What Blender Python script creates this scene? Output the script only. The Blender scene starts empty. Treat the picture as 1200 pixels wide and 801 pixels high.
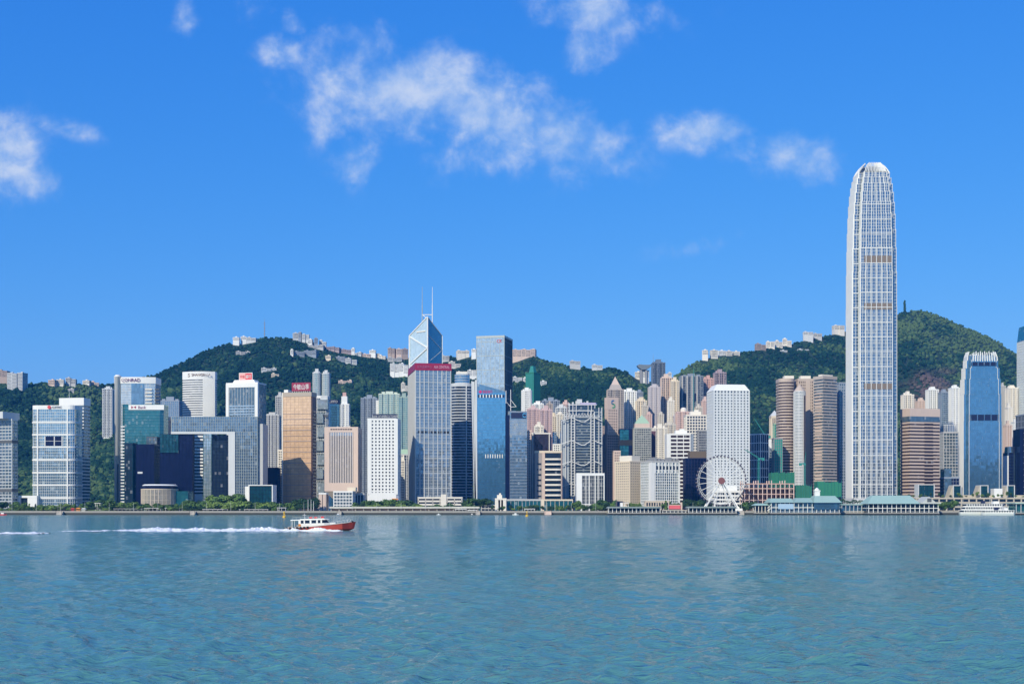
import bpy, bmesh, math, random
import numpy as np
from mathutils import Vector, noise as mnoise

random.seed(7)
rng = np.random.default_rng(11)
SC = bpy.context.scene
COL = SC.collection

# ------------------------------------------------------------------ camera
F = 1540.0          # focal length in photo pixels (photo is 1200 wide)
HY = 596.0          # photo row of the horizon
CZ = 6.6            # eye height above the water
GZ = 4.0            # level of the reclaimed land
cam_d = bpy.data.cameras.new("camera")
cam_d.sensor_width = 36.0
cam_d.lens = F / 1200.0 * 36.0
cam_d.shift_y = (HY - 400.5) / 1200.0
cam_d.clip_start = 1.0
cam_d.clip_end = 60000.0
cam = bpy.data.objects.new("camera", cam_d)
cam.location = (0, 0, CZ)
cam.rotation_euler = (math.pi / 2, 0, 0)
COL.objects.link(cam)
SC.camera = cam

# ------------------------------------------------------------------ light
SUN_EL, SUN_AZ = 31.0, 28.0     # elevation; degrees to the left of straight behind the camera
ce = math.cos(math.radians(SUN_EL))
SUN = Vector((-math.sin(math.radians(SUN_AZ)) * ce, -math.cos(math.radians(SUN_AZ)) * ce, math.sin(math.radians(SUN_EL))))
sun_d = bpy.data.lights.new("sun", 'SUN')
sun_d.energy = 4.0
sun_d.angle = math.radians(0.5)
sun_d.color = (1.0, 0.94, 0.82)
sun = bpy.data.objects.new("sun", sun_d)
sun.rotation_euler = SUN.to_track_quat('Z', 'Y').to_euler()
sun.location = (-300, -300, 900)
COL.objects.link(sun)

SC.view_settings.view_transform = 'Standard'
SC.view_settings.look = 'None'
SC.view_settings.exposure = 0.15
SC.view_settings.gamma = 1.0
SC.view_settings.use_curve_mapping = False
SC.cycles.max_bounces = 6
SC.cycles.use_denoising = True

W = bpy.data.worlds.new("World")
SC.world = W
W.use_nodes = True


class N:
    """small node-tree helper"""
    def __init__(self, tree):
        self.t = tree

    def n(self, typ, **kw):
        nd = self.t.nodes.new(typ)
        for k, v in kw.items():
            setattr(nd, k, v)
        return nd

    def sock(self, nd, key, val):
        s = nd.inputs[key]
        if hasattr(val, 'is_linked'):
            self.t.links.new(val, s)
        else:
            s.default_value = val

    def math(self, op, a, b=None, c=None, clamp=False):
        nd = self.n('ShaderNodeMath', operation=op, use_clamp=clamp)
        self.sock(nd, 0, a)
        if b is not None:
            self.sock(nd, 1, b)
        if c is not None:
            self.sock(nd, 2, c)
        return nd.outputs[0]

    def mix(self, fac, a, b, mode='MIX'):
        nd = self.n('ShaderNodeMix', data_type='RGBA', blend_type=mode)
        self.sock(nd, 0, fac)
        self.sock(nd, 6, a)
        self.sock(nd, 7, b)
        return nd.outputs[2]

    def smooth(self, x, lo, hi):
        nd = self.n('ShaderNodeMapRange', interpolation_type='SMOOTHSTEP')
        self.sock(nd, 0, x)
        nd.inputs[1].default_value = lo
        nd.inputs[2].default_value = hi
        return nd.outputs[0]

    def noise(self, vec, scale, detail=3.0, rough=0.55, dist=0.0):
        nd = self.n('ShaderNodeTexNoise')
        if vec is not None:
            self.t.links.new(vec, nd.inputs['Vector'])
        nd.inputs['Scale'].default_value = scale
        nd.inputs['Detail'].default_value = detail
        nd.inputs['Roughness'].default_value = rough
        nd.inputs['Distortion'].default_value = dist
        return nd.outputs['Fac']


def build_world():
    t = W.node_tree
    t.nodes.clear()
    g = N(t)
    sky = g.n('ShaderNodeTexSky', sky_type='NISHITA')
    sky.sun_disc = False
    sky.sun_elevation = math.radians(SUN_EL)
    sky.sun_rotation = math.radians(SKY_ROT)
    sky.air_density = 1.0
    sky.dust_density = 0.35
    sky.ozone_density = 2.2
    hs = g.n('ShaderNodeHueSaturation')
    hs.inputs['Saturation'].default_value = SKY_SAT
    hs.inputs['Value'].default_value = SKY_VAL
    hs.inputs['Hue'].default_value = 0.5
    t.links.new(sky.outputs[0], hs.inputs['Color'])
    # grade the clear sky: per channel out = a * (in * strength) ^ p / strength
    sc_ = g.n('ShaderNodeSeparateColor')
    t.links.new(hs.outputs[0], sc_.inputs[0])
    cc_ = g.n('ShaderNodeCombineColor')
    for ch, (a_, p_) in enumerate(SKY_GRADE):
        x_ = g.math('POWER', g.math('MAXIMUM', g.math('MULTIPLY', sc_.outputs[ch], SKY_STR), 1e-4), p_)
        t.links.new(g.math('MULTIPLY', x_, a_ / SKY_STR), cc_.inputs[ch])
    tc = g.n('ShaderNodeTexCoord')
    sp = g.n('ShaderNodeSeparateXYZ')
    t.links.new(tc.outputs['Generated'], sp.inputs[0])
    yy = g.math('MAXIMUM', sp.outputs[1], 0.05)
    u = g.math('DIVIDE', sp.outputs[0], yy)
    v = g.math('DIVIDE', sp.outputs[2], yy)
    cv = g.n('ShaderNodeCombineXYZ')
    t.links.new(u, cv.inputs[0]); t.links.new(v, cv.inputs[1])
    big = g.noise(cv.outputs[0], 12.0, 8.0, 0.58, 0.25)
    fine = g.noise(cv.outputs[0], 36.0, 8.0, 0.6, 0.2)
    # cloud banks: azimuth/elevation centres (tangent units) and half sizes, tilt, weight
    banks = [(492, 108, 122, 46, -8, 1.2), (580, 140, 88, 42, -16, 1.15), (664, 162, 64, 36, -22, 1.22), (408, 46, 26, 20, -30, .7), (440, 70, 62, 34, -25, .88),
             (418, 190, 26, 26, 0, .82), (384, 142, 28, 32, 0, .55), (545, 188, 46, 24, 0, .6), (695, 10, 50, 32, 0, 1.2), (684, 58, 30, 30, 20, .95),
             (838, 153, 52, 18, 4, 1.3), (930, 180, 50, 27, -16, 1.32), (880, 168, 50, 20, -10, .8), (-8, 184, 50, 48, -10, .85), (30, 205, 40, 26, -20, .7),
             (218, 24, 17, 24, 0, .8), (330, 64, 36, 19, -20, .76), (300, 15, 24, 24, -40, .58), (342, 26, 18, 13, -30, .6), (80, 152, 46, 12, -14, .5),
             (840, 285, 80, 12, 10, .40), (750, 20, 60, 24, 0, .5)]
    tot = None
    for (cx, cy, rx, ry, rot, wt) in banks:
        a = math.radians(rot)
        cu, cvv = (cx - 600) / F, (HY - cy) / F
        du = g.math('SUBTRACT', u, cu)
        dv = g.math('SUBTRACT', v, cvv)
        p = g.math('ADD', g.math('MULTIPLY', du, math.cos(a) * F / rx), g.math('MULTIPLY', dv, math.sin(a) * F / rx))
        q = g.math('ADD', g.math('MULTIPLY', du, -math.sin(a) * F / ry), g.math('MULTIPLY', dv, math.cos(a) * F / ry))
        r2 = g.math('ADD', g.math('MULTIPLY', p, p), g.math('MULTIPLY', q, q))
        gss = g.math('MULTIPLY', g.math('EXPONENT', g.math('MULTIPLY', r2, -0.7)), wt)
        tot = gss if tot is None else g.math('MAXIMUM', tot, gss)
    dens = g.math('ADD', tot, g.math('MULTIPLY', g.math('SUBTRACT', big, 0.5), 2.5))
    dens = g.math('ADD', dens, g.math('MULTIPLY', g.math('SUBTRACT', fine, 0.5), 1.3))
    a1 = g.math('POWER', g.smooth(dens, 0.15, 1.3), 1.1)
    near = g.smooth(tot, 0.02, 0.45)
    front = g.smooth(sp.outputs[1], 0.2, 0.4)
    alpha = g.math('MULTIPLY', g.math('MULTIPLY', g.math('MULTIPLY', a1, near), front), 0.74)
    tex = g.math('ADD', g.math('MULTIPLY', big, .5), g.math('MULTIPLY', fine, .5))
    alpha = g.math('MULTIPLY', alpha, g.math('ADD', .52, g.math('MULTIPLY', g.smooth(tex, .32, .70), .62)))
    cl = g.mix(g.smooth(tex, 0.40, 0.66), CLOUD_A, CLOUD_B)
    out = g.mix(alpha, cc_.outputs[0], cl)
    bg = g.n('ShaderNodeBackground')
    bg.inputs['Strength'].default_value = SKY_STR
    t.links.new(out, bg.inputs['Color'])
    wo = g.n('ShaderNodeOutputWorld')
    t.links.new(bg.outputs[0], wo.inputs[0])


SKY_ROT = 180.0 + SUN_AZ
SKY_SAT, SKY_VAL, SKY_STR = 1.25, 1.0, 0.11
SKY_GRADE = ((0.46, 1.08), (0.60, 0.70), (0.95, 0.36))
CLOUD_A = (3.5, 5.0, 7.3, 1)
CLOUD_B = (6.0, 6.6, 7.6, 1)
build_world()


# ------------------------------------------------------------------ geometry helpers
def PX(x, D):
    return (x - 600.0) / F * D


def PZ(y, D):
    return CZ + (HY - y) / F * D


class MB:
    """collects shapes and links them as ONE mesh object"""
    def __init__(self):
        self.v, self.f = [], []

    def add(self, vs, fs):
        o = len(self.v)
        self.v.extend(vs)
        self.f.extend([tuple(i + o for i in q) for q in fs])
        return self

    def box(self, x0, x1, y0, y1, z0, z1):
        vs = [(x0, y0, z0), (x1, y0, z0), (x1, y1, z0), (x0, y1, z0), (x0, y0, z1), (x1, y0, z1), (x1, y1, z1), (x0, y1, z1)]
        return self.add(vs, [(3, 2, 1, 0), (4, 5, 6, 7), (0, 1, 5, 4), (1, 2, 6, 5), (2, 3, 7, 6), (3, 0, 4, 7)])

    def prism(self, plan, z0, z1, top=None):
        n = len(plan)
        top = top or plan
        vs = [(p[0], p[1], z0) for p in plan] + [(p[0], p[1], z1) for p in top]
        fs = [tuple(range(n - 1, -1, -1)), tuple(range(n, 2 * n))]
        fs += [(i, (i + 1) % n, n + (i + 1) % n, n + i) for i in range(n)]
        return self.add(vs, fs)

    def cone(self, plan, z0, apex):
        n = len(plan)
        vs = [(p[0], p[1], z0) for p in plan] + [apex]
        return self.add(vs, [tuple(range(n - 1, -1, -1))] + [(i, (i + 1) % n, n) for i in range(n)])

    def bar(self, a, b, w, h=None):
        a, b = Vector(a), Vector(b)
        h = h or w
        d = (b - a).normalized()
        up = Vector((0, 0, 1)) if abs(d.z) < 0.95 else Vector((0, 1, 0))
        s = d.cross(up).normalized() * (w / 2)
        t = s.cross(d).normalized() * (h / 2)
        vs = [a - s - t, a + s - t, a + s + t, a - s + t, b - s - t, b + s - t, b + s + t, b - s + t]
        return self.add([tuple(q) for q in vs], [(0, 1, 2, 3), (7, 6, 5, 4), (1, 0, 4, 5), (2, 1, 5, 6), (3, 2, 6, 7), (0, 3, 7, 4)])

    def tube(self, a, b, r0, r1=None, n=8):
        a, b = Vector(a), Vector(b)
        r1 = r0 if r1 is None else r1
        d = (b - a).normalized()
        up = Vector((0, 0, 1)) if abs(d.z) < 0.95 else Vector((0, 1, 0))
        s = d.cross(up).normalized()
        t = s.cross(d).normalized()
        vs = []
        for (c, r) in ((a, r0), (b, r1)):
            for k in range(n):
                w = 2 * math.pi * k / n
                vs.append(tuple(c + s * (math.cos(w) * r) + t * (math.sin(w) * r)))
        fs = [tuple(range(n)), tuple(range(2 * n - 1, n - 1, -1))]
        fs += [((k + 1) % n, k, n + k, n + (k + 1) % n) for k in range(n)]
        return self.add(vs, fs)

    def lathe(self, prof, n=16, c=(0, 0)):
        vs = []
        for (r, z) in prof:
            for k in range(n):
                w = 2 * math.pi * k / n
                vs.append((c[0] + r * math.cos(w), c[1] + r * math.sin(w), z))
        fs = [tuple(range(n - 1, -1, -1)), tuple(range((len(prof) - 1) * n, len(prof) * n))]
        for j in range(len(prof) - 1):
            for k in range(n):
                k2 = (k + 1) % n
                fs.append((j * n + k, j * n + k2, (j + 1) * n + k2, (j + 1) * n + k))
        return self.add(vs, fs)

    def build(self, name, mat, parent=None, smooth=False):
        me = bpy.data.meshes.new(name)
        me.from_pydata([tuple(q) for q in self.v], [], self.f)
        me.materials.append(mat)
        if smooth:
            me.polygons.foreach_set('use_smooth', [True] * len(me.polygons))
        me.update()
        o = bpy.data.objects.new(name, me)
        COL.objects.link(o)
        if parent is not None:
            o.parent = parent
        return o


def tag(o, label=None, cat=None, group=None, kind=None):
    if label:
        n = len(label.split())
        if n < 4 or n > 16:
            print("LABEL LENGTH", n, label)
        o['label'] = label
    if cat:
        o['category'] = cat
    if group:
        o['group'] = group
    if kind:
        o['kind'] = kind
    return o


def empty(name, loc, rz=0.0):
    o = bpy.data.objects.new(name, None)
    o.location = loc
    o.rotation_euler = (0, 0, rz)
    o.empty_display_size = 2.0
    COL.objects.link(o)
    return o


def children(o):
    return [c for c in bpy.data.objects if c.parent == o]


def offset(plan, e):
    n = len(plan)
    out = []
    for i in range(n):
        p0, p1, p2 = plan[i - 1], plan[i], plan[(i + 1) % n]
        d1 = Vector((p1[0] - p0[0], p1[1] - p0[1])).normalized()
        d2 = Vector((p2[0] - p1[0], p2[1] - p1[1])).normalized()
        n1, n2 = Vector((d1.y, -d1.x)), Vector((d2.y, -d2.x))
        m = n1 + n2
        k = m.length_squared
        q = m * (2.0 / k) if k > 0.2 else n1
        out.append((p1[0] + q.x * e, p1[1] + q.y * e))
    return out


def scale_plan(plan, sx, sy=None):
    sy = sx if sy is None else sy
    return [(p[0] * sx, p[1] * sy) for p in plan]


def rect(w, d):
    return [(-w / 2, -d / 2), (w / 2, -d / 2), (w / 2, d / 2), (-w / 2, d / 2)]


def chamfer(w, d, c):
    a, b = w / 2, d / 2
    return [(-a + c, -b), (a - c, -b), (a, -b + c), (a, b - c), (a - c, b), (-a + c, b), (-a, b - c), (-a, -b + c)]


def rounded(w, d, r, n=5):
    a, b = w / 2 - r, d / 2 - r
    out = []
    for (cx, cy, s) in ((a, -b, -90), (a, b, 0), (-a, b, 90), (-a, -b, 180)):
        for k in range(n + 1):
            w_ = math.radians(s + 90.0 * k / n)
            out.append((cx + r * math.cos(w_), cy + r * math.sin(w_)))
    return out


def ellipse(w, d, n=28):
    return [(w / 2 * math.cos(2 * math.pi * k / n), d / 2 * math.sin(2 * math.pi * k / n)) for k in range(n)]


def bowed(w, d, bow, n=10):
    """rectangle whose front bows outward"""
    a, b = w / 2, d / 2
    out = []
    for k in range(n + 1):
        s = -1 + 2 * k / n
        out.append((a * s, -b + bow * s * s))
    return out + [(a, b), (-a, b)]


def notched(w, d, c):
    a, b = w / 2, d / 2
    return [(-a + c, -b), (a - c, -b), (a - c, -b + c), (a, -b + c), (a, b - c), (a - c, b - c), (a - c, b), (-a + c, b),
            (-a + c, b - c), (-a, b - c), (-a, -b + c), (-a + c, -b + c)]


def bays(w, d, n=3, dep=2.2):
    """rectangle with projecting bays along the front and the two sides"""
    a, b = w / 2, d / 2
    out = []

    def wave(p, q, nn, nx, ny):
        m = 2 * nn + 1
        for k in range(m):
            s0, s1 = k / m, (k + 1) / m
            o = dep if k % 2 == 0 else 0.0
            for s in (s0, s1):
                out.append((p[0] + (q[0] - p[0]) * s - nx * (dep - o), p[1] + (q[1] - p[1]) * s - ny * (dep - o)))
    wave((-a, -b), (a, -b), n, 0, -1)
    m = max(1, int(n * d / w))
    wave((a, -b), (a, b), m, 1, 0)
    out.append((-a, b))
    wave((-a, b), (-a, -b), m, -1, 0)
    res = []
    for p in out:
        if not res or (abs(p[0] - res[-1][0]) + abs(p[1] - res[-1][1])) > 1e-4:
            res.append(p)
    if abs(res[0][0] - res[-1][0]) + abs(res[0][1] - res[-1][1]) < 1e-4:
        res.pop()
    # drop collinear points
    ok = []
    k = len(res)
    for i in range(k):
        p0, p1, p2 = res[i - 1], res[i], res[(i + 1) % k]
        if abs((p1[0] - p0[0]) * (p2[1] - p1[1]) - (p1[1] - p0[1]) * (p2[0] - p1[0])) > 1e-5:
            ok.append(p1)
    return ok


def frame(mb, plan, z0, z1, fl=3.6, band=1.0, e=0.3, bay=3.0, pw=0.6, ep=0.35, skip=(), minedge=1.0, cap=True):
    """spandrel bands and piers with real openings between them"""
    if band:
        nf = max(1, round((z1 - z0) / fl))
        fh = (z1 - z0) / nf
        pl = offset(plan, e)
        for k in range(nf + (1 if cap else 0)):
            zc = z0 + k * fh
            mb.prism(pl, zc + (0.02 if k == 0 else -band * 0.5), zc + band * 0.5)
    if bay:
        n = len(plan)
        for i in range(n):
            if i in skip:
                continue
            p, q = Vector(plan[i]), Vector(plan[(i + 1) % n])
            L = (q - p).length
            if L < minedge:
                continue
            d = (q - p) / L
            o = Vector((d.y, -d.x))
            m = max(1, round(L / bay))
            w = min(pw, L * 0.45)
            for k in range(m + 1):
                s = w / 2 + (L - w) * k / m
                c = p + d * s
                a0, a1 = c - d * (w / 2), c + d * (w / 2)
                b0, b1 = a0 + o * ep, a1 + o * ep
                a0, a1 = a0 - o * 0.15, a1 - o * 0.15
                mb.prism([tuple(b0), tuple(b1), tuple(a1), tuple(a0)], z0 + 0.03, z1 + 0.05)


# ------------------------------------------------------------------ materials
MATS = {}


def new_mat(name):
    m = bpy.data.materials.new(name)
    m.use_nodes = True
    t = m.node_tree
    b = t.nodes['Principled BSDF']
    return m, t, b, N(t)


def wall(name, col, rough=0.75, var=0.16, streak=0.14, scale=0.06, spec=0.4):
    """painted or stone wall: broad tone changes plus vertical rain streaks"""
    if name in MATS:
        return MATS[name]
    m, t, b, g = new_mat(name)
    tc = g.n('ShaderNodeTexCoord')
    n1 = g.noise(tc.outputs['Object'], scale, 4.0, 0.6)
    mp = g.n('ShaderNodeMapping')
    mp.inputs['Scale'].default_value = (0.7, 0.7, 0.035)
    t.links.new(tc.outputs['Object'], mp.inputs[0])
    n2 = g.noise(mp.outputs[0], 1.0, 3.0, 0.6)
    oi = g.n('ShaderNodeObjectInfo')
    k = g.math('ADD', 1.0 - var * 0.5 - streak * 0.5, g.math('ADD', g.math('MULTIPLY', n1, var), g.math('MULTIPLY', n2, streak)))
    k = g.math('ADD', k, g.math('MULTIPLY', g.math('SUBTRACT', oi.outputs['Random'], 0.5), 0.06))
    vm = g.n('ShaderNodeVectorMath', operation='SCALE')
    vm.inputs[0].default_value = (col[0] * 1.05, col[1] * 1.01, col[2] * .89)
    t.links.new(k, vm.inputs['Scale'])
    t.links.new(vm.outputs[0], b.inputs['Base Color'])
    b.inputs['Roughness'].default_value = rough
    b.inputs['Specular IOR Level'].default_value = spec
    MATS[name] = m
    return m


def glass(name, col, metal=0.75, rough=0.05, var=0.3, tilt=0.010, fl=3.7, bay=2.4, blind=0.12, blindcol=(0.35, 0.36, 0.36)):
    """window wall: each pane has its own tone and a slightly different tilt, some have blinds drawn"""
    if name in MATS:
        return MATS[name]
    m, t, b, g = new_mat(name)
    tc = g.n('ShaderNodeTexCoord')
    oi = g.n('ShaderNodeObjectInfo')
    vm = g.n('ShaderNodeVectorMath', operation='MULTIPLY')
    vm.inputs[1].default_value = (1 / bay, 1 / bay, 1 / fl)
    t.links.new(tc.outputs['Object'], vm.inputs[0])
    va = g.n('ShaderNodeVectorMath', operation='ADD')
    va.inputs[1].default_value = (0.37, 0.41, 0.03)
    t.links.new(vm.outputs[0], va.inputs[0])
    fl_ = g.n('ShaderNodeVectorMath', operation='FLOOR')
    t.links.new(va.outputs[0], fl_.inputs[0])
    sc = g.math('MULTIPLY', oi.outputs['Random'], 97.0)
    wn = g.n('ShaderNodeTexWhiteNoise', noise_dimensions='4D')
    t.links.new(fl_.outputs[0], wn.inputs['Vector'])
    t.links.new(sc, wn.inputs['W'])
    big = g.noise(tc.outputs['Object'], 0.035, 3.0, 0.6)
    k = g.math('ADD', 1.0 - var, g.math('MULTIPLY', wn.outputs['Value'], var))
    k = g.math('ADD', k, g.math('MULTIPLY', big, var * 0.8))
    s = g.n('ShaderNodeVectorMath', operation='SCALE')
    s.inputs[0].default_value = col[:3]
    t.links.new(k, s.inputs['Scale'])
    sr = g.n('ShaderNodeSeparateColor')
    t.links.new(wn.outputs['Color'], sr.inputs[0])
    isb = g.math('LESS_THAN', sr.outputs[2], blind)
    c2 = g.mix(g.math('MULTIPLY', isb, 0.55), s.outputs[0], (*blindcol, 1))
    t.links.new(c2, b.inputs['Base Color'])
    t.links.new(g.math('SUBTRACT', metal, g.math('MULTIPLY', isb, metal * 0.7)), b.inputs['Metallic'])
    b.inputs['Roughness'].default_value = rough
    # pane tilt
    geo = g.n('ShaderNodeNewGeometry')
    d = g.n('ShaderNodeVectorMath', operation='SUBTRACT')
    t.links.new(wn.outputs['Color'], d.inputs[0])
    d.inputs[1].default_value = (0.5, 0.5, 0.5)
    d2 = g.n('ShaderNodeVectorMath', operation='SCALE')
    t.links.new(d.outputs[0], d2.inputs[0])
    d2.inputs['Scale'].default_value = tilt * 2
    ad = g.n('ShaderNodeVectorMath', operation='ADD')
    t.links.new(geo.outputs['Normal'], ad.inputs[0])
    t.links.new(d2.outputs[0], ad.inputs[1])
    nm = g.n('ShaderNodeVectorMath', operation='NORMALIZE')
    t.links.new(ad.outputs[0], nm.inputs[0])
    t.links.new(nm.outputs[0], b.inputs['Normal'])
    MATS[name] = m
    return m


# walls
WHITE = wall('white_paint', (0.74, 0.76, 0.77))
WARMW = wall('warm_white', (0.72, 0.69, 0.63))
PALE = wall('pale_grey_panel', (0.55, 0.58, 0.61))
LGREY = wall('light_grey', (0.46, 0.47, 0.48))
GREY = wall('mid_grey', (0.27, 0.28, 0.30))
DGREY = wall('dark_grey', (0.09, 0.10, 0.11))
CREAM = wall('cream_stone', (0.68, 0.60, 0.48))
BEIGE = wall('beige_render', (0.56, 0.49, 0.40))
PINKB = wall('pinkish_beige', (0.60, 0.48, 0.42))
PINK = wall('pink_render', (0.56, 0.36, 0.33))
TAUPE = wall('taupe_granite', (0.36, 0.29, 0.26))
BROWN = wall('brown_granite', (0.20, 0.13, 0.11))
CONC = wall('concrete', (0.42, 0.40, 0.37), streak=0.25)
BLUEG = wall('blue_grey_paint', (0.25, 0.30, 0.38))
ALUM = wall('aluminium', (0.66, 0.68, 0.70), rough=0.4, spec=0.6)
STEELG = wall('steel_grey', (0.38, 0.44, 0.45), rough=0.45, spec=0.6)
GREENR = wall('copper_green', (0.34, 0.50, 0.38))
NETG = wall('green_netting', (0.02, 0.17, 0.10), var=0.4, streak=0.3)
NETT = wall('teal_netting', (0.03, 0.24, 0.22), var=0.4, streak=0.3)
TEALR = wall('teal_roof', (0.30, 0.46, 0.44))
CRIM = wall('crimson_sign', (0.28, 0.012, 0.05), rough=0.45)
RED = wall('red_sign', (0.62, 0.05, 0.06), rough=0.5)
MAGENTA = wall('magenta_lettering', (0.55, 0.02, 0.16), rough=0.5)
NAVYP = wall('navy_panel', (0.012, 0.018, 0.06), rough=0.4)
PURPLE = wall('purple_letters', (0.16, 0.05, 0.16))
BLACK = wall('black_paint', (0.015, 0.016, 0.018), rough=0.5)
BLUEP = wall('blue_paint', (0.03, 0.16, 0.42))
LOGOG = wall('green_logo', (0.05, 0.35, 0.16))
SKYB = wall('light_blue_mark', (0.08, 0.33, 0.62))
ORANGE = wall('orange_paint', (0.72, 0.26, 0.04))
YELL = wall('yellow_paint', (0.80, 0.50, 0.03))
# glazing
G_BLUE = glass('blue_glazing', (0.26, 0.40, 0.47), 0.75, blind=0.04)
G_AIA = glass('steel_blue_glazing', (0.25, 0.345, 0.39), 0.75, fl=4.0, bay=3.0, blind=0.04)
G_SKY = glass('bright_blue_glazing', (0.22, 0.53, 0.68), 0.85, blind=0.0, var=0.2, tilt=.004)
G_IFC = glass('deep_blue_glazing', (0.23, 0.44, 0.54), 0.85, blind=0.0, fl=4.2, bay=3, var=0.2, tilt=.005)
G_PALE = glass('pale_glazing', (0.56, 0.66, 0.67), 0.6, blind=0.03)
G_TEAL = glass('teal_glazing', (0.05, 0.24, 0.25), 0.65, blind=0.015)
G_DARK = glass('dark_glazing', (0.035, 0.055, 0.075), 0.5, blind=0.04)
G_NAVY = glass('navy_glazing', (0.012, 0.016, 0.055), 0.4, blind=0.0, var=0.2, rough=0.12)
G_GREEN = glass('green_glazing', (0.24, 0.42, 0.38), 0.6, blind=0.10)
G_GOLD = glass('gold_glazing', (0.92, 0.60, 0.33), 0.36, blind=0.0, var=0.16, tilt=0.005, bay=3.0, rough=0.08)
G_GREY = glass('grey_glazing', (0.18, 0.25, 0.27), 0.65, blind=0.10)
G_RES = glass('flat_windows', (0.035, 0.045, 0.055), 0.35, blind=0.22, bay=1.7, fl=3.0, blindcol=(0.3, 0.29, 0.27))
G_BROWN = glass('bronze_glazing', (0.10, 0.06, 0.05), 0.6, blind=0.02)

G_CITIC = glass('cyan_glazing', (0.36, 0.53, 0.57), 0.75, blind=0.06)
G_FACET_LIT = glass('sunlit_facet_glazing', (0.66, 0.77, 0.73), 0.35, blind=0.0, var=0.15, tilt=.004)  # pale copy of the faceted tower's glass, sunlit look put into colour
G_SMOKE = glass('smoke_glazing', (0.09, 0.12, 0.14), 0.6, blind=0.10)
G_TEALD = glass('deep_teal_glazing', (0.03, 0.13, 0.15), 0.6, blind=0.015)
G_FACET_SHADE = glass('shaded_facet_glazing', (0.11, 0.27, 0.35), 0.75, blind=0.0, var=.2)  # darker copy for the other facet, its shade put into colour
# ------------------------------------------------------------------ setting: water, land, hills
SHORE = 1468.0

RX = [-600, -250, -60, 0, 30, 60, 100, 130, 165, 190, 215, 240, 262, 285, 310, 345, 370, 400, 430, 460, 500, 540, 600, 625, 645, 665, 690, 715, 735, 748, 765, 785,
      800, 815, 830, 870, 920, 950, 990, 1030, 1058, 1075, 1090, 1110, 1130, 1150, 1170, 1190, 1215, 1300, 1500, 1900]
RY = [520, 470, 446, 447, 450, 450, 450, 451, 444, 436, 424, 411, 404, 402, 396, 396, 403, 412, 417, 420, 418, 418, 418, 418, 424, 429, 432, 431, 436, 445, 447, 444,
      434, 425, 419, 413, 405, 397, 389, 376, 366, 364, 367, 374, 383, 391, 401, 415, 436, 480, 530, 580]
RD = [3000, 2950, 2900, 2900, 2900, 2900, 2950, 3000, 3050, 3100, 3150, 3200, 3220, 3250, 3250, 3250, 3250, 3250, 3250, 3250, 3250, 3200, 3150, 3100, 3050, 3000, 3000, 3000, 3000, 3000, 3000, 3000,
      3000, 3020, 3050, 3100, 3200, 3250, 3350, 3450, 3500, 3500, 3500, 3480, 3450, 3420, 3400, 3380, 3350, 3300, 3200, 3100]
FOOT = 2080.0


def fbm2(x, y, seed, octaves=4):
    """cheap value noise, numpy arrays"""
    tot = np.zeros_like(x, dtype=float)
    amp, fr = 1.0, 1.0
    r = np.random.default_rng(seed)
    tab = r.random((256, 256))
    for _ in range(octaves):
        xx, yy = x * fr + 13.7, y * fr + 7.3
        xi, yi = np.floor(xx).astype(int), np.floor(yy).astype(int)
        fx, fy = xx - xi, yy - yi
        fx, fy = fx * fx * (3 - 2 * fx), fy * fy * (3 - 2 * fy)
        a = tab[xi % 256, yi % 256]; b = tab[(xi + 1) % 256, yi % 256]
        c = tab[xi % 256, (yi + 1) % 256]; d = tab[(xi + 1) % 256, (yi + 1) % 256]
        tot += amp * ((a * (1 - fx) + b * fx) * (1 - fy) + (c * (1 - fx) + d * fx) * fy - 0.5)
        amp *= 0.5
        fr *= 2.03
    return tot


def terr(X, Y):
    X = np.asarray(X, float)
    Y = np.asarray(Y, float)
    px = 600 + F * X / Y
    yr = np.interp(px, RX, RD)
    zr = CZ + (HY - np.interp(px, RX, RY)) / F * yr
    t = (Y - FOOT) / (yr - FOOT)
    tt = np.clip(t, 0, 1)
    s = 0.72 * tt + 0.28 * tt * tt
    z = GZ - 0.5 + (zr - GZ) * s
    env = np.clip(tt * (1 - tt) * 4, 0, 1)
    ridge = 1 - 2 * np.abs(fbm2(X / 330.0 + 0.25 * fbm2(X / 200, Y / 200, 5, 2), Y / 900.0, 3, 3))
    z = z + env * (44 * (ridge - 0.75) + 30 * fbm2(X / 150.0, Y / 230.0, 9, 4)) * np.clip((Y - FOOT) / 500, 0, 1)
    back = np.clip((Y - yr) / 900.0, 0, 1)
    z = np.where(t > 1, zr * (1 - back) ** 1.3 - 6 * back, z)
    return np.where(t < 0, -2.0, z)


def terr1(X, Y):
    return float(terr(np.array([X]), np.array([Y]))[0])


def hit(x, y, y0=2120.0):
    """where the hillside shows at photo position x, y: its distance"""
    Y = y0
    while Y < 3500:
        X = PX(x, Y)
        if PZ(y, Y) <= terr1(X, Y):
            return Y
        Y += 8
    return float(np.interp(x, RX, RD)) - 10


def grid_mesh(name, V, nr, nc, mat, smooth=True):
    me = bpy.data.meshes.new(name)
    nv = nr * nc
    me.vertices.add(nv)
    me.vertices.foreach_set('co', V.reshape(-1).astype(np.float32))
    i = np.arange(nr - 1)[:, None] * nc + np.arange(nc - 1)[None, :]
    q = np.stack([i, i + 1, i + nc + 1, i + nc], -1).reshape(-1, 4)
    nf = len(q)
    me.loops.add(nf * 4)
    me.polygons.add(nf)
    me.loops.foreach_set('vertex_index', q.reshape(-1).astype(np.int32))
    me.polygons.foreach_set('loop_start', np.arange(0, nf * 4, 4, dtype=np.int32))
    me.polygons.foreach_set('use_smooth', np.full(nf, smooth))
    me.update(calc_edges=True)
    me.materials.append(mat)
    o = bpy.data.objects.new(name, me)
    COL.objects.link(o)
    return o


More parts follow.
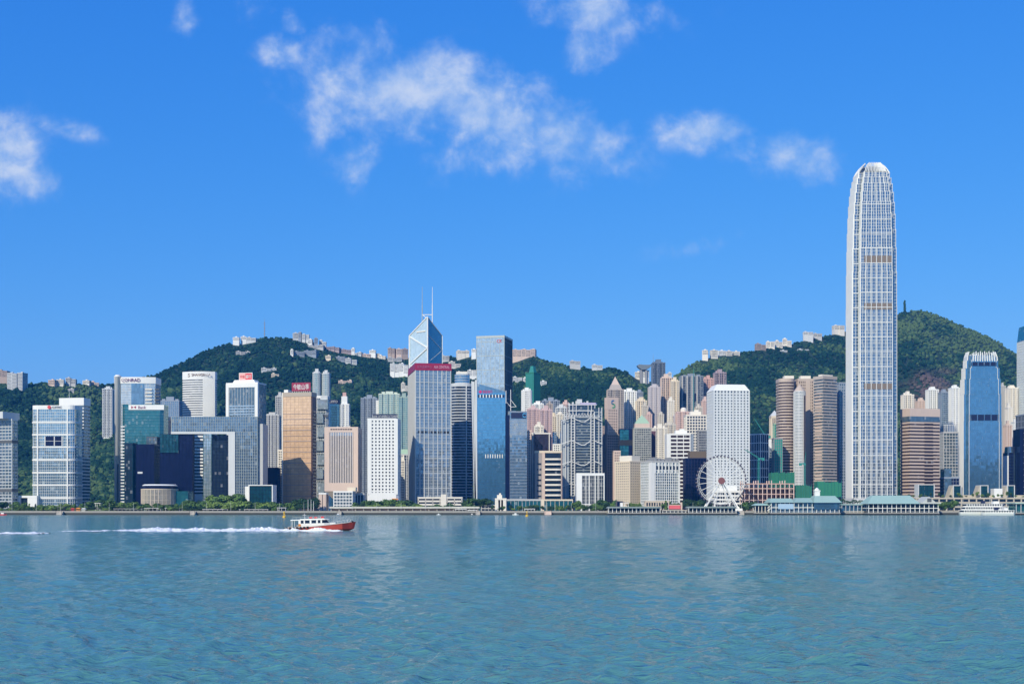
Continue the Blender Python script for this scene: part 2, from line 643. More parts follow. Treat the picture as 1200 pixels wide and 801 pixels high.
# --- water -----------------------------------------------------------------
def water_mat():
    m, t, b, g = new_mat('harbour_water')
    geo = g.n('ShaderNodeNewGeometry')
    n0 = g.noise(geo.outputs['Position'], 0.012, 3.0, 0.6)
    c = g.mix(n0, WATER_A, WATER_B)
    t.links.new(c, b.inputs['Base Color'])
    b.inputs['Roughness'].default_value = 0.09
    b.inputs['IOR'].default_value = 1.333
    b.inputs['Specular IOR Level'].default_value = 0.5
    mp = g.n('ShaderNodeMapping')
    mp.inputs['Scale'].default_value = (0.7, 1.25, 1.0)
    mp.inputs['Rotation'].default_value = (0, 0, 0.25)
    t.links.new(geo.outputs['Position'], mp.inputs[0])
    a = g.noise(mp.outputs[0], 2.0, 4.0, 0.62, 0.4)
    mid = g.noise(mp.outputs[0], 0.75, 3.0, 0.6, 0.3)
    gust = g.smooth(g.noise(geo.outputs['Position'], 0.006, 3.0, 0.6), 0.3, 0.7)
    hgt = g.math('ADD', g.math('MULTIPLY', a, 0.28), g.math('MULTIPLY', mid, 0.34))
    # scattered short steep wavelets
    for (sx_, sy_, lo, hi, amp) in ((1.0, 2.4, .55, .68, .11), (.34, .95, .56, .70, .26)):
        m2 = g.n('ShaderNodeMapping')
        m2.inputs['Scale'].default_value = (sx_, sy_, 1.0)
        m2.inputs['Rotation'].default_value = (0, 0, 0.12)
        t.links.new(geo.outputs['Position'], m2.inputs[0])
        hgt = g.math('ADD', hgt, g.math('MULTIPLY', g.smooth(g.noise(m2.outputs[0], 1.0, 2.0, .5, .2), lo, hi), amp))
    bp = g.n('ShaderNodeBump')
    bp.inputs['Distance'].default_value = 1.0
    t.links.new(g.math('ADD', 0.42, g.math('MULTIPLY', gust, 0.6)), bp.inputs['Strength'])
    t.links.new(hgt, bp.inputs['Height'])
    t.links.new(bp.outputs[0], b.inputs['Normal'])
    return m


HAZE_COL = (0.06, 0.42, 1.0, 1)
HAZE_DENS = 0.00005
WATER_A = (0.082, 0.235, 0.215, 1)
WATER_B = (0.095, 0.265, 0.210, 1)


def build_water():
    nr, nc = 900, 760
    yy = np.geomspace(26.0, SHORE + 25, nr)
    uu = np.linspace(-0.95, 0.95, nc)
    Y = np.repeat(yy[:, None], nc, 1)
    X = Y * uu[None, :]
    dY = np.gradient(yy)[:, None]
    dX = Y * (uu[1] - uu[0])
    Z = np.zeros_like(X)
    r = np.random.default_rng(4)
    for k in range(80):
        lam = 0.8 * (9.0 / 0.8) ** r.random()
        th = math.radians(r.normal(205, 38))
        kx, ky = math.cos(th) * 2 * math.pi / lam, math.sin(th) * 2 * math.pi / lam
        amp = lam * 0.0070 * (1.3 if lam < 2.0 else .62 if lam < 4.5 else .3)
        res = np.abs(kx) * dX + np.abs(ky) * dY
        fade = np.clip((2.2 - res) / 1.1, 0, 1)
        ph = kx * X + ky * Y + r.random() * 6.28
        Z += amp * fade * (np.cos(ph) + 0.32 * np.cos(2 * ph))
    grp = 0.55 + 0.9 * np.clip(0.5 + fbm2(X / 45.0, Y / 60.0, 21, 3), 0, 1)
    Z *= grp
    V = np.stack([X, Y, Z], -1)
    m = water_mat()
    w = grid_mesh('water', V, nr, nc, m)
    # the rest of the harbour: one calm sheet to the horizon, just below the wavy part
    bm = bmesh.new()
    bm.from_mesh(w.data)
    R = 11000.0
    q = [bm.verts.new(p) for p in ((-R, -R, -0.9), (R, -R, -0.9), (R, SHORE + 30, -0.9), (-R, SHORE + 30, -0.9))]
    bm.faces.new(q)
    bm.to_mesh(w.data)
    bm.free()
    tag(w, kind='structure')


build_water()

# --- land ------------------------------------------------------------------
m_ground, t_, b_, g_ = new_mat('paving_and_earth')
ge_ = g_.n('ShaderNodeNewGeometry')
nn_ = g_.noise(ge_.outputs['Position'], 0.02, 5.0, 0.65)
t_.links.new(g_.mix(nn_, (0.16, 0.16, 0.15, 1), (0.26, 0.25, 0.23, 1)), b_.inputs['Base Color'])
b_.inputs['Roughness'].default_value = 0.9
gm = MB()
gm.add([(-11000, SHORE + 6, GZ), (11000, SHORE + 6, GZ), (11000, 11000, GZ - 2), (-11000, 11000, GZ - 2)], [(0, 1, 2, 3)])
tag(gm.build('ground', m_ground), kind='structure')

# --- hills -----------------------------------------------------------------
m_hill, t_, b_, g_ = new_mat('wooded_slope')
ge_ = g_.n('ShaderNodeNewGeometry')
n1_ = g_.noise(ge_.outputs['Position'], 0.05, 6.0, 0.7)
t_.links.new(g_.mix(n1_, (0.010, 0.032, 0.014, 1), (0.022, 0.05, 0.02, 1)), b_.inputs['Base Color'])
b_.inputs['Roughness'].default_value = 0.95
nr, nc = 170, 420
tt_ = np.concatenate([np.linspace(0, 1, 120), np.linspace(1, 1.9, 51)[1:]])
px_ = np.linspace(-500, 1800, nc)
yr_ = np.interp(px_, RX, RD)
Yh = FOOT + tt_[:, None] * (yr_ - FOOT)[None, :]
Xh = (px_[None, :] - 600) / F * Yh
Zh = terr(Xh, Yh)
hills = grid_mesh('hills', np.stack([Xh, Yh, Zh], -1), len(tt_), nc, m_hill)
tag(hills, kind='structure')

# far shore behind the camera, seen only mirrored in the glass towers
nr2, nc2 = 24, 160
ang = np.linspace(-2.0, 2.0, nc2)
ss = np.linspace(0, 1, nr2)
Rr = 3600 + 2600 * ss[:, None] + 0 * ang[None, :]
Xb, Yb = Rr * np.sin(ang)[None, :], -Rr * np.cos(ang)[None, :]
hb = (300 + 330 * fbm2(ang * 2.2 + 3, ang * 0 + 1.0, 31, 5))[None, :] * np.sin(np.clip(ss[:, None], 0, 1) * math.pi) ** 0.8 + 22 * fbm2(Xb / 260, Yb / 260, 8, 4) * np.sin(ss[:, None] * math.pi) - 2
backh = grid_mesh('hills', np.stack([Xb, Yb, hb], -1)[:, ::-1], nr2, nc2, m_hill)
tag(backh, kind='structure')


# --- the air: pale blue haze that softens the far hills --------------------
m_haze = bpy.data.materials.new('haze')
m_haze.use_nodes = True
t_ = m_haze.node_tree
t_.nodes.clear()
g_ = N(t_)
pv_ = g_.n('ShaderNodeVolumePrincipled')
pv_.inputs['Color'].default_value = HAZE_COL
pv_.inputs['Density'].default_value = HAZE_DENS
pv_.inputs['Anisotropy'].default_value = 0.0
mo_ = g_.n('ShaderNodeOutputMaterial')
t_.links.new(pv_.outputs[0], mo_.inputs['Volume'])
hz = MB().box(-11500, 11500, -11500, 11500, -3.2, 720).build('haze', m_haze)
tag(hz, kind='stuff')
# ------------------------------------------------------------------ buildings
class Bld:
    pass


CLEAR = []      # clearings in the forest: x range and depth range of what is built on the slopes
FONT_CACHE = {}


def lettering(parent, s, cx, cz, y, w, h, mat, name='lettering', face='front', thick=0.35):
    """raised letters, fitted into w x h, standing on the plane y facing the water"""
    cu = bpy.data.curves.new('text', 'FONT')
    cu.body = s
    cu.extrude = 0.02
    cu.resolution_u = 2
    ob = bpy.data.objects.new('text', cu)
    COL.objects.link(ob)
    dg = bpy.context.evaluated_depsgraph_get()
    me = bpy.data.meshes.new_from_object(ob.evaluated_get(dg))
    bpy.data.objects.remove(ob)
    n = len(me.vertices)
    co = np.empty(n * 3, np.float32)
    me.vertices.foreach_get('co', co)
    co = co.reshape(-1, 3)
    lo, hi = co.min(0), co.max(0)
    sx, sz = w / max(1e-3, hi[0] - lo[0]), h / max(1e-3, hi[1] - lo[1])
    out = np.empty_like(co)
    out[:, 0] = cx + (co[:, 0] - (lo[0] + hi[0]) / 2) * sx
    out[:, 2] = cz + (co[:, 1] - (lo[1] + hi[1]) / 2) * sz
    out[:, 1] = y - 0.02 - (co[:, 2] - lo[2]) / max(1e-4, hi[2] - lo[2]) * thick
    me.vertices.foreach_set('co', out.reshape(-1))
    me.update()
    me.materials.clear()
    me.materials.append(mat)
    o = bpy.data.objects.new(name, me)
    COL.objects.link(o)
    o.parent = parent
    return o


def solve_rect(xs, D, theta):
    """rectangle seen with its front corner at xs[1], reaching xs[0] on one side and xs[2] on the other"""
    uL, uC, uR = [(x - 600) / F for x in xs]
    th = math.radians(theta)
    c, s = math.cos(th), math.sin(th)
    XC = uC * D
    w = (uR * D - XC) / (c - uR * s)
    d = (XC - uL * D) / (s + uL * c)
    C = Vector((XC, D))
    R = Vector((c, s)) * w
    L = Vector((-s, c)) * d
    ctr = C + (R + L) / 2
    if theta < 45:
        return ctr, w, d, th
    return ctr, d, w, th - math.pi / 2


def T(name, label, cat, xs, ytop, D, gl, wl, depth=None, theta=None, plan=None, fl=3.7, band=1.1, e=0.3, bay=3.0, pw=0.6, ep=0.4,
      roof='box', zb=None, yb=None, group=None, parapet=1.6, pwl=None, rz=None, slope=False, skip=(), para_e=None, minedge=1.0):
    B = Bld()
    if len(xs) == 2:
        # the receding flank is part of the outline: pull the front edge in so that the whole block fits
        xa, xb = xs
        dd = depth or (xb - xa) / F * D
        for _ in range(12):
            ka = max(0.0, xa - 600) * dd / D * .85
            kb = max(0.0, 600 - xb) * dd / D * .85
            if ka + kb < .42 * (xb - xa):
                break
            dd *= .85
        depth = dd
        xs = (xa + ka, xb - kb)
        w = (xs[1] - xs[0]) / F * D
        d = depth or w
        ctr = Vector((PX((xs[0] + xs[1]) / 2, D), D + d / 2))
        rot = rz or 0.0
    else:
        ctr, w, d, rot = solve_rect(xs, D, theta)
        if d > 140 or w > 140 or d < 3 or w < 3:
            print('ODD RECT', name, label, round(w), round(d))
    if slope:
        zt = min(terr1(ctr.x - w / 2, D), terr1(ctr.x + w / 2, D), terr1(ctr.x, D))
        if yb is not None:
            zt = min(zt, PZ(yb, D))
        zb = zt - 4.0
        CLEAR.append((PX(600, 1) + 600 + F * (ctr.x - w / 2) / D, 600 + F * (ctr.x + w / 2) / D, D - 14, D + d + 3))
    if zb is None:
        zb = GZ if D < FOOT else min(terr1(ctr.x, D), GZ + 60) - 4
    if yb is not None and not slope:
        zb = PZ(yb, D)
    h = PZ(ytop, D) - zb
    B.root = tag(empty(name, (ctr.x, ctr.y, zb), rot), label, cat, group)
    B.w, B.d, B.h, B.zb = w, d, h, zb
    p = plan(w, d) if plan else rect(w, d)
    B.plan = p
    B.front = min(q[1] for q in p)
    MB().prism(p, 0, h).build('glazing', gl, B.root)
    if band or bay:
        m = MB()
        frame(m, p, 0, h, fl, band, e, bay, pw, ep, skip, minedge)
        B.frame = m.build('facade_frame', wl, B.root)
    if parapet:
        m = MB()
        m.prism(offset(p, para_e if para_e is not None else max(e, ep) + 0.12), h - 0.4, h + parapet)
        m.build('parapet', pwl or wl, B.root)
    top = h + (parapet or 0)
    r = random.Random(label)
    if roof == 'box':
        m = MB()
        a, b = w * r.uniform(.36, .6), d * r.uniform(.35, .55)
        cx = w * r.uniform(-.14, .14)
        hh = r.uniform(3, 5.5)
        m.prism([(x + cx, y) for x, y in rect(a, b)], top - 0.2, top + hh)
        m.prism([(x + cx + a * .1, y) for x, y in rect(a * .4, b * .5)], top + hh - .1, top + hh + r.uniform(1.5, 3))
        m.build('plant_room', wl, B.root)
    elif roof == 'res':
        m = MB()
        a, b = w * r.uniform(.3, .45), d * r.uniform(.3, .5)
        hh = r.uniform(4, 7)
        m.prism(rect(a, b), top - 0.2, top + hh)
        for sx in (-1, 1):
            cx = sx * w * r.uniform(.27, .33)
            m.prism([(x + cx, y) for x, y in rect(w * .16, d * .22)], top - 0.2, top + r.uniform(1.8, 3.6))
        m.build('roof_tank', wl, B.root)
    B.top = top
    return B


def add(B, name, mb, mat, parent=None, smooth=False):
    return mb.build(name, mat, parent or B.root, smooth)


def bx(B, name, mat, x0, x1, y0, y1, z0, z1, parent=None):
    return MB().box(x0, x1, y0, y1, z0, z1).build(name, mat, parent or B.root)


def zpx(B, y, D):
    return PZ(y, D) - B.zb


# ============================ eastern group ============================
B = T('office_block', 'low blue glass office block cut by the picture edge beside a white banded tower', 'office block', (-34, 14, 20.5), 492, 1600,
      G_GREY, PALE, theta=74, fl=4.0, band=0.9, bay=4.5, pw=0.5, roof=None)
bx(B, 'plant_room', PALE, -18, 26, -18, 14, B.top - .2, B.top + 8)
bx(B, 'roof_louvre', DGREY, -14, 18, -18.4, -17.9, B.top + 2.4, B.top + 4.6)
for yy in (517, 574):
    z = zpx(B, yy, 1600)
    MB().prism(offset(B.plan, .75), z - 1.8, z + 1.8).build('dark_band', DGREY, B.root)

# white banded tower with red disc (front), and the slab behind it
B = T('office_tower', 'white banded glass office tower with a hole in its facade and red disc sign', 'office tower', (36, 97), 479, 1620,
      G_CITIC, WHITE, depth=34, plan=lambda w, d: rounded(w, d, 9), fl=3.6, band=0.34, e=.2, bay=2.6, pw=0.16, ep=.18, parapet=4.6, pwl=WHITE, roof=None)
CW = B.w
m = MB()
for yy in (494.5, 509, 523.5, 538.5, 553.5, 568, 583):
    z = zpx(B, yy, 1620)
    m.prism(offset(B.plan, .9), z - 1.0, z + 1.0)
m.build('sky_ring', WHITE, B.root)
zz0, zz1 = zpx(B, 522, 1620), zpx(B, 511, 1620)
f = bx(B, 'sky_garden', G_NAVY, -9.5, 11.5, B.front - .5, B.front + 4, zz0, zz1)
m = MB()
for cx in (-9.5, 2, 11.5):
    m.box(cx - .6, cx + .6, B.front - .9, B.front, zz0, zz1)
m.box(-10, 12, B.front - .85, B.front, (zz0 + zz1) / 2 - .25, (zz0 + zz1) / 2 + .25)
m.build('frame', PALE, f)
for cx, ww in ((-.34 * CW, 1.5), (.33 * CW, 1.5)):
    bx(B, 'column', WHITE, cx - ww / 2, cx + ww / 2, B.front - 1.2, B.front + 1, 0, B.h)
bx(B, 'edge_fin', WHITE, -CW / 2 - 1.0, -CW / 2 + 1.6, -4, 4, 0, B.h + 2)
ox_ = B.root.location.x
sx = lambda px: PX(px, 1620) - ox_
MB().tube((sx(58), B.front - .9, B.h + 2.2), (sx(58), B.front - 1.6, B.h + 2.2), 2.1, n=20).build('sign_disc', RED, B.root)
lettering(B.root, 'CITIC', sx(67), B.h + 2.1, B.front - .9, 12, 2.6, NAVYP)
bx(B, 'door_frame', WHITE, sx(24), sx(26.5), B.front - 8, B.front + 10, 0, 16)
bx(B, 'door_frame', WHITE, sx(35), sx(46), B.front - 8, B.front + 10, 0, 16.2)
bx(B, 'door_lintel', WHITE, sx(24) + .01, sx(46), B.front - 7.9, B.front + 10, 16.3, 19)
bx(B, 'entrance_glazing', G_DARK, sx(26.6), sx(34.9), B.front - 5, B.front + 9, 0, 16)
B = T('office_tower', 'plain white slab rising behind the banded tower with the red disc sign', 'office tower', (70, 98, 105.5), 474, 1690,
      G_GREY, WHITE, theta=80, fl=4.2, band=1.7, bay=None, roof=None, parapet=9)
MB().tube((-8, 0, B.top), (-8, 0, B.top + 12), .25, .1).build('antenna', WHITE, B.root)

B = T('apartment_tower', 'slender pale apartment tower with rounded base standing among dark woods', 'apartment tower', (120, 134), 456, hit(127, 514), G_RES, PALE,
      depth=17, plan=lambda w, d: bays(w, d, 2, 1.6), fl=3.1, band=1.1, bay=2.8, pw=.9, yb=512, roof='res', slope=True)
MB().lathe([(B.w * .5, -2), (B.w * .58, 3), (B.w * .58, 7)], 20).build('podium', WHITE, B.root)

# white hotel with curved fascia
B = T('hotel_tower', 'tall white hotel with curved fascia and bright rounded corner column', 'hotel tower', (133.5, 187), 449, 1740, G_PALE, PALE, depth=30,
      plan=lambda w, d: bowed(w, d, 4), fl=3.4, band=.5, e=.15, bay=1.6, pw=.25, ep=.2, parapet=0, roof=None)
m = MB()
m.prism(offset(B.plan, .8), B.h, B.h + 8.5)
m.build('fascia', WHITE, B.root)
ox1 = B.root.location.x
hx = lambda px: PX(px, 1740) - ox1
MB().lathe([(4.2, 0), (4.2, B.h + 8.4), (4.8, B.h + 8.6), (4.8, B.h + 9.8), (3.2, B.h + 10), (3.2, B.h + 11.4)], 24, (hx(137.3), -12.5)).build('corner_column', WHITE, B.root, True)
bx(B, 'column_slot', DGREY, hx(137.6), hx(139.2), -17.4, -15, 12, 62)
for x0, x1 in ((154, 168.4),):
    bx(B, 'glass_panel', G_BLUE, hx(x0), hx(x1), -15.6, -13, 60, B.h - .2)
m = MB()
for k in range(34):
    z = 8 + k * (B.h - 12) / 34
    m.box(hx(170), hx(178), -14.8, -10, z, z + 1.6)
m.build('balcony_band', WARMW, B.root)
m = MB()
for k in range(34):
    z = 8 + k * (B.h - 12) / 34
    m.box(hx(181), hx(186.3), -13.4, -9, z, z + 1.7)
m.build('balcony_band', DGREY, B.root)
lettering(B.root, 'CONRAD', hx(153.5), B.h + 4.3, -15.5 - .8, 25, 4.4, PURPLE)

# teal tower with the white sign band
B = T('office_tower', 'teal glass office tower with a long white sign band under its roof', 'office tower', (142.5, 197), 474.5, 1680, G_TEAL, G_GREEN, depth=30,
      plan=lambda w, d: chamfer(w, d, 4), fl=3.8, band=.35, e=.12, bay=1.8, pw=.12, ep=.1, parapet=1.2, pwl=G_TEAL, roof=None)
ox2 = B.root.location.x
tx = lambda px: PX(px, 1680) - ox2
f = bx(B, 'sign_panel', WHITE, tx(151), tx(192.5), B.front - 1.4, B.front - .1, B.h - 6.0, B.h + .4)
lettering(f, '▶◀', tx(157), B.h - 2.8, B.front - 1.4, 6, 3.4, CRIM, 'emblem')
lettering(f, 'Bank', tx(167), B.h - 2.9, B.front - 1.4, 10, 3.6, PURPLE)
m = MB()
for k in range(27):
    z = 3 + k * 4
    m.box(-B.w / 2 - 1.0, -B.w / 2 + 4.2, B.front - .8, B.front + 6, z, z + 1.5)
m.build('balcony_band', WHITE, B.root)

B = T('apartment_tower', 'small pinkish tower top with rounded roof peeping over the arch building', 'apartment tower', (184, 200), 493, 1760, G_DARK, PINKB, depth=14,
      fl=3.2, band=.5, bay=2.2, pw=.9, parapet=1, roof=None)
MB().prism(rounded(18.8, 14.5, 3.2), B.top - .2, B.top + 4.5).build('roof', PINKB, B.root)
B = T('apartment_tower', 'dark blue glass tower half hidden between white hotel and curved hotel', 'apartment tower', (186, 213), 470, 2060, G_BLUE, BLUEG, depth=20, fl=3.2, band=.9, bay=3.2, pw=.8, roof='res')

# curved white hotel tower
B = T('hotel_tower', 'bright white hotel tower with bowed striped front and blank name fascia', 'hotel tower', (212.5, 250, 254), 443.5, 1800, G_DARK, WHITE, theta=84,
      plan=lambda w, d: bowed(w, d, 6), fl=3.2, band=1.9, e=.4, bay=None, parapet=10.2, roof=None)
B.root['label'] = 'bright white hotel tower with bowed striped front and brown lettered fascia'
m = MB()
for k in range(18):
    s = .18 + .32 * k / 17
    m.box(B.w * s - .35, B.w * s + .35, B.front + 6.0 * (2 * s) ** 2 - .75, B.front + 9, 3, B.h - 1)
m.build('mullion', WHITE, B.root)
lettering(B.root, 'S', -.27 * B.w, B.h + 5.2, B.front + .9, 3.2, 4.4, BROWN, 'emblem')
lettering(B.root, 'SHANGRI-LA', .12 * B.w, B.h + 5.6, B.front - .6, 27, 3.4, BROWN)

# tower with red roof sign
B = T('office_tower', 'grey and white office tower with striped louvres under a red rooftop sign', 'office tower', (265.5, 302, 311.5), 449, 1760, G_GREY, WHITE, theta=76,
      fl=3.6, band=.0, bay=4.0, pw=.3, parapet=1.6, roof=None)
m = MB()
w2 = B.w / 2
m.box(-w2 - .5, -w2 + 3.6, B.front - 1.2, B.front + 3, 0, B.h)
m.box(w2 - 3.6, w2 + .5, B.front - 1.2, B.front + 3, 0, B.h)
m.box(-w2 + 3.6, w2 - 3.6, B.front - 1.19, B.front + 3, B.h - 5, B.h)
m.build('front_surround', WHITE, B.root)
m = MB()
for k in range(38):
    z = 3 + k * 3.7
    if z < B.h - 6:
        m.box(-w2 + 3.7, w2 - 3.7, B.front - .7, B.front + .5, z, z + 1.6)
m.build('louvre', G_PALE, B.root)
m = MB()
m.prism(rect(B.w * .74, B.d * .6), B.top - .2, B.top + 4.2, rect(B.w * .62, B.d * .5))
m.build('penthouse', WHITE, B.root)
s0 = B.top + 4.6
f = bx(B, 'roof_sign', RED, -9, 9.2, -2, -.8, s0, s0 + 9)
m = MB()
m.box(-9.7, 9.9, -1.9, -.9, s0 + 9.02, s0 + 9.7); m.box(-9.7, 9.9, -1.9, -.9, s0 - .7, s0 - .02)
m.box(-9.7, -9.02, -1.9, -.9, s0, s0 + 9); m.box(9.22, 9.9, -1.9, -.9, s0, s0 + 9)
m.build('frame', WHITE, f)
bx(B, 'sign_panel', wall('pale_pink_panel', (0.75, 0.42, 0.40)), -8.7, -.2, -2.3, -2.02, s0 + .4, s0 + 8.6, f)
lettering(f, '中信', -4.5, s0 + 4.4, -2.3, 6.6, 4.0, RED)
lettering(f, '銀行', 4.4, s0 + 4.4, -2.0, 7.6, 5.2, WHITE)

# the gate-shaped government complex: two wings and a bridge under one roof, one building
gd = 1600.0
gx = lambda px: PX(px, gd)
root = tag(empty('government_building', (gx(248), gd + 22, GZ)), 'huge gate shaped government building with open arch and white edge trim', 'government building')
G = Bld(); G.root = root; G.zb = GZ
ox = gx(248)
lz = lambda y: PZ(y, gd) - GZ
px0, px1 = gx(275) - ox, gx(301.5) - ox


def wing(name, x0, x1, z0, z1, y0, y1, gl, wl, fl, band, bay, pw):
    p = [(x0, y0), (x1, y0), (x1, y1), (x0, y1)]
    g_o = MB().prism(p, z0, z1).build(name, gl, root)
    m = MB()
    frame(m, p, z0, z1, fl, band, .3, bay, pw, .45)
    m.build('facade_frame', wl, g_o)
    return g_o


wing('bridge_block', gx(201) - ox, px1 - .0, lz(505.5), lz(488), -22, 14, G_AIA, STEELG, 3.6, .28, 2.8, .3)
wing('east_wing', px0, px1, 0, lz(505.8), -22, 14, G_AIA, STEELG, 3.6, .28, 2.8, .42)
bx(G, 'side_wall', LGREY, px1 + .5, px1 + 6, -18, 14, 0, lz(496))
wing('west_wing', gx(187) - ox, gx(225) - ox, 0, lz(508.4), -20, -11, G_NAVY, G_NAVY, 4, .25, 4, .2)
wing('glass_face', gx(187.2) - ox, gx(209) - ox, lz(530), lz(508.5), -21.4, -20.6, G_TEALD, G_DARK, 4, .25, 4, .2)
m = MB()
m.box(gx(201) - ox - .4, px0 + .6, -23.2, -20, lz(508.2), lz(505.6))
m.box(px0 - 7.4, px0 + .61, -23.3, 10, 0, lz(508.25))
m.build('arch_trim', PALE, root)
wing('inner_block', gx(247) - ox, px0 - 7.8, 0, lz(509), -12, -2, G_DARK, G_NAVY, 4, .25, 4, .2)

B = T('office_block', 'dark teal stepped block at the foot of the teal tower with sign band', 'office block', (146, 160), 519, 1640, G_DARK, G_TEALD, depth=20, fl=4, band=.3, bay=3, pw=.2, roof=None, parapet=.8)
B = T('office_block', 'very dark navy glass block behind the low round drum building', 'office block', (159.5, 187), 521, 1612, G_NAVY, G_NAVY, depth=30, fl=4, band=.2, bay=4, pw=.15, roof=None, parapet=.8)
m = MB()
m.box(-B.w / 2 + 2, -B.w / 2 + 8, B.front - .6, B.front, 46, 48.2)
m.build('pale_ledge', PALE, B.root)  # short pale ledge at the left of the front
B = T('office_block', 'narrow slate block with glass top wedged between navy block and arch', 'office block', (172, 188), 512, 1668, G_GREY, DGREY, depth=20, fl=4, band=.4, bay=4, pw=.2, roof=None, parapet=.8)
B = T('apartment_tower', 'white banded tower seen through the opening of the arch building', 'apartment tower', (225.5, 240), 492, 1745, G_DARK, WHITE, depth=14, fl=4.3, band=2.2, e=.5, bay=None, roof=None)
bx(B, 'base_wall', WHITE, -B.w / 2 - .6, B.w / 2 + .6, B.front - .8, B.front + 3, 12, 21)
B = T('office_tower', 'pale green glass slab seen through the opening of the arch building', 'office tower', (238.5, 251), 492, 1743, G_PALE, G_GREEN, depth=20, fl=4, band=.5, bay=3, pw=.2, roof=None)

# drum-shaped council building
B = T('council_building', 'low round drum council building with beige curtain wall and white roof rim', 'council building', (160, 212), 573, 1560, G_GREY, BEIGE, depth=46,
      plan=ellipse, fl=6, band=.35, bay=1.5, pw=.55, ep=.4, minedge=.5, parapet=.8, roof=None)
MB().prism(ellipse(B.w * .96, B.d * .9), B.top - .1, B.top + 3.6).build('upper_drum', G_NAVY, B.root)
m = MB()
m.prism(ellipse(B.w * .98, B.d * .95), B.top + 3.7, B.top + 5.4, ellipse(B.w * .86, B.d * .8))
m.build('roof_rim', WHITE, B.root)
bx(B, 'side_block', G_TEAL, B.w / 2 - 6, B.w / 2 + 14, -6, 20, 0, 24)
# framed glass box
B = T('pavilion_building', 'dark glass box pavilion with thin white square frame behind round bushes', 'pavilion', (292.5, 322.5), 568.8, 1560, G_TEALD, G_DARK, depth=24, fl=5, band=.25, bay=4, pw=.18, roof=None, parapet=0)
m = MB()
a, b, h = B.w / 2, B.d / 2, B.h
m.box(-a - 1.1, -a + .05, -b - 1.6, b, 0, h + 1.1); m.box(a - .05, a + 1.1, -b - 1.6, b, 0, h + 1.1); m.box(-a + .05, a - .05, -b - 1.59, b, h + .02, h + 1.1)
m.build('white_frame', WHITE, B.root)
bx(B, 'side_annexe', WHITE, -a - 6, -a - 1.15, -b + 2, b, 0, h - .8)
B = T('office_block', 'plain navy block in shade between framed pavilion and slim white tower', 'office block', (309, 328), 548, 1690, G_NAVY, G_NAVY, depth=20, fl=4, band=.2, bay=4, pw=.15, roof=None, parapet=.8)  # whole block in one dark navy glass
B = T('apartment_tower', 'grey gridded apartment slab behind the red rooftop sign tower', 'apartment tower', (309, 329), 487, 2010, G_RES, LGREY, depth=18, plan=lambda w, d: bays(w, d, 4, 1.5), fl=3, band=.95, bay=2.4, pw=.8, roof='res')
B = T('apartment_tower', 'slim white stack of windows squeezed against the gold tower flank', 'apartment tower', (326, 333), 528, 1735, G_RES, WARMW, depth=14, fl=3.2, band=1.4, bay=2.4, pw=.9, roof=None)
B = T('apartment_tower', 'thin greyish apartment tower just behind the gold tower corner', 'apartment tower', (323, 333), 465, 2060, G_RES, LGREY, depth=14, fl=3, band=1.0, bay=2.6, pw=.9, roof='res')

# gold tower
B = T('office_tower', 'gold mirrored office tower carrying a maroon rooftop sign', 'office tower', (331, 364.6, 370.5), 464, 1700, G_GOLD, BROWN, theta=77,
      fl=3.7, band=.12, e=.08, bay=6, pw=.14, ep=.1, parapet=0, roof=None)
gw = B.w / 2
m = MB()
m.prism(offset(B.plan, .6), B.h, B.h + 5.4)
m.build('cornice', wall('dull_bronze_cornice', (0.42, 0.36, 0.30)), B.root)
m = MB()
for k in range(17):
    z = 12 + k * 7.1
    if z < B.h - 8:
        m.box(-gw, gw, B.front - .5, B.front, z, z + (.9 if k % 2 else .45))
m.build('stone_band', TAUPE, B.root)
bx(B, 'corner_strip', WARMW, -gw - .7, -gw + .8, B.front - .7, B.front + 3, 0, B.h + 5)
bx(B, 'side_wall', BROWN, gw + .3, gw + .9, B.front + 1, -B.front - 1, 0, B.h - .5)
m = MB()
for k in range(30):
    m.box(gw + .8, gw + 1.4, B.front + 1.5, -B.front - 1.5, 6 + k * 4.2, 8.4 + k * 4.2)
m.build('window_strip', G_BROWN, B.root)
bx(B, 'lower_band', WARMW, -gw - .9, gw + .6, B.front - .9, B.front + 1, 5.6, 6.8)
zt = B.h + 5.4
f = bx(B, 'roof_sign', CRIM, gw - 28, gw - 2, B.front + 3, B.front + 4, zt + 1.8, zt + 12.8)
lettering(f, '今敏山季', gw - 15, zt + 7.3, B.front + 3, 22, 7.2, WHITE)
m = MB()
for k in range(9):
    xx = gw - 27 + k * 3
    m.box(xx - .2, xx + .2, B.front + 3.2, B.front + 3.8, zt - .2, zt + 1.9)
    m.bar((xx, B.front + 4, zt + 9), (xx, B.front + 11, zt), .25)
m.build('sign_prop', WHITE, B.root)
bx(B, 'plant_room', WHITE, -gw + .5, -gw + 6, B.front + 4, B.front + 16, zt - .1, zt + 4)

# twin towers of stepped glass boxes
B = T('office_tower', 'white framed glass tower of stepped boxes between gold and inverted buildings', 'office tower', (369, 386), 466, 1800, G_GREY, WHITE, depth=20,
      plan=lambda w, d: chamfer(w, d, 3), fl=3.8, band=.35, bay=2.2, pw=.25, roof=None, parapet=3)
m = MB()
zz = 6.0
k = 0
while zz < B.h - 12:
    o = .0 if k % 2 else -.0
    ww = B.w * (.78 if k % 2 else .62)
    m.box(-ww / 2 + (2 if k % 2 else -2.4), ww / 2 + (2 if k % 2 else -2.4), B.front - 3.2, B.front + 2, zz, zz + 13)
    zz += 19
    k += 1
m.build('glass_box', G_PALE, B.root)
m = MB()
for z in (44, 92, 128):
    if z < B.h - 2:
        m.box(-B.w / 2 - .6, B.w / 2 + .6, B.front - .8, B.front + 2, z, z + 3.5)
m.build('dark_band', DGREY, B.root)
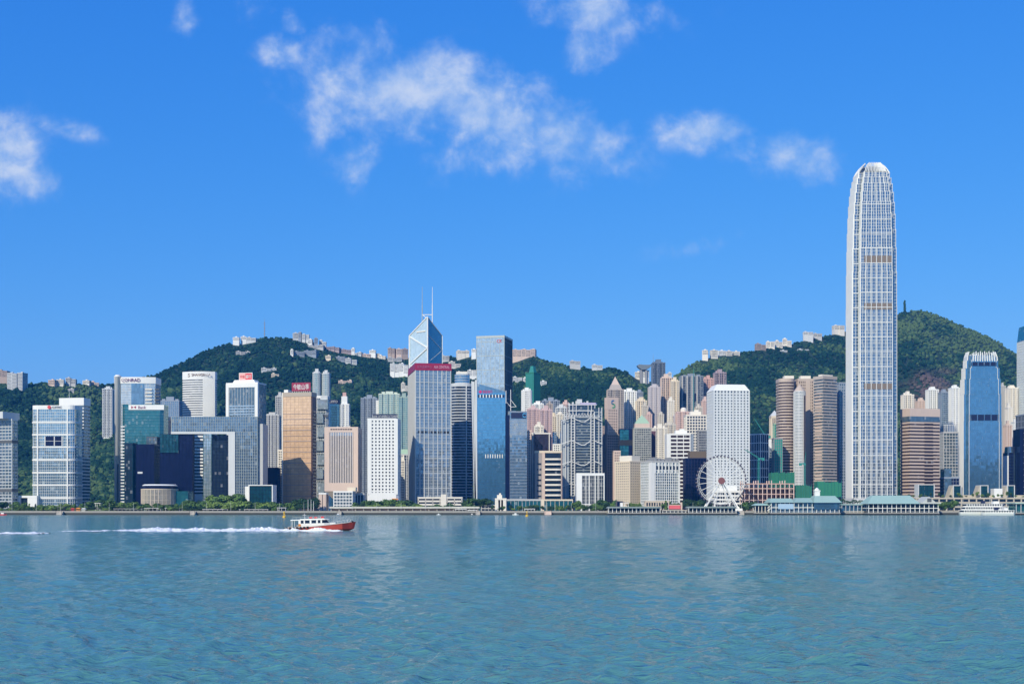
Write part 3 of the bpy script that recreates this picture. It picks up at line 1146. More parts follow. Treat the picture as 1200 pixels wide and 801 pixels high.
bx(B, 'top_panel', PALE, -1, B.w / 2, B.front - 1.1, B.front + 1, B.h - 9, B.h + 3.2)
B = T('office_tower', 'vivid blue glass tower with white name letters on its dark crown', 'office tower', (384.5, 399), 473, 1880, G_SKY, NAVYP, depth=18, plan=lambda w, d: chamfer(w, d, 3), fl=3.8, band=.25, e=.1, bay=3, pw=.12, ep=.1, roof=None, parapet=0)
MB().prism(offset(B.plan, .5), B.h, B.h + 6).build('crown', NAVYP, B.root)
lettering(B.root, 'LIPPO', 0, B.h + 3.2, B.front - .5, 12, 3.4, LGREY)
B = T('apartment_tower', 'rounded green glass twin apartment tower on the wooded slope', 'apartment tower', (366, 376.5), 437, 2260, G_GREEN, PALE, depth=16, plan=lambda w, d: rounded(w, d, 5), fl=3.2, band=.7, bay=2.2, pw=.3, roof='res', slope=True)
B = T('apartment_tower', 'green glass apartment tower with white cap, partner of the rounded twin', 'apartment tower', (377, 387.5), 438, 2264, G_GREEN, PALE, depth=16, plan=lambda w, d: rounded(w, d, 5), fl=3.2, band=.8, bay=2.2, pw=.3, roof='res', slope=True)
B = T('apartment_tower', 'white stepped apartment tower with pink topped spire', 'apartment tower', (397.5, 410), 474, 2050, G_RES, WHITE, depth=16, plan=lambda w, d: bays(w, d, 1, 2), fl=3, band=1.0, bay=2.6, pw=1.2, roof=None)
MB().prism(rect(9, 9), B.top - .2, B.top + 12).build('upper_stage', WHITE, B.root)
MB().prism(rect(5.5, 6), B.top + 11.9, B.top + 18).build('spire_base', PINK, B.root)
B = T('apartment_tower', 'blue grey cross shaped apartment tower beside the dark woods', 'apartment tower', (423, 443), 467, 2150, G_RES, BLUEG, depth=22, plan=lambda w, d: bays(w, d, 2, 2.5), fl=3, band=.95, bay=2.5, pw=.9, roof='res')
B = T('apartment_tower', 'pale green bay windowed apartment tower behind the white perforated tower', 'apartment tower', (444, 469), 462, 2120, G_GREEN, wall('pale_green_tile', (.52, .60, .54)), depth=22, plan=lambda w, d: bays(w, d, 3, 2.2), fl=3, band=.9, bay=2.4, pw=.5, roof='res')
B = T('apartment_tower', 'darker green apartment tower pressed against the crimson banded tower', 'apartment tower', (467, 480), 466, 2110, G_GREEN, wall('mid_green_tile', (.30, .40, .38)), depth=22, plan=lambda w, d: bays(w, d, 1, 2.2), fl=3, band=.9, bay=2.4, pw=.5, roof='res')
B = T('apartment_tower', 'narrow white flank of an apartment tower left of the pale green one', 'apartment tower', (441, 446), 470, 2140, G_RES, WHITE, depth=18, fl=3, band=1.6, bay=3, pw=1.6, roof=None)

# inverted barracks tower
B = T('headquarters_building', 'beige headquarters tower with vertical slits tapering to a narrow waist', 'headquarters', (381, 422.5), 502, 1655, G_DARK, PINKB, depth=40, yb=571.5, fl=70, band=0, bay=None, roof=None, parapet=0)
a, b = B.w / 2, B.d / 2
m = MB()
m.prism(offset(B.plan, .8), -4, 6.5)
m.prism(offset(B.plan, .8), B.h - 4.5, B.h + 2.2)
for sx_ in (-1, 1):
    for sy_ in (-1, 1):
        x0, x1 = sorted((sx_ * (a + .81), sx_ * (a - 5.2)))
        y0, y1 = sorted((sy_ * (b + .81), sy_ * (b - 5.2)))
        m.box(x0, x1, y0, y1, 5, B.h)
m.build('stone_frame', PINKB, B.root)
m = MB()
for k in range(14):
    x = -a + 6.4 + k * (2 * a - 12.8) / 13
    m.box(x - .55, x + .55, -b - .55, -b + .5, 6.4, B.h - 4.4)
for k in range(12):
    y = -b + 6.4 + k * (2 * b - 12.8) / 11
    m.box(a - .5, a + .55, y - .55, y + .55, 6.4, B.h - 4.4)
    m.box(-a - .55, -a + .5, y - .55, y + .55, 6.4, B.h - 4.4)
m.build('pier', wall('pale_stone_pier', (.62, .56, .54)), B.root)
m = MB()
for k in range(9):
    x = -a + 8 + k * (2 * a - 16) / 8
    m.box(x - 1.2, x + 1.2, -b - 1.0, -b, B.h - 1.6, B.h - .2)
m.build('top_window', G_BROWN, B.root)
m = MB()
m.prism(rect(14, 16), -26, -15, rect(20, 22))
m.prism(rect(20, 22), -15, -4.1, rect(B.w + 1, B.d + 1))
m.build('waist', BEIGE, B.root)
bx(B, 'glass_top', G_BLUE, -a + 6, a - 6, -b - .3, -b + .2, B.h - 9, B.h - 4.6)
m = MB()
for k in range(4):
    m.box(-8 + k * 5, -6 + k * 5, -3, 4, B.h + 2, B.h + 4 + (k % 2))
m.build('roof_plant', LGREY, B.root)
B = T('podium_building', 'white gridded podium building under the narrow waist of the beige tower', 'podium building', (391, 416), 576.5, 1545, G_GREY, WHITE, depth=30, fl=4, band=1.0, bay=4, pw=.7, roof=None)
bx(B, 'roof_block', CREAM, 4, 14, -8, 8, B.top - .1, B.top + 4.5)
B = T('gatehouse', 'plain pink grey block with white edge beside the white gridded podium', 'gatehouse', (374, 384), 578.5, 1542, G_DARK, PINKB, depth=18, fl=20, band=1, bay=9, pw=8.6, ep=.5, roof=None, pwl=WHITE)
B = T('office_block', 'low grey block with four dark slots right of the white gridded podium', 'office block', (415, 428), 579, 1575, G_DARK, LGREY, depth=16, fl=20, band=1.6, bay=3.4, pw=1.2, roof=None)

# white perforated tower
B = T('office_tower', 'white office tower with rows of small square windows and navy name board', 'office tower', (431, 469), 491.5, 1610, G_DARK, WHITE, depth=40, plan=lambda w, d: chamfer(w, d, 2.5),
      yb=579, fl=4.1, band=2.1, e=.5, bay=4.7, pw=2.4, ep=.52, roof=None, parapet=1.8)
bw = B.w / 2
m = MB()
m.prism(offset(B.plan, .7), -4, 2.2)
m.prism(offset(B.plan, .7), -12, -4.02, offset(B.plan, .69))
m.build('base_wall', WHITE, B.root)
for s in (-1, 1):
    bx(B, 'corner_pier', WHITE, min(s * bw * 1.0, s * (bw - 4.6)), max(s * bw * 1.0, s * (bw - 4.6)), B.front - .75, B.front + 2, 0, B.h + 1)
f = bx(B, 'sign_board', NAVYP, -bw + 5.5, bw - .5, B.front + .6, B.front + 2, B.top - 1.0, B.top + 5.2)
lettering(f, 'BANK OF AMERICA TOWER', 2.6, B.top + 2.3, B.front + .6, 31, 3.0, PALE)
bx(B, 'awning', ORANGE, bw - 7, bw + .5, B.front - 1.6, B.front - .7, -6.5, -5)
B = T('office_block', 'small white stepped annexe right of the white perforated tower', 'office block', (468, 475), 540, 1760, G_RES, WARMW, depth=14, fl=3.4, band=1.5, bay=3, pw=1.2, roof='box')
B = T('podium_building', 'low block with bright green copper roof beside the crimson banded tower', 'podium building', (467, 481), 533, 1900, G_DARK, LGREY, depth=20, fl=4, band=1, bay=4, pw=1, roof=None)
MB().prism(rect(17, 20), B.top - .2, B.top + 7, rect(9, 14)).build('roof', GREENR, B.root)

# crimson-banded blue tower
B = T('office_tower', 'blue gridded glass tower with a crimson lettered band around its top', 'office tower', (478.5, 486.5, 528.5), 433.5, 1660, G_AIA, PALE, theta=11, fl=3.9, band=.28, e=.12, bay=1.75, pw=.2, ep=.16,
      roof=None, parapet=0)
aw = B.w / 2
m = MB()
for k in range(9):
    x = -aw + .4 + k * (B.w - .8) / 8
    m.box(x - .42, x + .42, B.front - .7, B.front + .5, 0, B.h)
m.build('main_mullion', PALE, B.root)
m = MB()
for k in range(9):
    z = B.h * (k + .5) / 9.3
    m.box(-aw, aw, B.front - .5, B.front, z, z + .6)
m.build('transom', PALE, B.root)
MB().prism(offset(B.plan, .8), B.h, B.h + 9, offset(B.plan, .3)).build('sign_band', CRIM, B.root)
lettering(B.root, 'AIA CENTRAL', 11, B.h + 4.4, B.front - .8, 20, 3.6, wall('rose_letters', (.75, .35, .5)))
lettering(B.root, '友邦金融中心', -11, B.h + 4.4, B.front - .8, 19, 3.8, wall('dim_rose_letters', (.5, .12, .24)))
m = MB()
z = zpx(B, 506, 1660)
for k in range(10):
    x = -aw + 5 + k * (B.w - 9) / 9
    m.box(x - 1.5, x + 1.5, B.front - .4, B.front + .2, z - 1.3, z + 1.5)
m.build('dark_louvre', BLACK, B.root)
m = MB()
for k in range(12):
    y = B.front + 2 + k * (B.d - 4) / 11
    m.box(-aw - .9, -aw + .3, y - .8, y + .8, 0, B.h - 2)
m.build('side_pier', LGREY, B.root)
m = MB()
for k in range(13):
    x = -aw + .4 + k * (B.w - .8) / 12
    m.box(x - .3, x + .3, B.front - 1.2, B.front - .6, 0, 20)
m.build('base_column', PALE, B.root)

# faceted tower with cross bracing and twin masts
D = 1900.0
zt = lambda y: PZ(y, D) - GZ
X = lambda x: PX(x, D)
root = tag(empty('skyscraper', (X(501), D + 26, GZ)), 'faceted glass skyscraper with white diagonal bracing and twin white masts', 'skyscraper')
C_, L_, R_, K_ = (0, -26), (X(478.3) - X(501), 0), (X(516.6) - X(501) + .5, 1.5), (-2, 28)
zs, za = zt(390.5), zt(368)
A_ = (X(500.5) - X(501), 0, za)
pl = [C_, R_, K_, L_]
zc = zt(374)
zC, zL, zR = zt(371), zs, zs
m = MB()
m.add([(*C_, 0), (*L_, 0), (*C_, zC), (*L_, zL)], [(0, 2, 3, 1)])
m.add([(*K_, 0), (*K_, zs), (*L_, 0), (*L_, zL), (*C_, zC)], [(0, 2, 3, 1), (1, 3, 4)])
m.build('sunlit_facet', G_FACET_LIT, root)
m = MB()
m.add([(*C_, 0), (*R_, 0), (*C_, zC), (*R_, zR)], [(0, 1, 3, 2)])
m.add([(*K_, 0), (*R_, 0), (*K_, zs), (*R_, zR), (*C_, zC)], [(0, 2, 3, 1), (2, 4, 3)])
m.build('shaded_facet', G_FACET_SHADE, root)
m = MB()


def P3(p, z, o=(0, -.5)):
    return (p[0] + o[0], p[1] + o[1], z)


m.bar(P3(C_, 0), P3(C_, zC), 1.6)
m.bar(P3(L_, 0, (-.4, -.4)), P3(L_, zL, (-.4, -.4)), 1.5)
m.bar(P3(R_, 0, (.3, -.3)), P3(R_, zR, (.3, -.3)), .7)
m.bar(P3(L_, zL, (-.3, -.5)), P3(C_, zC), 1.2)
m.bar(P3(R_, zR, (.3, -.3)), P3(C_, zC), .7)
for ya, yb_, yc in ((391.5, 407.5, 425), (425, 442, 459), (459, 476, 493)):
    m.bar(P3(L_, zt(ya), (-.2, -.7)), P3(C_, zt(yb_), (0, -.9)), 1.5)
    m.bar(P3(C_, zt(yb_), (0, -.9)), P3(L_, zt(yc), (-.2, -.7)), 1.5)
    m.bar(P3(R_, zt(yb_), (.3, -.6)), P3(C_, zt(ya), (.2, -.6)), .35)
    m.bar(P3(R_, zt(yb_), (.3, -.6)), P3(C_, zt(yc), (.2, -.6)), .35)
m.build('bracing', WHITE, root)
m = MB()
w = lambda s: (C_[0] + (L_[0] - C_[0]) * s, C_[1] + (L_[1] - C_[1]) * s - .5)
m.bar((*w(.12), zt(387.5)), (*w(.6), zt(387.5)), 1.4, 1.6)
m.build('sky_lounge', WARMW, root)
for px in (493.6, 505.6):
    xx = X(px) - X(501)
    mm = MB()
    mm.tube((xx, -4, zt(378)), (xx, -4, zt(355)), .75, .65)
    mm.tube((xx, -4, zt(355)), (xx, -4, zt(333)), .5, .3)
    mm.build('mast', WHITE if px > 500 else STEELG, root)
m = MB()
xa, xb = X(493.6) - X(501), X(505.6) - X(501)
m.bar((xa, -4, zt(366)), (xb, -4, zt(366)), .9)
m.bar((xa, -4, zt(366)), (X(500) - X(501), -5, zt(371)), .8)
m.bar((xb, -4, zt(366)), (xb, -4, zt(377)), .9)
m.bar((xa, -4, zt(377)), (X(500) - X(501), -5, zt(370)), .8)
m.build('mast_brace', WHITE, root)
m = MB()
m.prism([(X(495) - X(501), -9), (X(506.5) - X(501), -7), (X(504) - X(501), 4), (X(497) - X(501), 4)], zt(378.5), zt(371), [(X(499) - X(501), -5), (X(502) - X(501), -5), (X(502) - X(501), 0), (X(499) - X(501), 0)])
m.build('dark_cap', DGREY, root)

# round banded tower
B = T('office_tower', 'round ended office tower with pale floor bands and blue drum on its roof', 'office tower', (528.5, 554.5), 452, 1830, G_DARK, PALE, depth=30, plan=lambda w, d: rounded(w, d, 11), fl=4.0, band=1.3, e=.35, bay=None, roof=None, parapet=4, pwl=PALE)
bx(B, 'corner_pier', PALE, 5.5, 7, B.front - .9, B.front + 2, 0, B.h)
m = MB()
m.prism(rounded(21, 20, 8), B.top - .1, B.top + 13)
dr = m.build('roof_drum', G_BLUE, B.root)
m = MB()
for k in range(4):
    m.prism(rounded(21.6, 20.6, 8.3), B.top + .5 + k * 3.6, B.top + 1.1 + k * 3.6)
m.build('ring_band', PALE, dr)
bx(B, 'roof_block', WARMW, -8, 7, -6, 6, B.top + 12.9, B.top + 17)
bx(B, 'rear_slab', PALE, -B.w / 2 - .4, -B.w / 2 + 8, -4, 15, 0, B.h + 1)

# bright blue tower with slanted top
D = 1680.0
B = T('office_tower', 'bright blue glass tower with slanted top and magenta lettering', 'office tower', (559, 592.5), 460, D, G_SKY, G_BLUE, depth=34, fl=4, band=.28, e=.1, bay=1.6, pw=.12, ep=.08, roof=None, parapet=0)
bw = B.w / 2
dz1, dz2 = zpx(B, 449, D) - B.h, zpx(B, 458.5, D) - B.h
m = MB()
m.add([(-bw, -17, B.h), (bw, -17, B.h), (bw, 17, B.h), (-bw, 17, B.h), (-bw, -17, B.h + dz1), (bw, -17, B.h + dz2), (bw, 17, B.h + dz2), (-bw, 17, B.h + dz1)],
      [(0, 1, 5, 4), (1, 2, 6, 5), (2, 3, 7, 6), (3, 0, 4, 7), (4, 5, 6, 7)])
m.build('slanted_crown', G_BLUE, B.root)
MB().tube((-bw + 4.2, -17.1, B.h + 1.2), (-bw + 4.2, -17.6, B.h + 1.2), 1.9, n=16).build('emblem', MAGENTA, B.root)
lettering(B.root, '建設銀行', -bw + 13.4, B.h + 1.2, -17.1, 12.5, 4.0, MAGENTA)
m = MB()
z = zpx(B, 464, D)
for k in range(9):
    x = -bw + 2.5 + k * (B.w - 5) / 8
    m.box(x - 1.2, x + 1.2, -17.5, -16.9, z - 1.9, z + 1.9)
m.build('vent_slot', NAVYP, B.root)
m = MB()
for k in range(8):
    x = -bw + 3.3 + k * (B.w - 5) / 8 + .7
    m.box(x - .6, x + .6, -17.7, -16.9, z - 2, z + 2)
m.build('vent_fin', WHITE, B.root)
m = MB()
z = zpx(B, 534, D)
for k in range(8):
    x = -bw + 11 + k * (B.w - 12) / 8
    m.box(x - .5, x + .5, -17.6, -16.9, z - 2.6, z + 2.2)
m.build('vent_fin', WHITE, B.root)
m = MB()
for (o, yt, w_) in ((-7.6, 446.5, .9), (-5.6, 447, 1.1), (-2.6, 445, 1.3)):
    h_ = zpx(B, yt, D)
    m.add([(-bw + o * .35 - w_, -17.5, 0), (-bw + o * .35 + w_, -17.5, 0), (-bw + o * .35 + w_, 4, 0), (-bw + o * .35 - w_, 4, 0),
           (-bw + o - w_ + 1.2, -17.5, h_), (-bw + o + w_ + 1.2, -17.5, h_), (-bw + o + w_ + 1.2, 4, h_), (-bw + o - w_ + 1.2, 4, h_)],
          [(3, 2, 1, 0), (4, 5, 6, 7), (0, 1, 5, 4), (1, 2, 6, 5), (2, 3, 7, 6), (3, 0, 4, 7)])
m.build('leaning_fin', PALE, B.root)
bx(B, 'side_bay', G_BLUE, bw + .05, bw + 4.6, -12, 16, 0, B.h - 60)
bx(B, 'side_core', G_NAVY, bw + .05, bw + 3, 0, 16, B.h - 59.9, B.h - 12)

# tall square tower behind
B = T('skyscraper', 'tall square pale glass skyscraper with red mark behind the slanted top tower', 'skyscraper', (558.5, 591, 600.5), 395, 1960, G_PALE, STEELG, theta=76, fl=4, band=.16, e=.1, bay=7.4, pw=.45, ep=.3, roof=None, parapet=3, pwl=STEELG)
m = MB()
for k in range(13):
    z = B.h - 6 - k * 21
    if z > 5:
        m.prism(offset(B.plan, .42), z - .4, z + .4)
m.build('transom', STEELG, B.root)
lettering(B.root, 'CK', B.w / 2 - 7.5, B.h - 5.5, B.front - .5, 8, 5, RED, 'emblem')
m = MB()
for k in range(15):
    y = -B.d / 2 + 2 + k * (B.d - 4) / 14
    m.box(B.w / 2 + .1, B.w / 2 + .6, y - .5, y + .5, 0, B.h)
m.build('side_mullion', DGREY, B.root)

# tower with dark screen and blue crescent
B = T('office_tower', 'slate glass office tower with dark screen and light blue crescent mark', 'office tower', (597.5, 617.5), 482.5, 1660, G_BLUE, BLUEG, depth=34, fl=3.9, band=.5, e=.12, bay=1.7, pw=.14, ep=.1, roof=None, parapet=1)
bw = B.w / 2
bx(B, 'side_wing', G_NAVY, -bw - 5.8, -bw - .02, -14, 17, 0, B.h - 4)
f = bx(B, 'screen', NAVYP, -bw + 1.5, bw - 1.2, B.front - 1, B.front - .1, B.h - 7.6, B.h - .9)
m = MB()
cx, cz = bw - 3.2, B.h - 4.2
for k in range(12):
    t0 = math.radians(40 + k * 23)
    t1 = math.radians(40 + (k + 1) * 23)
    m.bar((cx + 2.1 * math.cos(t0), B.front - 1.2, cz + 2.3 * math.sin(t0)), (cx + 2.1 * math.cos(t1), B.front - 1.2, cz + 2.3 * math.sin(t1)), .5, 1.3)
m.build('crescent', SKYB, f)
m = MB()
for k in range(16):
    x = -bw + k * B.w / 15
    m.box(x - .16, x + .16, B.front - .5, B.front, B.h - 30, B.h - 9)
m.build('mullion', PALE, B.root)
# roof masts near it: stayed steel frame of a glass hall
D = 1765
root = tag(empty('roof_frame_building', (PX(597, D), D, GZ)), 'slim block with stayed white roof masts right of the slanted tower', 'office block')
hh = PZ(481, D) - GZ
MB().box(-7, 9, 0, 20, 0, hh).build('glazing', G_GREY, root)
m = MB()
for px, yt in ((593, 457), (598.5, 456)):
    xx = PX(px, D) - PX(597, D)
    m.tube((xx, 4, hh - 20), (xx, 4, PZ(yt, D) - GZ), .55, .45)
xx = PX(598.5, D) - PX(597, D)
xe = PX(605, D) - PX(597, D)
m.bar((xx, 4, PZ(468, D) - GZ), (xe, 4, PZ(476, D) - GZ), .6)
m.bar((PX(594, D) - PX(597, D), 4, PZ(471, D) - GZ), (xx, 4, PZ(476.5, D) - GZ), .6)
m.bar((xx, 4, PZ(476.5, D) - GZ), (xe, 4, PZ(476, D) - GZ), .6)
m.build('mast', WHITE, root)

# ============================ middle group ============================
B = T('apartment_tower', 'tower wrapped in teal construction netting high on the wooded slope', 'apartment tower', (616, 625.5, 633), 437, 2330, NETT, NETG, theta=55, fl=3.5, band=.2, bay=3, pw=.15, roof=None, slope=True)
MB().prism(rect(B.w * .6, B.d * .5), B.top - .1, B.top + 12, rect(B.w * .3, B.d * .35)).build('wrapped_top', NETT, B.root)
B = T('apartment_tower', 'white rounded apartment tower with dark window strip before the netted tower', 'apartment tower', (611, 623.5), 458, 2200, G_RES, WHITE, depth=18, plan=lambda w, d: rounded(w, d, 5), fl=3.1, band=1.2, bay=3, pw=1.2, roof='res')
B = T('apartment_tower', 'low white apartment tower just right of the rounded white one', 'apartment tower', (624, 637), 474, 2190, G_RES, WHITE, depth=18, plan=lambda w, d: bays(w, d, 1, 2), fl=3, band=1.0, bay=2.6, pw=1.1, roof='res')
B = T('apartment_tower', 'wide blue grey apartment slab low on the slope behind pinkish towers', 'apartment tower', (635, 656), 470, 2300, G_RES, BLUEG, depth=16, plan=lambda w, d: bays(w, d, 4, 1.5), fl=3, band=.95, bay=2.6, pw=.8, roof='res', slope=True)
B = T('apartment_tower', 'mauve pink twin apartment tower behind the bronze striped block', 'apartment tower', (617.5, 632), 480, 1990, G_RES, wall('mauve_tile', (.54, .41, .43)), depth=18, plan=lambda w, d: bays(w, d, 2, 1.8), fl=3, band=1.0, bay=2.4, pw=.8, roof='res')
B = T('apartment_tower', 'mauve pink apartment tower, the broader partner of the twin', 'apartment tower', (632.5, 647), 481, 1984, G_RES, wall('mauve_tile', (.54, .41, .43)), depth=18, plan=lambda w, d: bays(w, d, 2, 1.8), fl=3, band=1.0, bay=2.4, pw=.8, roof='res')
B = T('apartment_tower', 'cream narrow apartment tower right of the mauve pink twins', 'apartment tower', (645, 652), 488, 2090, G_RES, CREAM, depth=14, fl=3, band=1.4, bay=2.8, pw=1.2, roof='res')
B = T('apartment_tower', 'cream tower stub with tall arches above the bronze striped block', 'apartment tower', (626, 637), 500, 1960, G_RES, WARMW, depth=16, plan=lambda w, d: bays(w, d, 1, 1.5), fl=3.4, band=1.0, bay=3, pw=1.0, roof='res')
B = T('office_block', 'bronze glass block with vertical dark stripes behind the curved club building', 'office block', (621, 645), 508, 1830, G_BROWN, NAVYP, depth=22, fl=40, band=0, bay=1.6, pw=.5, ep=.5, roof=None, parapet=1.5, pwl=WARMW)
bx(B, 'corner_pier', WARMW, -B.w / 2 + 3.2, -B.w / 2 + 4.4, B.front - .8, B.front + 1, 0, B.h)
bx(B, 'corner_pier', WARMW, B.w / 2 - 2.2, B.w / 2 - 1.0, B.front - .8, B.front + 1, 0, B.h)
B = T('office_block', 'beige narrow tower edge between the slate tower and bronze block', 'office block', (616.5, 622.5), 505, 1800, G_DARK, PINKB, depth=20, fl=3.5, band=1.3, bay=3, pw=1.4, roof=None)
B = T('office_block', 'small blue glass block right of the bronze striped block', 'office block', (645, 652), 507, 1990, G_BLUE, BLUEG, depth=16, fl=3.6, band=.8, bay=3, pw=.4, roof=None)
B = T('apartment_tower', 'white tower corner left of the grey trussed bank building', 'apartment tower', (648, 656), 521, 1890, G_RES, WHITE, depth=14, fl=3.2, band=1.5, bay=3, pw=1.2, roof=None)
B = T('apartment_tower', 'pale grey apartment tower left behind the grey trussed bank building', 'apartment tower', (651, 664), 478, 2090, G_RES, PALE, depth=18, plan=lambda w, d: bays(w, d, 2, 1.6), fl=3, band=1.0, bay=2.6, pw=.8, roof='res')

# club building with curved white bands
B = T('club_building', 'concrete club building with curved white balcony bands and tall plain pier', 'club building', (626.5, 658), 530, 1690, G_DARK, WARMW, depth=30, fl=4, band=0, bay=None, roof=None, parapet=2.4, pwl=CREAM)
bw = B.w / 2
bx(B, 'stair_wall', wall('warm_grey_concrete', (.34, .31, .30)), -bw - .3, -bw + 9, B.front - 1.2, 14, 0, B.h - .5)
m = MB()
for k in range(9):
    z = 4 + k * 6.9
    if z < B.h - 4:
        m.box(-bw + 3, -bw + 8, B.front - 1.6, B.front - 1.1, z, z + 2.2)
m.build('window_slot', G_DARK, B.root)
bx(B, 'pier', PINKB, -bw + 9.1, -bw + 12.8, B.front - 2.2, 12, 0, B.h + .4)
m = MB()
for k in range(10):
    z = 6 + k * 6.6
    if z < B.h - 3:
        p = [(-bw + 12.9, B.front + 1), (-bw + 12.9, B.front - 2.0), (-bw + 16, B.front - 2.8), (bw - 4, B.front - 2.8), (bw - .8, B.front - 1.6), (bw - .8, B.front + 1)]
        m.prism(p, z, z + 2.3)
m.build('balcony_band', WARMW, B.root)
bx(B, 'corner_pier', TAUPE, bw - .75, bw + .9, B.front - 2.4, 8, 0, B.h + .3)

# trussed bank headquarters
D = 1850.0
Z = lambda y: PZ(y, D) - GZ
X0 = PX(681.5, D)
X = lambda px: PX(px, D) - X0
root = tag(empty('bank_headquarters', (X0, D + 26, GZ)), 'grey steel bank headquarters with exposed masts and V shaped suspension trusses', 'bank building')
HB = Bld(); HB.root = root
m = MB()
m.box(X(657.5), X(668), -20, 20, 0, Z(491))
m.box(X(668.1), X(696), -24, 24, 0, Z(487))
m.box(X(667), X(698), -8, 24.1, 0, Z(472))
m.box(X(696.1), X(705.5), -22, 22, 0, Z(478))
m.build('glazing', G_SMOKE, root)
m = MB()
for (x0, x1, yf, yt) in ((657.5, 668, -20, 491), (668.1, 696, -24, 487), (696.1, 705.5, -22, 478)):
    z = 6.0
    while z < Z(yt) - 2:
        m.box(X(x0), X(x1), yf - .35, yf + .2, z, z + .7)
        z += 3.9
m.build('floor_edge', STEELG, root)
bx(HB, 'grey_panel', wall('blue_grey_panel', (.36, .41, .47), rough=.4), X(659), X(667), -21.4, -20.4, Z(583), Z(492))
for px in (669.5, 673.5, 692.5, 696.5):
    mm = MB()
    mm.tube((X(px), -27, 0), (X(px), -27, Z(486 if px < 690 else 482)), .9, .8)
    mm.build('mast', ALUM, root)
for a_, b_2 in ((669.5, 673.5), (692.5, 696.5)):
    m = MB()
    z = 5
    while z < Z(488):
        m.box(X(a_), X(b_2), -27.4, -26.6, z, z + .6)
        z += 3.9
    m.build('mast_rung', ALUM, root)
m = MB()
for px in (658, 663, 702, 705.5):
    m.tube((X(px), -23.5, 0), (X(px), -23.5, Z(492 if px < 670 else 477)), .6)
m.build('side_column', ALUM, root)
for yy in (489, 516, 540, 566):
    m = MB()
    m.bar((X(657.5), -27.6, Z(yy + 4)), (X(669.5), -27.6, Z(yy)), 1.0)
    m.bar((X(669.5), -27.8, Z(yy)), (X(681), -27.8, Z(yy + 5)), 1.0)
    m.bar((X(692.5), -27.8, Z(yy)), (X(685), -27.8, Z(yy + 5)), 1.0)
    m.bar((X(681), -27.8, Z(yy + 5)), (X(685), -27.8, Z(yy + 5)), .9)
    m.bar((X(696.5), -27.6, Z(yy)), (X(705.5), -27.6, Z(yy + 4)), 1.0)
    if yy < 500:
        m.bar((X(661), -27.6, Z(yy - 1)), (X(703), -27.6, Z(yy - 1)), .9)
    m.build('truss', ALUM, root)
m = MB()
for k in range(10):
    a0 = 664 + k * 3.4
    m.bar((X(a0), -10, Z(487)), (X(a0 + 1.7), -10, Z(483)), .55)
    m.bar((X(a0 + 1.7), -10, Z(483)), (X(a0 + 3.4), -10, Z(487)), .55)
m.build('roof_truss', ALUM, root)
m = MB()
for px in (668, 672, 676, 690, 694, 698):
    m.tube((X(px), -10, Z(486)), (X(px), -10, Z(471)), .55)
m.box(X(666), X(700), -10.5, -9.5, Z(473.5), Z(472.5))
m.box(X(666), X(700), -10.5, -9.5, Z(480.5), Z(479.5))
m.build('upper_frame', ALUM, root)
bx(HB, 'maintenance_crane', PALE, X(677), X(683), -4, 4, Z(471.9), Z(466))
m = MB()
m.prism([(X(681), -10.6), (X(699), -10.6), (X(701), -2), (X(680), -2)], Z(473), Z(470.5))
m.build('roof_canopy', wall('pale_lilac_panel', (.5, .46, .66)), root)
m = MB()
for k in range(7):
    m.box(X(667) + k * 5.2, X(667) + k * 5.2 + 2.6, 2, 8, Z(472) + .05, Z(472) + 2 + (k % 3) * 1.6)
m.build('roof_plant', PALE, root)

# white hall block with blank left wall
B = T('civic_block', 'small white framed block with blank bright side wall on the waterfront', 'civic building', (681, 707.5), 557, 1560, G_DARK, WHITE, depth=24, fl=4.2, band=.22, bay=2.4, pw=.3, ep=.5, roof=None, parapet=0)
bw = B.w / 2
m = MB()
m.box(-bw - 6.4, -bw - .1, -13, 13, 0, B.h + 3)
m.box(-bw - .1, bw + .9, -12.99, 13, B.h + .05, B.h + 2.99)
m.box(bw + .03, bw + .9, -13.01, 13, 0, B.h + .05)
m.build('white_surround', WHITE, B.root)
m = MB()
for s in (.18, .33, .6, .74):
    m.box(-bw + B.w * s - .45, -bw + B.w * s + .45, -12.9, -11.9, 0, B.h)
m.box(-bw, bw, -12.8, -11.9, 7.4, 8.4)
m.build('fin', WHITE, B.root)

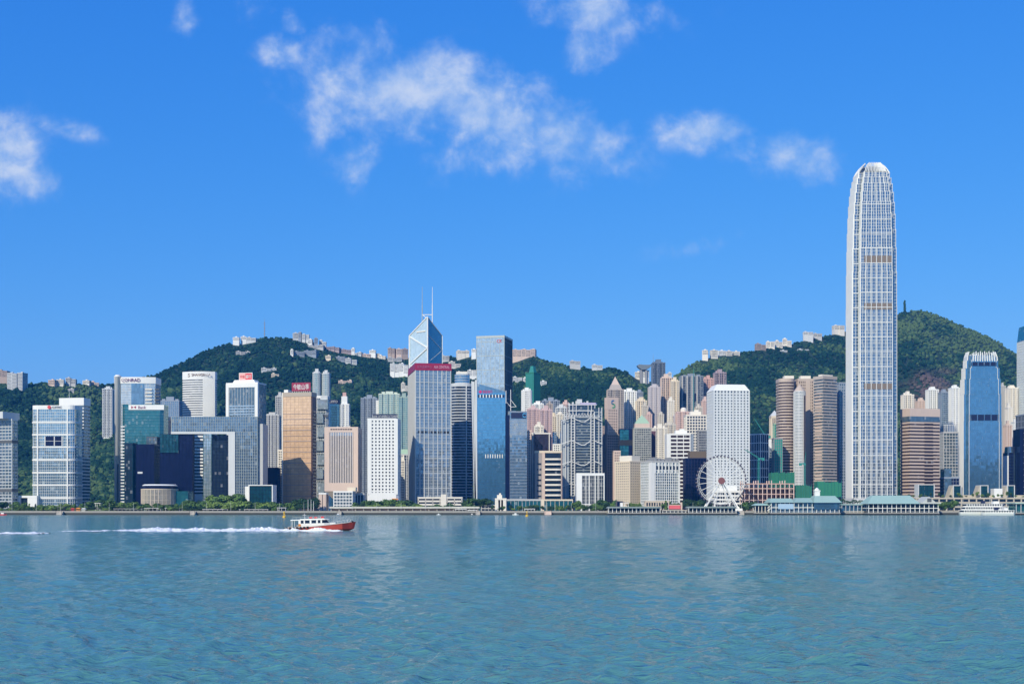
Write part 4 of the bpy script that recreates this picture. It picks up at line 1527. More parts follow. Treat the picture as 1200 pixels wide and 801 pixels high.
# pink granite tower with twisted S mark
B = T('office_tower', 'pink granite stepped bank tower with blue green twisted emblem', 'office tower', (707, 711, 726), 509, 1900, G_NAVY, TAUPE, theta=22, fl=3.8, band=1.6, bay=3.2, pw=1.5, roof=None, parapet=1.2)
hh0 = B.h
for (wf, y0, y1) in ((.80, 509, 466),):
    p = rect(B.w * wf, B.d * wf)
    z0, z1 = B.top - .1, zpx(B, y1, 1900)
    o = MB().prism(p, z0, z1).build('upper_stage', G_DARK, B.root)
    m = MB()
    frame(m, p, z0, z1 - 16, 3.8, 1.8, .35, 3.2, 1.6, .4)
    m.prism(offset(p, .5), z1 - 15.8, z1 + 1)
    m.build('facade_frame', PINKB, o)
    fy = min(q[1] for q in p) - .5
    m = MB(); m2 = MB()
    cz = z1 - 9
    for k in range(10):
        t0, t1 = math.radians(60 + k * 24), math.radians(60 + (k + 1) * 24)
        m.bar((.2 + 2.6 * math.cos(t0), fy - .3, cz + 2.9 + 2.6 * math.sin(t0)), (.2 + 2.6 * math.cos(t1), fy - .3, cz + 2.9 + 2.6 * math.sin(t1)), .5, 1.7)
        t0, t1 = math.radians(240 + k * 24), math.radians(240 + (k + 1) * 24)
        m2.bar((.2 + 2.6 * math.cos(t0), fy - .3, cz - 2.2 + 2.6 * math.sin(t0)), (.2 + 2.6 * math.cos(t1), fy - .3, cz - 2.2 + 2.6 * math.sin(t1)), .5, 1.7)
    m.build('emblem', BLUEP, o)
    m2.build('emblem', LOGOG, o)
    m = MB()
    for k in range(5):
        x = -B.w * wf * .4 + k * B.w * wf * .2
        m.box(x - .3, x + .3, fy + .6, fy + 1.2, z1 + .9, z1 + 3)
    m.build('roof_plant', TAUPE, o)
B = T('office_tower', 'beige granite tower shaft left in shade between two bank buildings', 'office tower', (704.5, 712), 500, 1960, G_NAVY, TAUPE, depth=20, fl=3.8, band=1.6, bay=3.2, pw=1.5, roof=None)  # shade on the beige stone put into the taupe and navy colours
B.root['label'] = 'narrow granite shaft toned dark for shade right behind the trussed bank headquarters'
B = T('apartment_tower', 'grey apartment tower with pointed pyramid top above the pink granite tower', 'apartment tower', (711, 731), 457, 2130, G_RES, wall('grey_beige_tile', (.40, .36, .34)), depth=24, plan=lambda w, d: bays(w, d, 2, 2), fl=3, band=1.0, bay=2.4, pw=.7, roof=None)
MB().prism(rect(B.w * .8, B.d * .8), B.top - .2, B.top + 8, rect(B.w * .55, B.d * .55)).build('set_back', wall('grey_beige_tile', (.4, .36, .34)), B.root)
MB().cone(rect(B.w * .5, B.d * .5), B.top + 7.9, (0, 0, B.top + 22)).build('pyramid_roof', PINKB, B.root)
B = T('office_tower', 'brown gridded tower shoulder stepping down from the pink granite tower', 'office tower', (718.5, 727), 529, 1850, G_BROWN, PINKB, depth=18, fl=3.6, band=1.6, bay=2.8, pw=1.3, roof=None)
B = T('office_block', 'dark glossy block with black band behind the cream hotel', 'office block', (725, 744), 503, 1900, G_TEAL, G_NAVY, depth=22, fl=4, band=.25, bay=4, pw=.2, roof=None, parapet=1)
bx(B, 'black_band', BLACK, -B.w / 2 - .5, B.w / 2 + .5, B.front - .7, B.front + 2, B.h - 23, B.h - 15)
bx(B, 'shade_slab', G_NAVY, B.w / 2 - 9, B.w / 2 + .3, B.front - .6, B.front + 4, 0, B.h - .2)  # dark slab puts the shade of this end into colour
B = T('apartment_tower', 'white ribbed apartment tower behind the dark glossy block', 'apartment tower', (729, 746), 459, 2190, G_RES, WHITE, depth=20, plan=lambda w, d: bays(w, d, 3, 2), fl=3, band=1.05, bay=2.6, pw=1.1, roof='res')
B = T('apartment_tower', 'grey blue apartment tower shadowed behind the white ribbed one', 'apartment tower', (745, 753.5), 460, 2260, G_RES, BLUEG, depth=18, fl=3, band=1.0, bay=2.6, pw=.9, roof='res')
B = T('apartment_tower', 'cream apartment tower above the green pyramid roof', 'apartment tower', (745, 758), 470, 2170, G_RES, CREAM, depth=18, plan=lambda w, d: bays(w, d, 2, 1.8), fl=3, band=1.05, bay=2.6, pw=1.1, roof='res')

# green pyramid roof
B = T('office_tower', 'grey office tower with pale green pyramid roof', 'office tower', (741.5, 763), 502, 1880, G_RES, wall('grey_green_tile', (.38, .40, .38)), depth=26, fl=3.3, band=1.1, bay=2.6, pw=.8, roof=None)
MB().prism(rect(B.w * .86, B.d * .8), B.top - .2, B.top + 6).build('set_back', PINKB, B.root)
MB().prism(rect(B.w * .84, B.d * .78), B.top + 5.9, B.top + 10, rect(B.w * .66, B.d * .6)).build('lower_roof', GREENR, B.root)
MB().cone(rect(B.w * .66, B.d * .6), B.top + 9.9, (0, 0, B.top + 19)).build('pyramid_roof', GREENR, B.root)

# cream hotel, two volumes
B = T('hotel', 'cream hotel block with stacked curved bay windows and white roof storey', 'hotel', (721, 738, 755), 541, 1700, G_DARK, CREAM, theta=40, fl=3.4, band=1.7, e=.4, bay=3.6, pw=1.7, ep=.6, roof=None, parapet=1.4)
MB().prism(chamfer(B.w * .8, B.d * .85, 3), B.top - .1, B.top + 7).build('roof_storey', WARMW, B.root)
B = T('office_block', 'white gridded office block with columned top storeys beside the cream hotel', 'office block', (751, 763, 796), 541, 1660, G_GREY, WHITE, theta=22, fl=3.5, band=.7, bay=3.2, pw=.6, ep=.45, roof=None, parapet=1.4, pwl=LGREY)
m = MB()
for k in range(9):
    x = -B.w / 2 + .8 + k * (B.w - 1.6) / 8
    m.box(x - .8, x + .8, B.front - 1.0, B.front + .3, B.h - 14, B.h - .6)
m.build('column', WHITE, B.root)
bx(B, 'corner_pier', WHITE, -B.w / 2 - .6, -B.w / 2 + 5, B.front - .9, B.front + 5, 0, B.h - 1)
bx(B, 'corner_pier', WHITE, B.w / 2 - 1.6, B.w / 2 + .6, B.front - .9, B.front + 3, 0, B.h - 1)
m = MB()
z = B.h - 9.5
m.box(-B.w / 2 + 5.2, B.w / 2 - 1.7, B.front - .5, B.front, z, z + 4.5)
m.build('dark_storey', G_DARK, B.root)
m = MB()
for k in range(8):
    m.box(-B.w / 2 + 3 + k * 5.4, -B.w / 2 + 7 + k * 5.4, -6, 6, B.top - .1, B.top + 2 + (k * 7 % 4))
m.build('roof_plant', GREY, B.root)
B = T('office_block', 'low beige colonnaded block in front of the white gridded office block', 'office block', (755, 784), 588, 1540, G_DARK, BEIGE, depth=16, fl=5, band=1.2, bay=3, pw=1.1, roof=None)

# hillside cluster of tall flats
B = T('apartment_tower', 'very tall slim dark blue apartment tower rising above the skyline gap', 'apartment tower', (763.5, 779.5), 425.5, 2330, G_RES, wall('slate_blue_tile', (.13, .17, .24)), depth=22, plan=lambda w, d: bays(w, d, 2, 3), fl=3, band=.8, bay=2.8, pw=.6, roof='res', slope=True)
MB().tube((-9, 0, B.top), (-9, 0, B.top + 17), .35, .15).build('antenna', GREY, B.root)
B = T('apartment_tower', 'pale lilac apartment tower with dark edge left of the pink beige one', 'apartment tower', (759.5, 774), 454, 2200, G_RES, wall('pale_lilac_tile', (.50, .47, .50)), depth=20, plan=lambda w, d: bays(w, d, 2, 1.6), fl=3, band=1.05, bay=2.4, pw=1.0, roof='res')
B = T('apartment_tower', 'tall pink beige apartment tower with red brown top', 'apartment tower', (774, 787), 443, 2240, G_RES, PINKB, depth=18, plan=lambda w, d: bays(w, d, 2, 1.8), fl=3, band=1.05, bay=2.4, pw=.8, roof='res')
B = T('apartment_tower', 'pale yellow edged apartment tower beside the dark curved one', 'apartment tower', (785, 796), 447, 2230, G_RES, CREAM, depth=18, plan=lambda w, d: bays(w, d, 1, 2), fl=3, band=.95, bay=2.6, pw=1.0, roof='res')
B = T('apartment_tower', 'dark blue curved apartment tower with white ribs and two dark voids', 'apartment tower', (796, 824), 441, 2260, G_RES, wall('blue_slate_rib', (.22, .26, .33)), depth=26, plan=lambda w, d: bays(w, d, 4, 2.4), fl=3, band=.9, bay=3, pw=.5, roof='res')
m = MB()
for cx in (-13, 5):
    m.box(cx - 2.2, cx + 2.2, B.front - .6, B.front + 3, B.h - 42, B.h - 29)
m.build('sky_void', NAVYP, B.root)
m = MB()
for k in range(4):
    x = -B.w / 2 + (2 * k + .5) * B.w / 9
    m.box(x - .6, x + .6, B.front - 1, B.front, 0, B.h + 1)
m.build('white_rib', WARMW, B.root)
B = T('apartment_tower', 'salmon pink apartment tower with dark side behind the round window tower', 'apartment tower', (823, 836.5), 444, 2290, G_RES, PINK, depth=20, plan=lambda w, d: bays(w, d, 1, 2.5), fl=3, band=1.4, bay=3, pw=1.1, roof='res')
B = T('apartment_tower', 'pink capped apartment tower, higher of the two pink ones', 'apartment tower', (836, 851), 437, 2330, G_RES, wall('slate_pink_tile', (.34, .28, .32)), depth=20, plan=lambda w, d: bays(w, d, 2, 2.2), fl=3, band=.95, bay=2.8, pw=.8, roof='res', slope=True)
MB().prism(rect(B.w * .36, 9), B.top - .1, B.top + 6).build('pink_cap', PINK, B.root)
B = T('apartment_tower', 'pink and white apartment tower with domed tank below the curved dark tower', 'apartment tower', (792, 815), 483, 2060, G_RES, wall('rose_white_tile', (.60, .45, .42)), depth=20, plan=lambda w, d: bays(w, d, 3, 2), fl=3, band=1.05, bay=2.6, pw=.9, roof=None)
MB().lathe([(5, B.top - .1), (5, B.top + 4), (3, B.top + 6.5), (.3, B.top + 7)], 16, (-3, 0)).build('roof_tank', WARMW, B.root)
B = T('apartment_tower', 'cluttered white tenement tower between lilac tower and gridded block', 'apartment tower', (764, 782), 502, 2000, G_RES, WARMW, depth=18, plan=lambda w, d: bays(w, d, 2, 1.6), fl=3, band=1.05, bay=2.4, pw=1.0, roof='res')
B = T('apartment_tower', 'grey cream tenement tower above the gridded white block', 'apartment tower', (777, 792), 498, 2030, G_RES, wall('dusty_cream', (.55, .52, .47)), depth=18, plan=lambda w, d: bays(w, d, 2, 1.6), fl=3, band=1.0, bay=2.4, pw=.8, roof='res')
B = T('apartment_tower', 'maroon shaded narrow tower right of the green pyramid tower', 'apartment tower', (762.5, 768), 506, 1930, G_BROWN, wall('maroon_tile', (.13, .06, .08)), depth=16, fl=3.2, band=1.3, bay=3, pw=1.5, roof=None)
B = T('office_block', 'gridded white office block with dark square windows behind the ferris wheel', 'office block', (802, 828), 487, 1920, G_DARK, WARMW, depth=26, fl=4.2, band=1.5, bay=4.4, pw=1.2, roof='box')
B.root['label'] = 'upper gridded cream office block with rows of dark square windows'
B = T('office_block', 'white office block with long brown window rows and blank edge walls', 'office block', (783, 809), 509, 1790, G_BROWN, WHITE, depth=26, fl=5.2, band=1.9, e=.45, bay=9.5, pw=1.0, ep=.5, roof='box')
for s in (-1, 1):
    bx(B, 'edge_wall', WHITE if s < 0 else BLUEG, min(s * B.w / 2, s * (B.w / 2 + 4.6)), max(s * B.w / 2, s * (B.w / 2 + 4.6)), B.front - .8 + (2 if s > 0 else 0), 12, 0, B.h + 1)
B = T('office_block', 'grey tower edge with narrow windows left of the round window tower', 'office block', (817, 829), 505, 1860, G_DARK, GREY, depth=18, fl=3.6, band=1.2, bay=2.8, pw=.9, roof=None)
B = T('office_block', 'navy shaded block with brown top behind the big wheel', 'office block', (801, 828), 537, 1740, G_NAVY, NAVYP, depth=24, fl=4, band=.3, bay=4, pw=.3, roof=None, parapet=.8)  # glass and frame both coloured navy
bx(B, 'brown_top', wall('olive_brown_panel', (.14, .11, .08)), -B.w / 2 + 6, B.w / 2, -10, 10, B.top - .1, B.top + 9)

# round-window tower
D = 1640.0
B = T('office_tower', 'pale office tower with round porthole windows and chamfered white roof', 'office tower', (828.5, 836.5, 878), 457.5, D, G_SMOKE, wall('blue_white_panel', (.62, .66, .70)), theta=6, fl=3.6, band=0, bay=None, roof=None, parapet=0)
bw, bd = B.w / 2, B.d / 2
p = rect(B.w, B.d)
PORT = wall('blue_white_panel', (.62, .66, .70))
m = MB()
nfl = 42
fh = B.h / nfl
nx = 11
for k in range(nfl):
    m.prism(offset(p, .4), k * fh + (.02 if k == 0 else -.85), k * fh + .85)
cw = B.w / nx
for i in range(nx + 1):
    x = -bw + i * cw
    m.box(max(-bw - .3, x - 1.12), min(bw + .3, x + 1.12), -bd - .42, -bd + .2, .1, B.h - .05)
    # round the corners of each opening with small struts, giving portholes
for i in range(14):
    y = -bd + i * B.d / 13
    for s in (-1, 1):
        m.box(min(s * bw, s * (bw + .42)), max(s * bw, s * (bw + .42)), max(-bd, y - .8), min(bd, y + .8), .1, B.h - .05)
m.build('porthole_wall', PORT, B.root)
m = MB()
r_ = .82
for k in range(nfl):
    for i in range(nx):
        xc, zc_ = -bw + (i + .5) * cw, (k + .5) * fh
        ax, az = (cw - 2.24) / 2, (fh - 1.7) / 2
        for (sx_, sz_) in ((1, 1), (1, -1), (-1, 1), (-1, -1)):
            cx_, cz_ = xc + sx_ * ax, zc_ + sz_ * az
            tri = [(cx_, -bd - .38, cz_), (cx_ - sx_ * ax * .5, -bd - .38, cz_), (cx_, -bd - .38, cz_ - sz_ * az * .5)]
            m.add(tri, [(0, 1, 2)] if sx_ * sz_ > 0 else [(2, 1, 0)])
m.build('porthole_corner', PORT, B.root)
for s in (-1, 1):
    bx(B, 'corner_pier', PORT, min(s * (bw + .6), s * (bw - 1.2)), max(s * (bw + .6), s * (bw - 1.2)), -bd - .7, -bd + 3, 0, B.h)
MB().prism(offset(p, .8), B.h, B.h + 8.2, [(x * .78, y * .78) for x, y in p]).build('roof', WHITE, B.root)
m = MB()
for s in (-.3, .05, .38):
    m.box(-bw - .05 + B.w * (s + .5) - .16, -bw + B.w * (s + .5) + .2, -bd - .62, -bd - .4, 10, B.h)
m.build('cable_track', LGREY, B.root)
B = T('podium_building', 'white terraced podium building behind the wheel supports', 'podium building', (834, 873), 576, 1600, G_DARK, WHITE, depth=30, fl=4.4, band=1.9, e=1.2, bay=6, pw=.7, roof=None)
bx(B, 'upper_terrace', WHITE, -B.w / 2 + 4, B.w / 2 - 8, -6, 12, B.top - .1, B.top + 6)

B = T('office_tower', 'narrow white framed tower with navy lower half beside the round window tower', 'office tower', (878.5, 891, 900.5), 508.5, 1720, G_NAVY, WHITE, theta=35, fl=11, band=.9, bay=3.4, pw=.5, roof=None, parapet=1)
B = T('office_block', 'grey blue narrow block with white cap behind the green netting', 'office block', (899, 907), 526, 1800, G_GREY, BLUEG, depth=18, fl=3.6, band=1, bay=3, pw=.5, roof=None)
bx(B, 'white_cap', WHITE, -4, 5, -6, 6, B.top - .1, B.top + 12)
B = T('apartment_tower', 'cream tower with pointed white roof left of the striped rounded tower', 'apartment tower', (902, 912), 489, 1950, G_BROWN, CREAM, depth=16, fl=26, band=2, bay=3.3, pw=1.5, roof=None, parapet=2.5)
MB().cone(rect(12, 14), B.top - .1, (1, 0, B.top + 9)).build('pointed_roof', PALE, B.root)
B = T('construction_block', 'building core wrapped in faded teal netting beside the striped rounded tower', 'construction site', (905, 917), 514, 1760, NETT, GREY, depth=16, fl=4, band=.3, bay=3, pw=.3, roof=None)
B.root['label'] = 'half built core wrapped in faded teal netting beside the striped rounded tower'
B = T('construction_block', 'thin netted scaffold tower standing above the faded teal netting', 'construction site', (906, 911), 497, 1840, NETT, GREENR, depth=10, fl=4, band=.3, bay=3, pw=.3, roof=None)

# western striped twins
STR = wall('rose_granite', (.49, .41, .36))
B = T('office_tower', 'brown striped office tower with rounded corners next to teal netting', 'office tower', (909, 932), 446.5, 1790, G_BROWN, STR, depth=34, plan=lambda w, d: rounded(w, d, 9), fl=4.0, band=2.1, e=.4, bay=None, roof=None, parapet=4)
bx(B, 'roof_block', WARMW, -2, 11, -6, 6, B.top - .1, B.top + 4.6)
B = T('office_tower', 'silver half round shaft with pointed cap between the brown striped towers', 'office tower', (929, 945.5), 458, 1745, G_GREY, ALUM, depth=20, plan=ellipse, fl=4.0, band=.8, e=.2, bay=1.6, pw=.5, minedge=.5, roof=None, parapet=0)
MB().lathe([(B.w / 2 + .4, B.h), (B.w / 2 * .6, B.h + 5), (.5, B.h + 9.5)], 24).build('pointed_cap', STR, B.root)
for s in (.32,):
    bx(B, 'dark_strip', G_BROWN, B.w * s - .8, B.w * s + .8, -B.d / 2 - .2, 0, 0, B.h - 6)
B = T('office_tower', 'broad rose granite tower behind the silver half round shaft', 'office tower', (930.5, 953.5), 446, 1800, G_BROWN, STR, depth=30, fl=4.0, band=1.6, bay=2.6, pw=1.3, roof=None, parapet=3)
bx(B, 'blank_wall', STR, B.w / 2 - 10, B.w / 2 - 4.5, B.front - .8, B.front + 1, 0, B.h)
bx(B, 'roof_block', WARMW, -5, 9, -5, 6, B.top - .1, B.top + 4.8)
B = T('office_tower', 'grey striped office tower with zigzag bays just left of the tallest skyscraper', 'office tower', (953.5, 964.5, 980.5), 443, 1760, G_GREY, wall('silver_rose_granite', (.45, .40, .37)), theta=30, fl=4.0, band=1.9, e=.4, bay=None, roof=None, parapet=3.4)
m = MB()
for k in range(7):
    m.box(-B.w / 2 + 3 + k * (B.w - 8) / 6, -B.w / 2 + 5.5 + k * (B.w - 8) / 6, -4, 3, B.top - .1, B.top + 2.4)
m.build('roof_plant', WARMW, B.root)
m = MB()
for k in range(34):
    z = 5 + k * 4.6
    if z < B.h - 4:
        m.box(-B.w / 2 - .9, -B.w / 2 + .2, B.front + 2, B.front + B.d - 3, z, z + 1.6)
m.build('zigzag_bay', PINKB, B.root)
B = T('office_tower', 'blue grey rear shaft tucked between zigzag tower and tallest skyscraper', 'office tower', (979, 991), 449, 1800, G_GREY, BLUEG, depth=24, fl=4.0, band=1.3, bay=2.6, pw=.9, roof=None)

MORE = [
    ((727, 733), 470, 2230, 'grey_beige_tile', 'slim grey beige apartment tower squeezed left of the white ribbed one'),
    ((752, 759), 476, 2120, 'dusty_cream', 'dusty cream apartment tower right above the green pyramid roof'),
    ((757, 764), 486, 2070, 'rose_white_tile', 'slim rose white apartment tower right of the green pyramid roof'),
    ((782, 790), 470, 2110, 'warm_white', 'warm white apartment tower below the pink beige tall one'),
    ((789, 796), 488, 2090, 'pale_lilac_tile', 'narrow lilac apartment tower beside the domed tank tower'),
    ((814, 823), 478, 2140, 'dusty_cream', 'cream grey apartment tower under the curved dark tower right end'),
    ((822, 830), 470, 2180, 'rose_white_tile', 'rose white apartment tower just left of the porthole tower roof'),
    ((771, 778), 486, 2060, 'dusty_cream', 'thin cream apartment tower between lilac tower and tenements'),
    ((652, 660), 486, 2060, 'warm_white', 'warm white apartment tower in front of the pale grey one by the trussed bank'),
    ((658, 668), 474, 2140, 'rose_white_tile', 'rosy apartment tower peeking above the trussed bank left shoulder'),
    ((640, 648), 474, 2210, 'grey_beige_tile', 'grey beige apartment tower above the mauve pink pair'),
    ((786, 793), 456, 2270, 'pale_grey_panel', 'pale grey apartment tower top between pink beige and yellow edged towers'),
    ((1064, 1073), 468, 2220, 'grey_beige_tile', 'grey beige apartment tower second from the tallest skyscraper right flank'),
    ((1092, 1101), 462, 2170, 'dusty_cream', 'dusty cream apartment tower right of the white stepped one'),
    ((1186, 1193), 462, 2140, 'pale_grey_panel', 'pale grey apartment tower right of the tall cream one'),
    ((1178, 1186), 478, 1990, 'warm_white', 'warm white apartment tower in front of the tall cream one'),
]
for (xs, yt, D, mt, lb) in MORE:
    T('apartment_tower', lb, 'apartment tower', xs, yt, D, G_RES, MATS[mt], depth=16, plan=lambda w, d: bays(w, d, 2, 1.6), fl=3, band=1.0, bay=2.4, pw=.8, roof='res')
# ============================ western group ============================
def notch_tower(name, label, xs, D, tiers, gl, fin, base_d, notch, mull, crown, finmat2=None):
    """tiers: (photo row of tier top, x0, x1); every tier is the notched plan scaled to that width"""
    Wm = (xs[1] - xs[0]) / F * D
    cx = PX((xs[0] + xs[1]) / 2, D)
    root = tag(empty(name, (cx, D + base_d / 2, GZ)), label, 'skyscraper')
    B = Bld()
    B.root = root
    B.w, B.d = Wm, base_d
    base = notched(Wm, base_d, notch)
    z0 = 0.0
    core, fins, bands = MB(), MB(), MB()
    for (yt, s) in tiers:
        z1 = PZ(yt, D) - GZ
        p = scale_plan(base, s, 0.5 + 0.5 * s)
        core.prism(p, z0 + .01, z1)
        frame(fins, p, z0, z1 + 1.2, 4, 0, .3, mull[0], mull[1], mull[2], minedge=2)
        frame(bands, p, z0, z1, mull[3], mull[4], mull[5], None)
        z0 = z1
    core.build('glazing', gl, root)
    fins.build('mullion', fin, root)
    bands.build('floor_band', finmat2 or fin, root)
    B.h = z0
    return B


D = 1620.0
FINW = wall('white_aluminium_fin', (.70, .72, .74), rough=.4, spec=.6)
TI = [(358, 1.0), (318, .992), (290, .975), (268, .955), (250, .93), (236, .90), (224, .86), (214, .81), (207, .755), (201, .69)]
B = notch_tower('skyscraper', 'tallest skyscraper with white fins, stepped shoulders and claw like crown', (1001, 1053), D, TI,
                glass('silver_blue_glazing', (.25, .33, .38), .8, blind=.10, fl=4.2, bay=1.6), FINW, 44, 7.2, (3.1, .36, .4, 4.2, .3, .15), None)
B.root['label'] = 'tallest skyscraper with white fins, stepped shoulders and claw like crown'
iw = B.w
zz = lambda y: PZ(y, D) - GZ
fy = -22.0
# dense white fins on the sunlit flank
m = MB()
z0 = 0
for (yt, s) in TI:
    z1 = zz(yt)
    ww, dd = iw * s / 2, 22 * (.5 + .5 * s)
    nn = 17
    for k in range(nn):
        y = -dd + 7.2 * (.5 + .5 * s) + .6 + k * (2 * dd - 14.4 * (.5 + .5 * s) - 1.2) / (nn - 1)
        m.box(-ww - 1.1, -ww + .3, y - .62, y + .62, z0 + .05, z1 + 1)
    z0 = z1
m.build('flank_fin', WHITE, B.root)
# main vertical ribs of the front bay
m = MB()
z0 = 0
for (yt, s) in TI:
    z1 = zz(yt)
    ww, dd = (iw / 2 - 7.2) * s, 22 * (.5 + .5 * s)
    for k in range(7):
        x = -ww + .5 + k * (2 * ww - 1) / 6
        m.box(x - .38, x + .38, -dd - .9, -dd + .3, z0 + .04, z1 + 1.4)
    z0 = z1
m.build('main_rib', FINW, B.root)
m = MB()
for k in range(21):
    z = 14 + k * 18.2
    s = next((s for (yt, s) in TI if z < zz(yt)), None)
    if s:
        ww, dd = (iw / 2 - 7.2) * s, 22 * (.5 + .5 * s)
        m.box(-ww, ww, -dd - .7, -dd, z, z + .75)
        ww2 = iw / 2 * s
        m.box(-ww2 - .2, -ww2 + 6.9 * s, -dd + 7.1 * (.5 + .5 * s) - .6, -dd + 7.2 * (.5 + .5 * s) + .3, z - .1, z + .9)
m.build('transom', FINW, B.root)
for (ya, yb_, s) in ((299.5, 308, .985), (355, 362.5, 1.0), (449, 456, 1.0)):
    dd = 22 * (.5 + .5 * s)
    ww = (iw / 2 - 7.2) * s
    bx(B, 'louvre_band', wall('tan_louvre', (.19, .155, .13)), -ww + 5, ww - .5, -dd - .5, -dd, zz(yb_), zz(ya))
# crown: ring of curved claws
ctop = [(201, .69), (196, .61), (191.5, .49), (189.3, .36)]
base = notched(iw, 44, 7.2)
for i in range(len(base)):
    p, q = Vector(base[i]), Vector(base[(i + 1) % len(base)])
    L = (q - p).length
    if L < 10:
        continue
    nn = 14
    for k in range(nn):
        c = p + (q - p) * ((k + .5) / nn)
        mm = MB()
        last = None
        for j, (yy, s) in enumerate(ctop):
            pt = (c.x * s * (1.0), c.y * (.5 + .5 * s) * (1 if j == 0 else (1 - .06 * j)), zz(yy) + (1 if j == 0 else 0) + (1.2 * (k % 2) if j == 3 else 0))
            if last:
                mm.bar(last, pt, .7, 1.5)
            last = pt
        mm.build('crown_claw', WHITE, B.root)
m = MB()
for (ya, s0, yb_, s1) in ((201, .67, 196, .60), (196, .60, 192.5, .46)):
    m.prism(scale_plan(base, s0 * .96, (.5 + .5 * s0) * .95), zz(ya), zz(yb_), scale_plan(base, s1 * .96, (.5 + .5 * s1) * .88))
m.build('crown_core', G_SMOKE, B.root)
MB().prism(rect(iw * 1.04, 50), 0, 16).build('podium', PALE, B.root)

B = T('office_tower', 'brown and cream banded office block with pink parapet beside the tallest skyscraper', 'office block', (1055.5, 1066.5, 1101), 487, 1640, G_BROWN, wall('cream_rose_band', (.55, .44, .38)), theta=18, fl=4.3, band=2.2, e=.35, bay=None, roof=None, parapet=9.5, pwl=PINKB)
m = MB()
m.prism(offset(B.plan, .38), B.h - 7, B.h - .5)
m.build('glass_storey', G_GREY, B.root)
m = MB()
for k in range(26):
    z = 4 + k * 4.3
    if z < B.h - 9:
        m.box(-1, 12, B.front - .42, B.front + .1, z - .2, z + 2.6)
m.build('recessed_bay', G_BROWN, B.root)
MB().prism(rect(B.w + 14, 30), 0, 14).build('podium', DGREY, B.root)

# second tall blue tower
D = 1690.0
TI = [(494, 1.0), (462, .985), (444, .955), (431, .90), (422, .82)]
B = notch_tower('skyscraper', 'deep blue glass skyscraper with notched corners and white toothed crown', (1131, 1175.5), D, TI, G_IFC, G_BLUE, 26, 5.0, (2.2, .16, .14, 4.2, .22, .1), None)
iw = B.w
zz = lambda y: PZ(y, D) - GZ
m = MB()
z0 = 0
for (yt, s) in TI:
    z1 = zz(yt)
    ww, dd = iw * s / 2, 13 * (.5 + .5 * s)
    for k in range(12):
        y = -dd + 5.0 + .6 + k * (2 * dd - 11.2) / 11
        m.box(-ww - .6, -ww + .3, y - .35, y + .35, z0 + .05, z1 + .8)
    z0 = z1
m.build('flank_fin', WHITE, B.root)
for (ya, yb_, s, mat) in ((485.5, 492.5, 1.0, NAVYP), (424, 428.5, .9, NAVYP)):
    dd = 13 * (.5 + .5 * s)
    ww = (iw / 2 - 5.0) * s
    f = bx(B, 'dark_band', mat, -ww + 1, ww - 1, -dd - .45, -dd, zz(yb_), zz(ya))
    for k in range(5):
        x = -ww + 2 + k * (2 * ww - 4) / 4
        MB().box(x - .4, x + .4, -dd - .8, -dd - .46, zz(yb_), zz(ya)).build('mullion', G_BLUE, f)
base = notched(iw, 26, 5.0)
for i in range(len(base)):
    p, q = Vector(base[i]), Vector(base[(i + 1) % len(base)])
    L = (q - p).length
    if L < 9:
        continue
    for k in range(10):
        c = p + (q - p) * ((k + .5) / 10)
        mm = MB()
        s0, s1 = .80, .70
        mm.bar((c.x * s0, c.y * .9, zz(423)), (c.x * .77, c.y * .88, zz(417)), 1.1, 1.5)
        mm.bar((c.x * .77, c.y * .88, zz(417)), (c.x * .70, c.y * .83, zz(412.5) + (k % 2) * 1.4), .9, 1.2)
        mm.build('crown_tooth', WHITE, B.root)
MB().prism(scale_plan(base, .76, .86), zz(422), zz(416), scale_plan(base, .68, .8)).build('crown_core', G_BLUE, B.root)
z0 = 0
m = MB()
for (yt, s) in TI:
    z1 = zz(yt)
    ww, dd = iw * s / 2, 13 * (.5 + .5 * s)
    for sx_ in (-1, 1):
        x = sx_ * (ww - 5.0 * s)
        m.box(x - .3, x + .3, -dd - .5, -dd + .3, z0 + .04, z1 + .8)
    z0 = z1
m.build('corner_rib', PALE, B.root)

# right edge
B = T('skyscraper', 'pale ribbed skyscraper with teal head cut by the picture edge', 'skyscraper', (1193.5, 1226), 398, 2050, G_PALE, PALE, depth=40, fl=4, band=.9, bay=2.8, pw=.4, roof=None, parapet=0)
MB().prism(B.plan, B.h + .05, B.h + 24, [(x * .8 if x < 0 else x, y) for x, y in B.plan]).build('glass_head', G_TEAL, B.root)
bx(B, 'corner_pier', WHITE, -B.w / 2 - .5, -B.w / 2 + 2.5, B.front - .6, B.front + 2, 0, B.h)
B = T('office_tower', 'navy glass tower with grey grid cut by the picture edge', 'office tower', (1192, 1222), 486, 1720, G_NAVY, BLUEG, depth=30, fl=8, band=.8, bay=5, pw=.7, roof=None)
bx(B, 'low_wing', G_NAVY, -B.w / 2 - 5, -B.w / 2 - .4, -12, 12, 0, B.h - 18)
B = T('office_tower', 'slim navy block with curved blue top between two white apartment stacks', 'office tower', (1176.5, 1188.5), 530, 1740, G_NAVY, G_BLUE, depth=20, fl=4, band=.3, bay=6, pw=.5, roof=None, parapet=0)
MB().prism(rounded(B.w, B.d, 4), B.h + .02, B.h + 8, scale_plan(rounded(B.w, B.d, 4), .85)).build('blue_top', G_BLUE, B.root)
bx(B, 'white_edge', WHITE, -B.w / 2 - 1, -B.w / 2 + .6, B.front - .5, 6, 0, B.h - 4)
